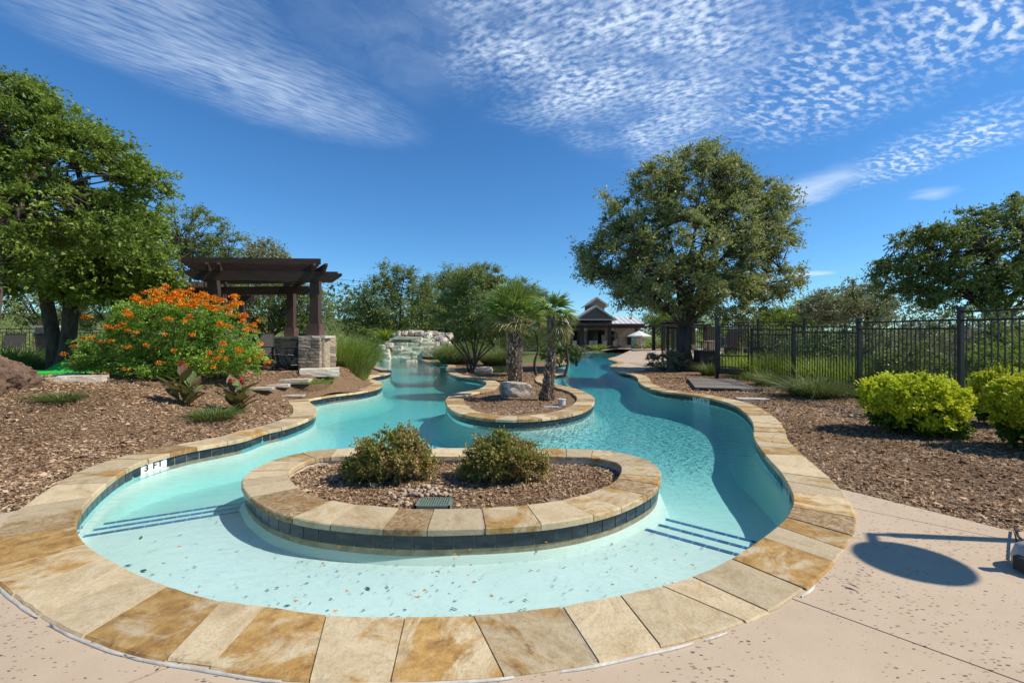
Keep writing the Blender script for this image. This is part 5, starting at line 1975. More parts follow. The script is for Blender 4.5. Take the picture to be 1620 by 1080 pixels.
rows = [(568, 9, 596, 668, 36.0), (560, 9, 598, 690, 36.2), (552, 8.5, 606, 694, 36.5), (545, 8, 612, 694, 36.9), (538.5, 7, 618, 692, 37.3)]
for (py, hh, xa, xb_, d) in rows:
    x = xa
    while x < xb_:
        w_ = rw.uniform(9, 19)
        cxp = x + w_ / 2
        green = 616 < cxp < 676 and rw.random() < 0.93
        if green:
            w_ = rw.uniform(13, 22)
        wstone(x + w_ / 2, py + rw.uniform(-.8, .8), w_, hh * rw.uniform(.9, 1.12), d + (0 if green else rw.uniform(-.5, .3)), green, 0.9)
        x += w_ * 0.97
for (px, py, w_, h_, d) in [(646, 535.5, 42, 3.5, 37.0), (652, 570.5, 17, 3, 35.6)]:
    wstone(px, py, w_, h_, d, py < 560, 1.1)
for i in range(30):
    t = i / 29
    wstone(624 + 88 * t + rw.uniform(-2, 2), 531 - 4.5 * math.sin(math.pi * min(1, t * 1.25)) + rw.uniform(-2, 2), rw.uniform(7, 12), rw.uniform(6, 9), 38.5 + rw.uniform(-.4, .4), False, .8)
for i in range(26):
    wstone(rw.uniform(676, 712), rw.uniform(530, 556), rw.uniform(7, 12), rw.uniform(6, 9), 37.6 + rw.uniform(-.5, .5), False, .8)
for i in range(12):
    wstone(rw.uniform(596, 622), rw.uniform(546, 566), rw.uniform(8, 13), rw.uniform(6, 9), 36.0 + rw.uniform(-.5, .5), False, .8)
b = MB()
b.box((wf.location.x + 0.1, 38.3, 0.7), (4.2, 1.8, 1.7))
b.box((wf.location.x + 0.3, 39.2, 1.2), (3.8, 0.6, 1.6))
b.obj('core', M['limestone'], wf)
# falling sheet of water over the lip
V_ = []

# sotol / yucca behind the waterfall
for (px, py, d, s, lb) in ((612, 532, 39.5, 450, 'spiky yellow green palm like plant left above the waterfall'),):
    x, z = XZ(px, py, d)
    grass_clump('spiky_plant', lb, (x, d, z - 0.3), 0.2, 160, 1.3, 0.07, s, 'grass_lawn', droop=0.5, spread=1.2)
bush('shrub', 'low bright green shrub left of the waterfall', 'shrub', ((600 - CX) / F * 38, 38, 0), px_lobes([(592, 548, 22, 12), (612, 552, 16, 10)], 38), 90, .3, .09, 10, 9, 451, 'leaf_bright')

# ================================================================== left bank planting
x, y, z = GT(552, 598)
grass_clump('ornamental_grass', 'big fountain of long green grass beside the stacked stone wall', ((555 - CX) / F * 15.6, 15.6, 0.12), 0.55, 6500, 1.7, 0.018, 420, 'grass_tall', droop=0.62, spread=0.30)
grass_clump('ornamental_grass', 'second long green grass clump behind the stone wall, nearer the water', ((560 - CX) / F * 18.5, 18.5, 0.1), 0.55, 2400, 1.3, 0.022, 421, 'grass_tall', droop=0.6, spread=0.3)
x, y, z = GT(497, 607)
grass_clump('sedge_tuft', 'low yellow green sedge patch by the flat edging stones', (x, y, z), 0.42, 900, 0.16, 0.010, 422, 'grass_tall', droop=0.8, spread=0.8)
x, y, z = GT(335, 664)
grass_clump('liriope_tuft', 'broad green strap leaved tuft in front of the red flowered cannas', (x, y + .05, z), 0.26, 520, 0.30, 0.012, 423, 'liriope', droop=0.8, spread=0.9)
x, y, z = GT(368, 652)
grass_clump('liriope_tuft', 'small strap leaved tuft at the foot of the right canna', (x, y, z), 0.15, 200, 0.18, 0.011, 424, 'liriope', droop=0.8, spread=0.9)
x, y, z = GT(98, 636)
grass_clump('liriope_tuft', 'small dark spiky tuft alone in the mulch near the root mound', (x, y, z), 0.17, 320, 0.24, 0.012, 425, 'liriope', droop=0.9, spread=1.2)
for i, (px, py, d, hh) in enumerate(((30, 530, 14.5, 0.8), (60, 560, 13.6, 0.5), (8, 540, 14, 0.9))):
    x = (px - CX) / F * d
    grass_clump('border_grass', ['bright border grass behind the left lounge chair', 'dark border grass in front of the left lounge chair', 'bright border grass at the far left by the fence'][i], (x, d, 0.56), 0.6, 900, hh, 0.02, 430 + i, 'grass_tall' if i != 1 else 'liriope', droop=0.6, spread=0.4)

# pride of barbados
d = 10.6
fb_lobes = px_lobes([(265, 525, 88, 48), (200, 555, 70, 40), (335, 545, 72, 45), (160, 565, 42, 26), (380, 570, 36, 32), (290, 580, 95, 26), (230, 500, 50, 28), (310, 500, 50, 26), (135, 570, 22, 16)], d, 0.72)
xb_, yb_, zb_ = (270 - CX) / F * d, d, h1((270 - CX) / F * d, d)
pride = bush('pride_of_barbados', 'huge feathery shrub covered in orange flower clusters', 'shrub', (xb_, yb_, zb_), fb_lobes, 640, 0.30, 0.045, 10, 16, 440, 'leaf_poinciana', None, 34, 0.014, 'stem_red', wr=0.5, flat=0.65, up=0.45, jit=0.45)


def cluster_mesh(seed):
    r = np.random.RandomState(seed)
    n = 100
    D = unit(r.normal(0, 1, (n, 3)) + np.array([0, 0, 0.6]))
    rad = r.uniform(0.1, 1.0, n)[:, None]
    C = D * rad * np.array([0.10, 0.09, 0.065])
    return np_mesh('flower_cluster', leaf_quads(C, D, r, 0.034, 0.7, 0.2, 0.9), 4, M['flower_orange'])


fm = [cluster_mesh(700 + i) for i in range(5)]
rf = random.Random(17)
FL = [(215, 468), (228, 464), (245, 460), (260, 458), (222, 476), (240, 472), (232, 482), (252, 466), (272, 464), (285, 460), (295, 463), (305, 468), (283, 472), (270, 474),
      (318, 470), (330, 472), (340, 470), (312, 480), (325, 482), (338, 486), (350, 488), (300, 478), (288, 480), (345, 478), (200, 492), (206, 500), (195, 512), (186, 518), (169, 516),
      (138, 501), (131, 536), (145, 534), (118, 547), (101, 560), (115, 570), (160, 541), (172, 540), (201, 523), (202, 549), (216, 526), (260, 529), (275, 555), (301, 500),
      (304, 530), (352, 542), (348, 510), (356, 515), (366, 490), (374, 482), (380, 480), (378, 500), (384, 508), (395, 520), (402, 516), (410, 508), (388, 524), (405, 524),
      (376, 552), (382, 556), (330, 560), (344, 566), (358, 568), (328, 570), (337, 581), (394, 570), (415, 558), (412, 544), (420, 574), (426, 572), (155, 592), (172, 588),
      (197, 583), (154, 612), (252, 574), (294, 578), (232, 546), (263, 504), (370, 470), (362, 496), (390, 500), (349, 555), (410, 565), (246, 478), (262, 470), (278, 468), (310, 476), (322, 466)]
FL += [(a + rf.uniform(-9, 9), b + rf.uniform(-6, 7)) for a, b in FL if b < 520 or rf.random() < .25]
for (px, py) in FL:
    # front surface of the shrub at this place
    u_ = (px - 268) / 160.0
    v_ = (py - 535) / 80.0
    dep = d - 0.72 * 1.7 * math.sqrt(max(0.02, 1 - min(1, u_ * u_ * .9 + v_ * v_ * 0.8)))
    x, z = XZ(px, py, dep)
    s = rf.uniform(0.7, 1.05) * (1.3 if py < 490 else 0.92)
    shared('flower_cluster', fm[rf.randrange(5)], pride, (x - xb_, dep - yb_, z - zb_), (rf.uniform(-.3, .3), rf.uniform(-.3, .3), rf.uniform(0, 6)), (s, s, s * 0.9))


# cannas
def canna_leaf(L, Wd, bend, mat):
    n = 7
    vs, fs = [], []
    for i in range(n + 1):
        t = i / n
        w_ = Wd * math.sin(math.pi * min(1, 0.06 + 0.94 * t) ** 0.8) * 0.5 + 0.004
        a = bend * t
        x = L * t * math.cos(a * .6)
        z = L * t * math.cos(a) if False else L * (t - 0.35 * bend * t * t)
        vs += [(x * 0.55, -w_, z + 0.25 * w_), (x * 0.55 + 0.0, 0, z - 0.02), (x * 0.55, w_, z + 0.25 * w_)]
    for i in range(n):
        for j in range(2):
            fs.append((i * 3 + j, i * 3 + j + 1, i * 3 + j + 4, i * 3 + j + 3))
    return MB().add(vs, fs).mesh('leaf', M[mat], True)


cl = [canna_leaf(0.36, 0.135, 0.5, 'canna'), canna_leaf(0.32, 0.12, 0.9, 'canna'), canna_leaf(0.30, 0.11, 0.7, 'canna_green')]


def red_flower(seed):
    r = np.random.RandomState(seed)
    D = unit(r.normal(0, 1, (9, 3)) + np.array([0, 0, .8]))
    return np_mesh('flower', leaf_quads(D * 0.022, D, r, 0.06, 0.55, 0.2, 0.4), 4, M['flower_red'])


rfm = [red_flower(800 + i) for i in range(3)]


def canna(label, px, py, stems, seed):
    x, y, z = GT(px, py)
    root = empty('canna_plant', (x, y, z), label, 'canna', 'cannas in the left mulch bed')
    r = random.Random(seed)
    for (dx, h_, fl_) in stems:
        lean = dx * 0.5
        MB().tube([(dx * .4, 0, -0.02), (dx * .7, 0, h_ * .5), (dx, 0, h_)], [0.014, 0.011, 0.007], 6).obj('stem', M['stem_red'], root, world=False, smooth=True)
        nl = 7 if h_ > 0.5 else 5
        for k in range(nl):
            t = 0.10 + 0.75 * k / nl
            s = 1.25 * r.uniform(0.75, 1.15) * (0.75 + 0.35 * (h_ / 0.7))
            shared('leaf', cl[0 if r.random() < .45 else (1 if r.random() < .5 else 2)], root, (dx * (0.4 + .6 * t), 0, h_ * t), (0, r.uniform(0.1, 0.6), k * 2.5 + r.uniform(-.5, .5)), (s, s, s))
        if fl_:
            for q_ in range(3):
                shared('flower', rfm[q_], root, (dx + r.uniform(-.04, .04), r.uniform(-.02, .02), h_ + r.uniform(0.0, 0.10)), (0, 0, r.uniform(0, 6)))
    return root


canna('tallest canna with large bronze leaves in front of the orange shrub', 292, 642, [(-0.05, 0.72, True), (-0.22, 0.50, False), (0.12, 0.55, False), (0.2, 0.4, False)], 1)
canna('shorter canna with two red flower heads near the coping', 375, 652, [(-0.10, 0.52, True), (0.06, 0.58, True), (0.15, 0.3, False), (-.02, .3, False)], 2)

# ================================================================== golden shrubs on the right
def privet(label, cxp, d, rxp, top_py, seed, n):
    x, zt = XZ(cxp, top_py, d)
    rx = rxp * d / F
    z0 = -0.02
    hz = zt - z0
    root = bush('privet_shrub', label, 'shrub', (x, d, z0),
                [(x, d, z0 + hz * .62, rx * .86, rx * .8, hz * .36), (x - rx * .45, d, z0 + hz * .6, rx * .5, rx * .6, hz * .32), (x + rx * .45, d, z0 + hz * .58, rx * .5, rx * .6, hz * .32),
                 (x, d - rx * .3, z0 + hz * .45, rx * .75, rx * .5, hz * .36)],
                n, 0.115, 0.042, 9, 10, seed, 'leaf_yellow', 'golden shrubs before the right fence', 20, 0.010, 'bark', wr=0.55, up=0.8, flat=1.0, outward=1.1, shell=0.12)
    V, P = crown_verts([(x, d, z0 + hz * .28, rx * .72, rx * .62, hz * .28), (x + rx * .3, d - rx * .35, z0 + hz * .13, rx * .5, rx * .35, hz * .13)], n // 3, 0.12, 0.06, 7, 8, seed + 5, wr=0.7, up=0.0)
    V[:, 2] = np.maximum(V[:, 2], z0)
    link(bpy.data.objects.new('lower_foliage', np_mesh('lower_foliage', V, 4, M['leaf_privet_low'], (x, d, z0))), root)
    return root


privet('rounded golden yellow shrub standing free in the mulch before the second fence panel', 1441, 7.1, 80, 590, 900, 560)
privet('cropped golden yellow shrub filling the right edge of the view', 1652, 5.9, 80, 588, 910, 560)
privet('golden yellow shrub half hidden between its two larger neighbours', 1584, 7.7, 40, 580, 920, 240)

x, y = G(1300, 632, -0.05)
grass_clump('ornamental_grass', 'weeping blue green grass clump at the foot of the right fence', (x, y + .3, -0.04), 0.42, 1600, 0.78, 0.014, 470, 'grass_pale', droop=1.0, spread=0.8)
x, y = G(1225, 612, -0.05)
grass_clump('ornamental_grass', 'thin grass tuft under the fence next to the plank platform', (x, y + .3, -0.04), 0.35, 700, 0.7, 0.014, 471, 'grass_pale', droop=0.8)
x, y = G(1128, 596, -0.05)
grass_clump('ornamental_grass', 'shaded grass tuft between the litter bin and the gate', (x, y + .4, -0.02), 0.25, 500, 0.75, 0.016, 472, 'liriope', droop=0.8)
bush('viburnum_shrub', 'low leafy shrub left of the big oak trunk beside the terrace', 'shrub', ((1050 - CX) / F * 22.2, 22.2, 0), px_lobes([(1045, 572, 22, 12), (1065, 570, 20, 16), (1035, 568, 12, 10)], 22.2), 130, .26, .06, 10, 9, 473, 'leaf_grey')
bush('viburnum_shrub', 'low dark shrub right behind the big oak trunk', 'shrub', ((1100 - CX) / F * 23.2, 23.2, 0), px_lobes([(1098, 574, 14, 11), (1078, 572, 16, 13)], 23.2), 80, .22, .055, 10, 9, 474, 'leaf_oak')

# ================================================================== edging stones
es = [rock_mesh('edging_stone', 'limestone', 600 + i, 3, 0.03, 0.9) for i in range(3)]


def edging(px, py, sx, sy, sz, rz, label, dz=0.0):
    x, y, z = GT(px, py)
    o = bpy.data.objects.new('edging_stone', es[rnd.randrange(3)])
    o.location = (x, y, z + sz * 0.02 + dz)
    o.rotation_euler = (0, 0, rz)
    o.scale = (sx, sy, sz)
    link(o)
    tag(o, label, 'stone', 'loose edging stones round the beds')
    return o


edging(506, 590, 1.0, 0.55, 0.22, 0.35, 'long blocky pale slab at the foot of the stacked stone wall')
edging(468, 603, 0.75, 0.4, 0.12, 0.1, 'whitish slab between the blocky slab and the sedge patch')
edging(440, 611, 0.55, 0.32, 0.08, 0.2, 'small flat whitish slab left of the sedge patch')
edging(402, 616, 0.9, 0.3, 0.07, 0.15, 'long flat white slab right of the red flowered cannas')
edging(462, 628, 0.62, 0.32, 0.05, 0.1, 'flat buff flagstone spur behind the left coping', 0.01)
edging(1190, 633.5, 0.72, 0.34, 0.10, -0.2, 'flat flagstone spur sticking out behind the right coping')
edging(64, 600, 0.3, 0.25, 0.10, 0.1, 'pale flat rock beside the root mound')
edging(118, 597, 0.5, 0.4, 0.18, -0.2, 'grey leaning slab between the putting green and the orange shrub')
edging(86, 600, 0.32, 0.3, 0.08, 0.4, 'whitish low rock in front of the putting green')
edging(130, 603, 0.8, 0.4, 0.22, 0.4, 'brown rounded rock under the orange shrub\'s left side')
edging(40, 568, 1.3, 0.5, 0.30, 0.05, 'long grey retaining rock behind the putting green', 0.15)
edging(75, 567, 0.9, 0.5, 0.26, -0.05, 'shorter grey retaining rock behind the green ramp', 0.15)

# putting green with its ramp
pg = empty('putting_green', (-12.1, 11.9, 0.55), 'small vivid green artificial turf putting green behind the root mound', 'putting green')
MB().prism([(-13.3, 11.3), (-11.6, 11.15), (-11.0, 11.5), (-11.0, 12.3), (-11.8, 12.75), (-13.4, 12.6)], 0.50, 0.62).obj('turf_mat', M['turf'], pg)
MB().add([(-12.55, 12.2, 0.62), (-11.15, 12.1, 0.62), (-11.0, 12.6, 0.88), (-12.5, 12.7, 0.90), (-12.55, 12.8, 0.62), (-11.0, 12.7, 0.62)], [(0, 1, 2, 3), (0, 3, 4), (1, 5, 2), (3, 2, 5, 4)]).obj('ramp', M['turf'], pg)

# ================================================================== patio, stacked stone wall, pergola
PZ = 0.57
tag(MB().prism([(-7.6, 12.35), (-5.86, 12.40), (-5.5, 12.9), (-5.4, 13.4), (-6.5, 18.4), (-15, 18.4), (-13.5, 13.2), (-10.5, 12.7)], 0.2, PZ).obj('patio', M['concrete_plain']), kind='structure')

ws = [rock_mesh('stone', 'wallstone', 650 + i, 2, 0.035, 0.90) for i in range(6)]


def stacked_wall(root, a, b_, z0, z1, th, seed, side=1, hmin=.065, hmax=.13, lmin=.14, lmax=.36, backer=True):
    r = random.Random(seed)
    A, B = Vector((a[0], a[1], 0)), Vector((b_[0], b_[1], 0))
    L = (B - A).length
    d_ = (B - A).normalized()
    n_ = Vector((d_.y, -d_.x, 0)) * side
    ang = math.atan2(d_.y, d_.x)
    z = z0
    off = root.location
    while z < z1 - 0.03:
        h_ = min(r.uniform(hmin, hmax), z1 - z)
        s = 0
        while s < L - 0.02:
            l_ = min(r.uniform(lmin, lmax), L - s)
            if L - s - l_ < 0.08:
                l_ = L - s
            c = A + d_ * (s + l_ / 2) + n_ * (r.uniform(-0.012, 0.018)) + Vector((0, 0, z + h_ / 2)) - off
            shared('stone', ws[r.randrange(6)], root, tuple(c), (0, 0, ang), (l_ * 0.985, th, h_ * 0.96))
            s += l_
        z += h_


pier = empty('stone_wall', (-5.45, 12.9, PZ), 'stacked limestone wall of irregular courses carrying the pergola posts', 'wall')
MB().box((-5.56, 12.92, 0.85), (0.50, 0.62, 1.28), -0.1).obj('core', M['mortar'], pier)
stacked_wall(pier, (-5.84, 12.52), (-5.24, 12.50), 0.22, 1.50, 0.16, 1)
stacked_wall(pier, (-5.27, 12.52), (-5.48, 13.2), 0.22, 1.50, 0.16, 2, 1)
stacked_wall(pier, (-5.3, 13.4), (-8.1, 16.2), 0.55, 1.50, 0.30, 3, -1, .09, .16, .2, .5)
stacked_wall(pier, (-8.1, 16.2), (-11.5, 16.7), 0.55, 1.50, 0.30, 4, -1, .09, .16, .2, .5)
capm = rock_mesh('cap_stone', 'limestone', 690, 3, 0.02, 0.95)
for (x, y, sx, sy, rz) in ((-5.66, 12.80, .42, .62, -.05), (-5.34, 12.80, .34, .64, .1), (-5.5, 13.25, .6, .4, -.5), (-6.1, 14.0, .9, .42, -.78), (-6.75, 14.7, .95, .42, -.78), (-7.4, 15.4, .95, .42, -.78), (-8.1, 16.1, .95, .42, -.6), (-9.0, 16.4, .95, .42, -.15), (-9.95, 16.55, .95, .42, -.15), (-10.9, 16.65, .95, .42, -.15)):
    shared('cap_stone', capm, pier, (x - pier.location.x, y - pier.location.y, 1.53 - PZ), (0, 0, rz), (sx, sy, 0.07))

pg_ = empty('pergola', (-7.5, 14.2, PZ), 'dark stained timber pergola with heavy beams over the patio', 'pergola')
FRp, FLp, BRp, BLp = (-5.50, 12.75), (-8.25, 12.6), (-7.8, 16.1), (-10.4, 16.3)
for (x, y), z0, ped in ((FRp, 1.56, True), (FLp, PZ, False), (BRp, 1.56, True), (BLp, 1.56, True)):
    po = MB().box((x, y, (z0 + 3.33) / 2), (0.235, 0.235, 3.33 - z0)).obj('post', M['wood_post'], pg_)
    if ped:
        pd = MB().box((x, y, z0 + 0.15), (0.36, 0.36, 0.30)).box((x, y, z0 + 0.315), (0.33, 0.33, 0.03)).obj('pedestal', M['cap_wood'], pg_)


def beam(a, b_, z, wd, ht, name='beam', over=0.5, mat='wood_dark', taper=True):
    A, B = Vector((a[0], a[1], z)), Vector((b_[0], b_[1], z))
    d_ = (B - A).normalized()
    A -= d_ * over
    B += d_ * over
    s_ = Vector((-d_.y, d_.x, 0))
    L = (B - A).length
    tp_ = 0.28 if taper else 0.0
    prof = [(0, ht / 2), (0, ht / 2 - 0.06), (tp_, -ht / 2), (L - tp_, -ht / 2), (L, ht / 2 - 0.06), (L, ht / 2)]
    vs = []
    for sg in (-1, 1):
        for (u_, w_) in prof:
            p = A + d_ * u_ + s_ * (sg * wd / 2) + Vector((0, 0, w_))
            vs.append(p)
    n = len(prof)
    fs = [tuple(range(n))[::-1], tuple(range(n, 2 * n))] + [(i, (i + 1) % n, n + (i + 1) % n, n + i) for i in range(n)]
    return MB().add(vs, fs).obj(name, M[mat], pg_)


# main beams, one each side of the posts
for s, nm in ((-0.16, 0), (0.16, 0)):
    beam((FLp[0], FLp[1] + s), (FRp[0], FRp[1] + s), 3.20, 0.075, 0.26, over=0.66)
    beam((BLp[0], BLp[1] + s), (BRp[0], BRp[1] + s), 3.20, 0.075, 0.26, over=0.72)
# cross beams resting on them
for (a, b_) in ((FRp, BRp), (FLp, BLp)):
    for s in (-0.16, 0.16):
        beam((a[0] + s, a[1]), (b_[0] + s, b_[1]), 3.40, 0.07, 0.20, 'cross_beam', over=0.62)
# rafters along x on top
for k in range(13):
    t = k / 12
    ax_, ay_ = FLp[0] - 0.35 + (BLp[0] - FLp[0]) * t, FLp[1] - 0.35 + (BLp[1] - FLp[1] + 0.7) * t
    bx_, by_ = FRp[0] + (BRp[0] - FRp[0]) * t, FRp[1] - 0.35 + (BRp[1] - FRp[1] + 0.7) * t
    beam((ax_, ay_), (bx_, by_), 3.575, 0.05, 0.16, 'rafter', over=0.28, taper=False)
# second arbor behind on the left, its rafter ends showing
ar = empty('pergola', (-12.4, 17.0, PZ), 'farther timber arbor whose rafter ends show left of the pergola above the orange shrub', 'pergola')
for (x, y) in ((-14.0, 16.3), (-11.3, 16.9), (-14.3, 19.0), (-11.6, 19.6)):
    MB().box((x, y, 1.9), (0.2, 0.2, 2.7)).obj('post', M['wood_post'], ar)
for (a, b_) in (((-14.5, 16.15), (-10.8, 16.95)), ((-14.8, 18.85), (-11.1, 19.65))):
    MB().bar((a[0], a[1], 3.25), (b_[0], b_[1], 3.25), 0.1, 0.24).obj('beam', M['wood_dark'], ar)
for k in range(17):
    t = k / 16
    MB().bar((-14.4 + 3.5 * t, 15.7 + .78 * t, 3.47), (-14.8 + 3.5 * t, 19.6 + .78 * t, 3.47), 0.05, 0.19).obj('rafter', M['wood_dark'], ar)
for k in range(5):
    MB().bar((-14.7, 16.2 + .8 * k, 3.585), (-10.9, 17.0 + .8 * k, 3.585), 0.045, 0.04).obj('batten', M['wood_dark'], ar)


# ================================================================== chairs
def rocker(label, x, y, z, rz, group='sling chairs under the pergola', light=False):
    root = empty('sling_chair', (x, y, z), label, 'chair', group, rz=rz)
    fm_ = M['chair_metal']
    sl_ = M['sling_light'] if light else M['sling']
    hw = 0.29

    def sling(pts, name, mat):
        b = MB()
        vs, fs = [], []
        for (yy, zz) in pts:
            vs += [(-hw + .02, yy, zz), (hw - .02, yy, zz), (hw - .02, yy, zz - .012), (-hw + .02, yy, zz - .012)]
        for i in range(len(pts) - 1):
            for j in range(4):
                fs.append((i * 4 + j, i * 4 + (j + 1) % 4, (i + 1) * 4 + (j + 1) % 4, (i + 1) * 4 + j))
        fs += [(0, 3, 2, 1), tuple(len(vs) - 4 + j for j in range(4))]
        return b.add(vs, fs).obj(name, mat, root, world=False)
    sling([(-0.27, .43), (-0.2, .425), (0, .40), (0.2, .39)], 'seat', sl_)
    sling([(0.2, .39), (0.27, .55), (0.34, .8), (0.42, 1.06)], 'backrest', sl_)
    for s in (-1, 1):
        MB().tube([(s * hw, -0.30, .44), (s * hw, 0.0, .40), (s * hw, 0.2, .385), (s * hw, 0.28, .55), (s * hw, 0.43, 1.08)], 0.016, 6).obj('side_rail', fm_, root, world=False)
        MB().tube([(s * (hw + .03), -0.28, .36), (s * (hw + .03), -0.27, .62), (s * (hw + .03), -.2, .66), (s * (hw + .03), 0.22, .655), (s * (hw + .01), 0.30, .64)], 0.015, 6).obj('armrest', fm_, root, world=False)
        MB().tube([(s * (hw + .02), -0.28, .40), (s * (hw + .02), -0.16, .12)], 0.014, 6).obj('leg', fm_, root, world=False)
        MB().tube([(s * (hw + .02), 0.25, .42), (s * (hw + .02), 0.14, .12)], 0.014, 6).obj('leg', fm_, root, world=False)
        MB().tube([(s * (hw + .02), -0.36, .07), (s * (hw + .02), -0.2, .025), (s * (hw + .02), 0.1, .018), (s * (hw + .02), 0.38, .08)], 0.014, 6).obj('rocker', fm_, root, world=False)
        MB().tube([(s * (hw + .02), -0.19, .12), (s * (hw + .02), 0.15, .12)], 0.012, 6).obj('brace', fm_, root, world=False)
    MB().tube([(-hw, -0.29, .42), (hw, -0.29, .42)], 0.014, 6).obj('crossbar', fm_, root, world=False)
    MB().tube([(-hw, 0.42, 1.07), (hw, 0.42, 1.07)], 0.014, 6).obj('crossbar', fm_, root, world=False)
    MB().tube([(-hw - .02, -0.02, .12), (hw + .02, -0.02, .12)], 0.012, 6).obj('crossbar', fm_, root, world=False)
    return root


rocker('sling rocking chair nearest the stacked stone pier, seen side on', -6.25, 13.0, PZ, R(-72))
rocker('sling rocking chair behind the front one, against the patio wall', -6.75, 13.9, PZ, R(-35))
rocker('sling rocking chair half hidden by the orange shrub', -7.55, 13.9, PZ, R(35))
tb = empty('patio_table', (-6.95, 13.2, PZ), 'low round metal table between the patio rocking chairs', 'table')
MB().tube([(0, 0, .66), (0, 0, .68)], [0.42, 0.42], 20).obj('table_top', M['chair_metal'], tb, world=False)
MB().tube([(0, 0, 0.03), (0, 0, .66)], 0.03, 8).obj('leg', M['chair_metal'], tb, world=False)
MB().tube([(0, 0, 0), (0, 0, .03)], [0.25, 0.22], 16).obj('base', M['chair_metal'], tb, world=False)
rocker('dark sling chair on the grass behind the root mound, facing the pool', -16.6, 14.9, 0.58, R(12), 'chairs under the left trees')
rocker('dark sling chair beside the stone pillar at left', -15.3, 15.2, 0.58, R(-160), 'chairs under the left trees')
rocker('dark sling chair right of the forked oak trunk', -13.2, 15.4, 0.58, R(-75), 'chairs under the left trees')

# ================================================================== plank platform by the gate
pf = empty('plank_platform', (7.2, 14.8, 0), 'low weathered plank platform lying in front of the gate', 'platform')
P00, P10, P11, P01 = G(1100, 613, 0.06), G(1200, 616, 0.06), G(1160, 600, 0.06), G(1087, 598, 0.06)
NPk = 17
for k in range(NPk):
    t0, t1 = (k + 0.04) / NPk, (k + 0.96) / NPk
    L0 = [P00[i] + (P01[i] - P00[i]) * t0 for i in (0, 1)]
    R0 = [P10[i] + (P11[i] - P10[i]) * t0 for i in (0, 1)]
    L1 = [P00[i] + (P01[i] - P00[i]) * t1 for i in (0, 1)]
    R1 = [P10[i] + (P11[i] - P10[i]) * t1 for i in (0, 1)]
    MB().prism([tuple(L0), tuple(R0), tuple(R1), tuple(L1)], 0.035, 0.075 + rnd.uniform(-.003, .003)).obj('plank', M['grey_board'], pf)
for t in (0.04, 0.5, 0.96):
    a = [P00[i] + (P10[i] - P00[i]) * t for i in (0, 1)]
    c = [P01[i] + (P11[i] - P01[i]) * t for i in (0, 1)]
    MB().bar((a[0], a[1], -0.02), (c[0], c[1], -0.02), 0.09, 0.10).obj('joist', M['grey_board'], pf)
MB().bar((G(1172, 619, 0)[0], 12.9, 0.0), (G(1206, 619, 0)[0], 12.9, 0.0), 0.4, 0.12).obj('step', M['grey_board'], pf)

# litter bin
x, y = (1115 - CX) / F * 21.5, 21.5
bn = empty('litter_bin', (x, y, 0.0), 'square dark slatted litter bin right of the big oak trunk', 'bin')
for k in range(7):
    for (ax_, ay_, rz) in ((-0.33 + k * .11, -0.36, 0), (-0.33 + k * .11, 0.36, 0), (-0.36, -0.33 + k * .11, R(90)), (0.36, -0.33 + k * .11, R(90))):
        MB().box((ax_, ay_, 0.50), (0.10, 0.02, 0.86), rz).obj('slat', M['bin'], bn, world=False)
MB().box((0, 0, 0.96), (0.80, 0.80, 0.06)).obj('lid', M['bin'], bn, world=False)
MB().box((0, 0, 0.5), (0.66, 0.66, 0.84)).obj('liner', M['letter'], bn, world=False)
for s in (-1, 1):
    MB().box((s * 0.16, 0, 1.16), (0.035, 0.035, 0.38)).obj('lid_post', M['bin'], bn, world=False)
MB().box((0, 0, 1.36), (0.5, 0.5, 0.04)).obj('rain_cover', M['bin'], bn, world=False)

# towel kiosk / panel left of the trunk
x, y = (1068 - CX) / F * 24.0, 24.0
ks = empty('notice_board', (x, y, 0), 'tan stucco panel with dark open frame above, left behind the big oak trunk', 'notice board')
for s in (-0.38, 0.38):
    MB().box((s, 0, 1.1), (0.09, 0.09, 2.2)).obj('post', M['wood_post'], ks, world=False)
MB().box((0, 0, 0.42), (0.66, 0.12, 0.74)).obj('panel', M['tan_panel'], ks, world=False)
MB().box((0, 0, 0.84), (0.9, 0.22, 0.07)).obj('shelf', M['wood_dark'], ks, world=False)
MB().box((0, 0, 2.1), (1.1, 0.5, 0.10)).obj('roof', M['wood_dark'], ks, world=False)

# ================================================================== clubhouse across the far basin
club = empty('clubhouse', (11.5, 62.0, 0.4), 'stone clubhouse with metal roof, taupe gables and a timber porch across the far water', 'building')
CD = 62.0


def cx_(px, d=CD):
    return (px - CX) / F * d


def cz_(py, d=CD):
    return CAMZ + (CY - py) / F * d


x0, x1 = cx_(800), cx_(1015)
rb2 = random.Random(31)
# stone wall built of blocks, with openings
MB().box(((x0 + x1) / 2, CD + 3.2, 1.8), (x1 - x0 - 0.1, 6.0, 3.4)).obj('wall', M['club_stone'], club)
cb = [rock_mesh('block', 'club_stone', 820 + i, 1, 0.02, 0.97) for i in range(3)]
openings = [(cx_(929), cx_(957), 2.95), (cx_(901), cx_(917), 2.9), (cx_(966), cx_(972), 2.9), (cx_(992), cx_(1000), 2.4)]
z = 0.2
while z < 3.35:
    h_ = 0.32
    s = x0 + rb2.uniform(-.3, 0)
    while s < x1:
        l_ = rb2.uniform(0.5, 0.95)
        c = s + l_ / 2
        if not any(a - 0.25 < c < b_ + 0.25 and z < hh for a, b_, hh in openings) and c < x1 and c > cx_(835):
            shared('block', cb[rb2.randrange(3)], club, (c - 11.5, 0.16, z + h_ / 2 - 0.4), (0, 0, 0), (l_ * .97, 0.3, h_ * .95))
        s += l_
    z += h_


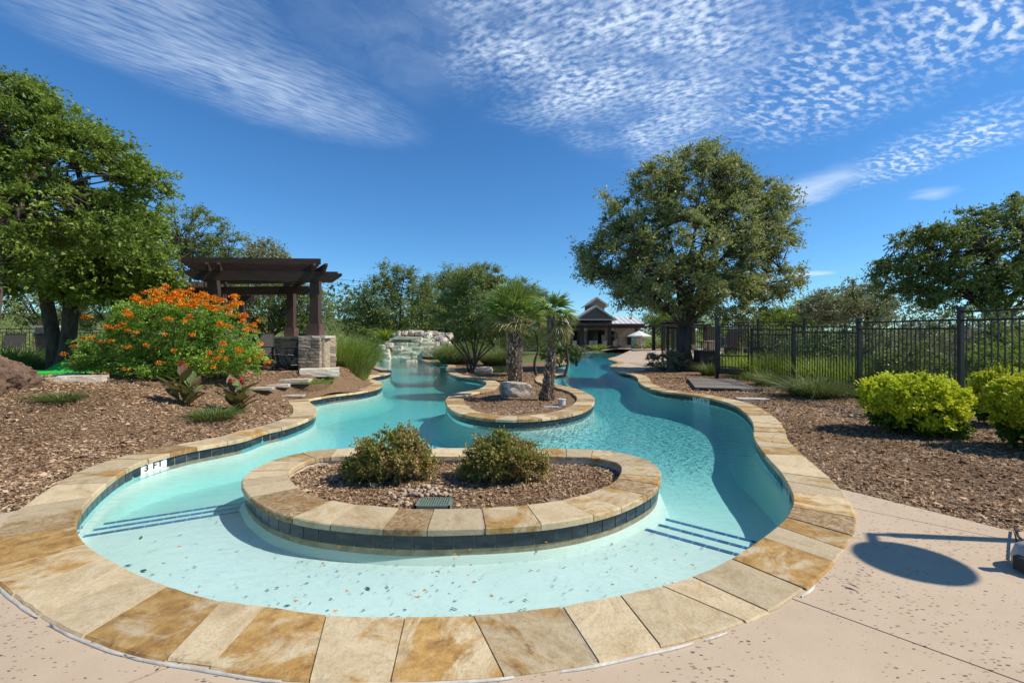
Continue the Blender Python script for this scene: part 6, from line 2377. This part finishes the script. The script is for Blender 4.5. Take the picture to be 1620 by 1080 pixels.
def glazed(a, b_, zb, zt, panes, d=CD, name='window'):
    w_ = MB().box(((a + b_) / 2, d - 0.02, (zb + zt) / 2), (b_ - a, 0.12, zt - zb)).obj(name, M['wood_dark'], club)
    for k in range(panes):
        pw = (b_ - a - 0.1) / panes
        o = MB().box((a + 0.05 + pw * (k + .5), d - 0.09, (zb + zt) / 2), (pw * .88, 0.03, zt - zb - 0.2)).obj('pane', M['glass_dark'], None)
        for v_ in o.data.vertices:
            v_.co -= club.location
        o.parent = w_


glazed(cx_(930), cx_(956), 0.55, 2.9, 4, name='glass_door')
glazed(cx_(901.5), cx_(916.5), 0.9, 2.8, 2)
glazed(cx_(966), cx_(972), 0.6, 2.8, 1)
glazed(cx_(992.5), cx_(999.5), 0.9, 2.3, 1)
MB().box((cx_(954), CD - 0.4, 1.3), (0.55, 0.35, 1.9)).obj('pillar', M['club_stone'], club)
# main roof with standing seams
rx0, rx1 = cx_(790), cx_(1022)
zE, zR = cz_(516.5, 61.0), cz_(500.8, 67.5)
MB().add([(rx0, 61.0, zE), (rx1, 61.0, zE), (rx1, 67.5, zR), (rx0, 67.5, zR), (rx0, 61.0, zE - .14), (rx1, 61.0, zE - .14), (rx1, 67.5, zR - .14), (rx0, 67.5, zR - .14)],
         [(0, 1, 2, 3), (7, 6, 5, 4), (0, 4, 5, 1), (1, 5, 6, 2), (2, 6, 7, 3), (3, 7, 4, 0)]).obj('roof', M['roof_metal'], club)
MB().box(((rx0 + rx1) / 2, 67.8, (zR + 0) / 2), (rx1 - rx0, 0.5, zR - 0.2)).obj('back_wall', M['siding'], club)
x = rx0 + 0.3
while x < rx1:
    MB().bar((x, 61.0, zE + 0.03), (x, 67.5, zR + 0.03), 0.035, 0.05).obj('seam', M['roof_metal'], club)
    x += 0.72
MB().box(((rx0 + rx1) / 2, 60.95, zE - 0.06), (rx1 - rx0, 0.06, 0.2)).obj('gutter', M['trim'], club)


def gable(xl, xr, xa, zb, za, yf, depth, wall_lo, name):
    """triangular gable face with overhanging rake boards and roof planes"""
    MB().extrude_y([(xl + .35, zb), (xr - .35, zb), (xa, za - 0.3)], yf + 0.25, yf + depth - .1).obj('gable_wall', M['siding'], club)
    if wall_lo is not None:
        MB().box(((wall_lo[0] + wall_lo[1]) / 2, yf + depth / 2 + .3, (wall_lo[2] + zb) / 2), (wall_lo[1] - wall_lo[0], depth - 0.6, zb - wall_lo[2])).obj('gable_wall', M['siding'], club)
    for (xe, s) in ((xl, 1), (xr, -1)):
        t = 0.16
        MB().extrude_y([(xe, zb - .05), (xa, za), (xa, za - t * 1.2), (xe + s * t * .2, zb - .05 - t)], yf, yf + depth).obj('roof_plane', M['roof_metal'], club)
        MB().extrude_y([(xe - s * .02, zb - .09), (xa, za - .03), (xa, za - .30), (xe + s * .30, zb - .09)], yf - .06, yf - .005).obj('rake_board', M['trim'], club)


gable(cx_(909, 61.5), cx_(976, 61.5), cx_(943.5, 61.5), cz_(504.5, 61.5), cz_(482.5, 61.5), 61.5, 5.5, None, 'gable')
MB().box((cx_(943, 61.4), 61.35, cz_(505.6, 61.4)), (cx_(972) - cx_(912), 0.15, 0.16)).obj('trim_board', M['trim'], club)
gable(cx_(926, 66), cx_(964, 66), cx_(944.5, 66), cz_(482.5, 66), cz_(469, 66), 66.0, 4.0, (cx_(932, 66), cx_(957.5, 66), cz_(503, 66)), 'tower')
# porch
PD = 58.6
for px in (921.5, 964, 1007):
    MB().box((cx_(px, PD), PD, 1.75), (0.38, 0.38, 3.0)).obj('porch_post', M['wood_post'], club)
    MB().box((cx_(px, PD), PD, 0.55), (0.52, 0.52, 0.7)).obj('post_base', M['cap_wood'], club)
MB().box((cx_(962, PD), PD - .22, cz_(517, PD)), (cx_(1018) - cx_(903), 0.1, 0.32)).obj('porch_beam', M['wood_dark'], club)
MB().box((cx_(962, PD), PD + .22, cz_(517, PD)), (cx_(1018) - cx_(903), 0.1, 0.32)).obj('porch_beam', M['wood_dark'], club)
for k in range(36):
    px = 897 + k * (1017 - 897) / 35
    MB().box((cx_(px, PD), PD + .9, cz_(513.6, PD)), (0.09, 3.6, 0.24)).obj('rafter', M['cap_wood'], club)
for px in (925.5, 969):
    MB().box((cx_(px, PD), PD - 0.1, cz_(521, PD)), (0.3, 0.2, 0.34)).obj('porch_lamp', M['trim'], club)
MB().box((cx_(950), 60.6, 0.22), (cx_(1030) - cx_(870), 4.6, 0.40)).obj('porch_floor', M['concrete_plain'], club)

for i, px in enumerate((935, 940.5, 956, 973, 908)):
    d_ = 57.4
    rocker(['pale lounge chair at the left of the clubhouse doors', 'pale lounge chair in front of the clubhouse doors', 'pale lounge chair just left of the middle porch post', 'pale lounge chair right of the middle porch post', 'pale lounge chair by the left porch post'][i],
           (px - CX) / F * d_, d_, 0.42, R([175, 190, 180, 170, 185][i]), 'lounge chairs on the clubhouse porch', light=True)
for (px, lb, sd_, rx_) in ((946, 'spiky yellow green agave before the clubhouse doors', 1, 9),):
    d_ = 55.8
    grass_clump('agave_plant', lb, ((px - CX) / F * d_, d_, 0.25), 0.25, 90, 1.0, 0.16, 480, 'grass_lawn', droop=0.5, spread=1.0)
for k in range(10):
    px = 905 + k * 11.5
    if 940 < px < 952:
        continue
    d_ = 57.3
    bush('hedge_shrub', 'low dark bedding shrub %s along the foot of the clubhouse porch' % ['at the far left end', 'second from the left end', 'third from the left end', 'just left of the agave', '', 'just right of the agave', 'under the middle post', 'past the middle porch post', 'by the stone wall', 'by the right porch post'][k], 'shrub', ((px - CX) / F * d_, d_, 0.0), [((px - CX) / F * d_, d_, 0.22, .55, .3, .26)], 18, .16, .07, 8, 9, 481 + k, 'leaf_grey', 'low bedding shrubs before the porch', 5)
M['leaf_croton'] = leaf_mat('croton_leaves', [(0.08, 0.05, 0.01), (0.30, 0.22, 0.02), (0.50, 0.36, 0.03), (0.40, 0.07, 0.02)], 0.25)
for k in range(6):
    px = 1006 + k * 9.6
    d_ = 55.5
    hz = (0.50, .46, .42, .48, .52, .45)[k]
    bush('croton_shrub', ['first yellow and red croton of the row, nearest the porch post', 'second croton of the row from the porch post', 'third croton of the row, a little lower', 'fourth croton of the row from the porch post', 'fifth croton of the row, the tallest', 'last croton of the row, nearest the notice board'][k], 'shrub', ((px - CX) / F * d_, d_, 0.0), [((px - CX) / F * d_, d_, hz, .46, .4, hz)], 30, .22, .13, 8, 7, 500 + k, 'leaf_croton', 'crotons in a row beside the terrace', 5)
tag(MB().box((cx_(868), 57.5, 0.6), (0.8, 0.8, 1.1)).box((cx_(868), 57.5, 1.18), (0.95, 0.95, 0.08)).obj('litter_bin', M['cap_wood']), 'brown square bin near the far left end of the porch', 'bin')


def parasol(label, x, y, z, r, h, mat='canvas'):
    root = empty('parasol', (x, y, z), label, 'parasol')
    MB().tube([(0, 0, 0.05), (0, 0, h)], 0.025, 8).obj('pole', M['chair_metal'], root, world=False)
    MB().tube([(0, 0, 0), (0, 0, 0.08)], [0.28, 0.24], 14).obj('base', M['chair_metal'], root, world=False)
    n = 8
    top = (0, 0, h + 0.02)
    vs = [top]
    for k in range(n):
        a = 2 * math.pi * k / n
        vs.append((r * math.cos(a), r * math.sin(a), h - 0.62))
    for k in range(n):
        a = 2 * math.pi * k / n
        vs.append((r * math.cos(a), r * math.sin(a), h - 0.74))
    vs.append((0, 0, h - 0.03))
    fs = [(0, 1 + k, 1 + (k + 1) % n) for k in range(n)] + [(1 + k, 9 + k, 9 + (k + 1) % n, 1 + (k + 1) % n) for k in range(n)] + [(17, 9 + (k + 1) % n, 9 + k) for k in range(n)]
    MB().add(vs, fs).obj('canopy', M[mat], root, world=False)
    for k in range(n):
        a = 2 * math.pi * k / n
        MB().bar((0, 0, h - 0.06), (r * .97 * math.cos(a), r * .97 * math.sin(a), h - 0.76), 0.02, 0.02).obj('rib', M['chair_metal'], root, world=False)
    return root


parasol('open cream parasol standing before the right porch post', (1011 - CX) / F * 56.5, 56.5, 0.1, 1.5, 2.62)
x, y = (1009 - CX) / F * 57.3, 57.3
tc_ = empty('towel_cart', (x, y, 0.1), 'teal and white draped cart under the cream parasol', 'cart')
MB().box((0, 0, .25), (1.5, .8, .12)).obj('tray', M['chair_metal'], tc_, world=False)
for k in range(6):
    MB().box((-.66 + k * .265, 0, 1.0), (.235, .6 - .05 * (k % 2), 1.42)).obj('drape', M['teal_cloth'] if k in (0, 1, 5) else M['canvas'], tc_, world=False)
MB().tube([(-.8, 0, 1.72), (0, 0, 1.86), (.8, 0, 1.72)], 0.05, 8).obj('hood', M['canvas'], tc_, world=False)

# small seated figure in red at the left of the porch
pd_ = (901 - CX) / F * 57.0
ps = empty('person', (pd_, 57.0, 0.42), 'person with dark hair in red clothing sitting at the far left of the porch', 'person')
sk = bpy.data.meshes.new('body')
jo = [(0, 0, .16), (0, .02, .38), (0, .02, .56), (0, .01, .66), (0, 0, .78), (.16, .02, .56), (.24, -.08, .34), (.16, -.22, .26), (-.16, .02, .56), (-.24, -.08, .34), (-.16, -.22, .26),
      (.10, -.05, .14), (.16, -.42, .30), (.15, -.62, .04), (-.10, -.05, .14), (-.16, -.42, .30), (-.15, -.62, .04), (.15, -.72, .04), (-.15, -.72, .04)]
sk.from_pydata(jo, [(0, 1), (1, 2), (2, 3), (3, 4), (2, 5), (5, 6), (6, 7), (2, 8), (8, 9), (9, 10), (0, 11), (11, 12), (12, 13), (0, 14), (14, 15), (15, 16), (13, 17), (16, 18)], [])
bo_ = link(bpy.data.objects.new('body', sk), ps)
md = bo_.modifiers.new('skin', 'SKIN')
rad_ = [.16, .13, .15, .055, .10, .055, .042, .035, .055, .042, .035, .085, .06, .045, .085, .06, .045, .03, .03]
for i, r_ in enumerate(rad_):
    sk.skin_vertices[0].data[i].radius = (r_, r_)
sk.skin_vertices[0].data[0].use_root = True
sd_m = bo_.modifiers.new('sub', 'SUBSURF')
sd_m.levels = sd_m.render_levels = 1
sk.materials.append(M['skin'])
MB().tube([(0, 0.0, .10), (0, .01, .2), (0, .02, .40), (0, .02, .56), (0, .015, .60)], [.19, .18, .155, .17, .08], 12).obj('clothing', M['red_cloth'], ps, world=False, smooth=True)
hm = rock_mesh('hair', 'hair', 5, 3, 0.03, 0.15)
shared('hair', hm, ps, (0, .03, .82), (0, 0, 0), (.23, .25, .25))

# ================================================================== raised terrace on the right with its shelter, screens and loungers
sh = empty('shade_shelter', (16.5, 48, 0.5), 'brown flat roofed timber shelter left of the terrace loungers', 'shelter')
for px in (1046, 1062, 1086, 1112):
    for d_ in (46.5, 49.5):
        MB().box(((px - CX) / F * 47, d_, 1.75), (0.3, 0.3, 2.6)).obj('post', M['wood_post'], sh)
MB().box(((1078 - CX) / F * 47, 48, 3.05), (5.2, 4.2, 0.22)).obj('roof', M['wood_dark'], sh)
MB().box(((1084 - CX) / F * 47, 48, 3.38), (3.6, 3.4, 0.16)).obj('upper_roof', M['wood_dark'], sh)
for k in range(5):
    MB().box(((1092 + k * 5 - CX) / F * 47, 49.7, 1.7), (0.2, 0.08, 2.4)).obj('screen_board', M['wood_dark'], sh)


def screen(label, xa, ya, xb__, yb__, z0, z1):
    A, B = Vector((xa, ya, 0)), Vector((xb__, yb__, 0))
    r_ = empty('screen_fence', (xa, ya, z0), label, 'fence')
    L = (B - A).length
    n = int(L / 0.2)
    for k in range(n):
        p = A.lerp(B, (k + .5) / n)
        MB().box((p.x, p.y, (z0 + z1) / 2), (0.17, 0.03, z1 - z0), math.atan2((B - A).y, (B - A).x)).obj('board', M['wood_dark'], r_)
    for z_ in (z0 + .25, z1 - .2):
        d__ = (B - A).normalized()
        off = Vector((-d__.y, d__.x, 0)) * 0.05
        MB().bar(A + off + Vector((0, 0, z_)), B + off + Vector((0, 0, z_)), .05, .1).obj('rail', M['wood_dark'], r_)


screen('dark brown board screen behind the terrace loungers', (1118 - CX) / F * 44, 44, (1142 - CX) / F * 44, 44.2, 0.5, 2.75)
screen('long dark brown board screen seen through the gate pickets', (1150 - CX) / F * 36, 36, (1268 - CX) / F * 36, 36.5, 0.2, 2.25)


def lounger(label, x, y, z, rz, light=True):
    root = empty('sun_lounger', (x, y, z), label, 'sun lounger', 'loungers on the right terrace', rz=rz)
    fm_ = M['chair_metal'] if not light else M['sling_light']
    hw = .33
    sm = M['sling_light'] if light else M['sling']
    MB().add([(-hw, -.95, .36), (hw, -.95, .36), (hw, .35, .36), (-hw, .35, .36), (-hw, -.95, .34), (hw, -.95, .34), (hw, .35, .34), (-hw, .35, .34)],
             [(0, 1, 2, 3), (7, 6, 5, 4), (0, 4, 5, 1), (1, 5, 6, 2), (2, 6, 7, 3), (3, 7, 4, 0)]).obj('seat', sm, root, world=False)
    MB().add([(-hw, .35, .36), (hw, .35, .36), (hw, .80, .98), (-hw, .80, .98), (-hw, .37, .34), (hw, .37, .34), (hw, .82, .96), (-hw, .82, .96)],
             [(0, 1, 2, 3), (7, 6, 5, 4), (0, 4, 5, 1), (1, 5, 6, 2), (2, 6, 7, 3), (3, 7, 4, 0)]).obj('backrest', sm, root, world=False)
    for s in (-1, 1):
        MB().tube([(s * hw, -1.0, .34), (s * hw, .9, .34)], .018, 6).obj('side_rail', fm_, root, world=False)
        MB().tube([(s * hw, .8, .96), (s * hw, .6, .34)], .014, 6).obj('back_strut', fm_, root, world=False)
        for yy in (-.8, .7):
            MB().tube([(s * hw, yy, .34), (s * (hw + .02), yy + (.06 if yy > 0 else -.06), 0)], .018, 6).obj('leg', fm_, root, world=False)
        MB().tube([(s * (hw + .03), -.1, .55), (s * (hw + .03), .45, .55)], .016, 6).obj('armrest', fm_, root, world=False)
    return root


LG = [(1112, 40.0, 205, 'pale lounger nearest the oak trunk with its back raised'), (1119, 41.5, 160, 'second pale lounger from the oak trunk'), (1124, 42.0, 155, 'third pale lounger from the oak trunk'),
      (1129, 42.5, 155, 'fourth pale lounger from the oak trunk, before the board screen'), (1112, 33.5, 90, 'pale lounger lying across, above the litter bin'), (1150, 28.5, 170, 'lounger seen through the left part of the gate'),
      (1165, 29.0, 175, 'lounger seen through the middle of the gate'), (1180, 28.0, 190, 'lounger seen through the right part of the gate'), (1205, 27.0, 180, 'lounger behind the first fence panel beside the gate'),
      (1225, 26.5, 170, 'lounger farthest right behind the fence')]
for (px, d_, a, lb) in LG:
    x = (px - CX) / F * d_
    lounger(lb, x, d_, h1(x, d_) + 0.02, R(a), True if d_ > 30 else False)
for i, (px, d_) in enumerate(((1158, 25.0), (1192, 24.0), (1215, 23.5))):
    x = (px - CX) / F * d_
    t_ = empty('terrace_table', (x, d_, 0.0), ['round dark table seen through the gate', 'round dark table behind the gate\'s right post', 'round dark table behind the fence panel'][i], 'table')
    MB().tube([(0, 0, .70), (0, 0, .73)], [.55, .55], 20).obj('table_top', M['chair_metal'], t_, world=False)
    MB().tube([(0, 0, 0), (0, 0, .7)], .04, 8).obj('leg', M['chair_metal'], t_, world=False)
    for k in range(3):
        a = k * 2.1 + i
        rocker('dark sling chair %s the %s terrace table' % (['on the right of', 'beyond', 'in front of'][k], ['leftmost', 'middle', 'rightmost'][i]), x + .95 * math.cos(a), d_ + .95 * math.sin(a), 0.0, a - math.pi / 2, 'dark chairs round the terrace tables')

# low pale building far right
fb2 = empty('pavilion', (36, 70, 0.5), 'long low building with a pale flat roof seen over the gate', 'building')
xa, xb3 = (1138 - CX) / F * 70, (1200 - CX) / F * 70
MB().box(((xa + xb3) / 2, 73, 1.7), (xb3 - xa - .6, 5, 3.2)).obj('wall', M['trim'], fb2)
MB().box(((xa + xb3) / 2, 72.8, 3.45), (xb3 - xa, 6, 0.35)).obj('roof', M['roof_metal'], fb2)
for k in range(7):
    MB().box((xa + .8 + k * .8, 70.45, 1.7), (.5, .08, 1.6)).obj('window', M['glass_dark'], fb2)

# power lines far left
for i, (za, zb_) in enumerate(((18.6, 16.9), (17.4, 15.5), (17.0, 15.2))):
    p = []
    for k in range(13):
        t = k / 12
        p.append((-52 + 26 * t, 118 + i * .8, za + (zb_ - za) * t - 0.8 * 4 * t * (1 - t)))
    tag(MB().tube(p, 0.045, 4, False).obj('power_line', M['wire']), ['highest', 'middle', 'lowest'][i] + ' thin power line between the pergola and the oaks', 'power line', 'power lines')
for i, x in enumerate((-52, -26)):
    pl_ = empty('utility_pole', (x, 118.8, 0), ['wooden utility pole hidden behind the pergola', 'wooden utility pole behind the knobbly oak'][i], 'utility pole')
    MB().tube([(x, 118.8, 0), (x, 118.8, 18.8 if i == 0 else 17.1)], [.18, .13], 8).obj('pole', M['wood_post'], pl_)
    MB().box((x, 118.8, 17.2 if i == 0 else 15.6), (.12, 2.6, .14)).obj('crossarm', M['wood_post'], pl_)

# ================================================================== right edge: unseen heater, guessed and placed to cast the round shadow, and the cable-trailed base
SH = SUN.z / math.hypot(SUN.x, SUN.y)
dx, dy = SUN.x / math.hypot(SUN.x, SUN.y), SUN.y / math.hypot(SUN.x, SUN.y)
ctr = Vector((G(1432, 884, 0)[0], G(1432, 884, 0)[1], 0))
OFY = 0.42
hz = 2.12
hx, hy = ctr.x + dx * hz / SH, ctr.y + dy * hz / SH
ht_ = empty('unseen_shadow_caster', (hx, hy + OFY, 0), 'unseen guessed patio heater with a round dish on a short arm, added to cast the round deck shadow', 'patio heater')
MB().tube([(0, 0, 0), (0, 0, .62)], [.23, .21], 18).obj('base', M['steel'], ht_, world=False)
MB().tube([(0, 0, .62), (0, 0, 1.85)], .045, 12).obj('pole', M['steel'], ht_, world=False)
MB().tube([(0, 0, 1.83), (0, 0, 2.0), (0, -OFY * .6, 2.16), (0, -OFY, 2.2)], .03, 10).obj('arm', M['steel'], ht_, world=False)
MB().tube([(0, -OFY, 1.95), (0, -OFY, 2.08)], [.09, .11], 14).obj('burner', M['steel'], ht_, world=False)
MB().tube([(0, -OFY, 2.06), (0, -OFY, 2.10), (0, -OFY, 2.18)], [.30, .29, .05], 28).obj('reflector', M['steel'], ht_, world=False)
x, y = G(1655, 902, 0)
bs = empty('floor_weight', (x, y, 0), 'low rounded grey plastic weight at the right edge of the deck', 'weight')
MB().tube([(0, 0, 0), (0, 0, .05), (0, 0, .12), (0, 0, .16)], [.145, .15, .13, .07], 20).obj('body', M['plastic_grey'], bs, world=False, smooth=True)
MB().tube([(0, 0, .16), (0, 0, .34)], .03, 10).obj('collar', M['plastic_grey'], bs, world=False)
MB().box((-.155, .0, .045), (.05, .05, .08), 0.3).obj('clamp', M['bin'], bs, world=False)
p0, p1 = G(1606, 838, 0), G(1619, 884, 0)
MB().tube([(p0[0] - x, p0[1] - y, .02), ((p0[0] + p1[0]) / 2 - x - .005, (p0[1] + p1[1]) / 2 - y, .05), (p1[0] - x + .02, p1[1] - y, .10)], .008, 6).obj('strap', M['bin'], bs, world=False)
#@@REST
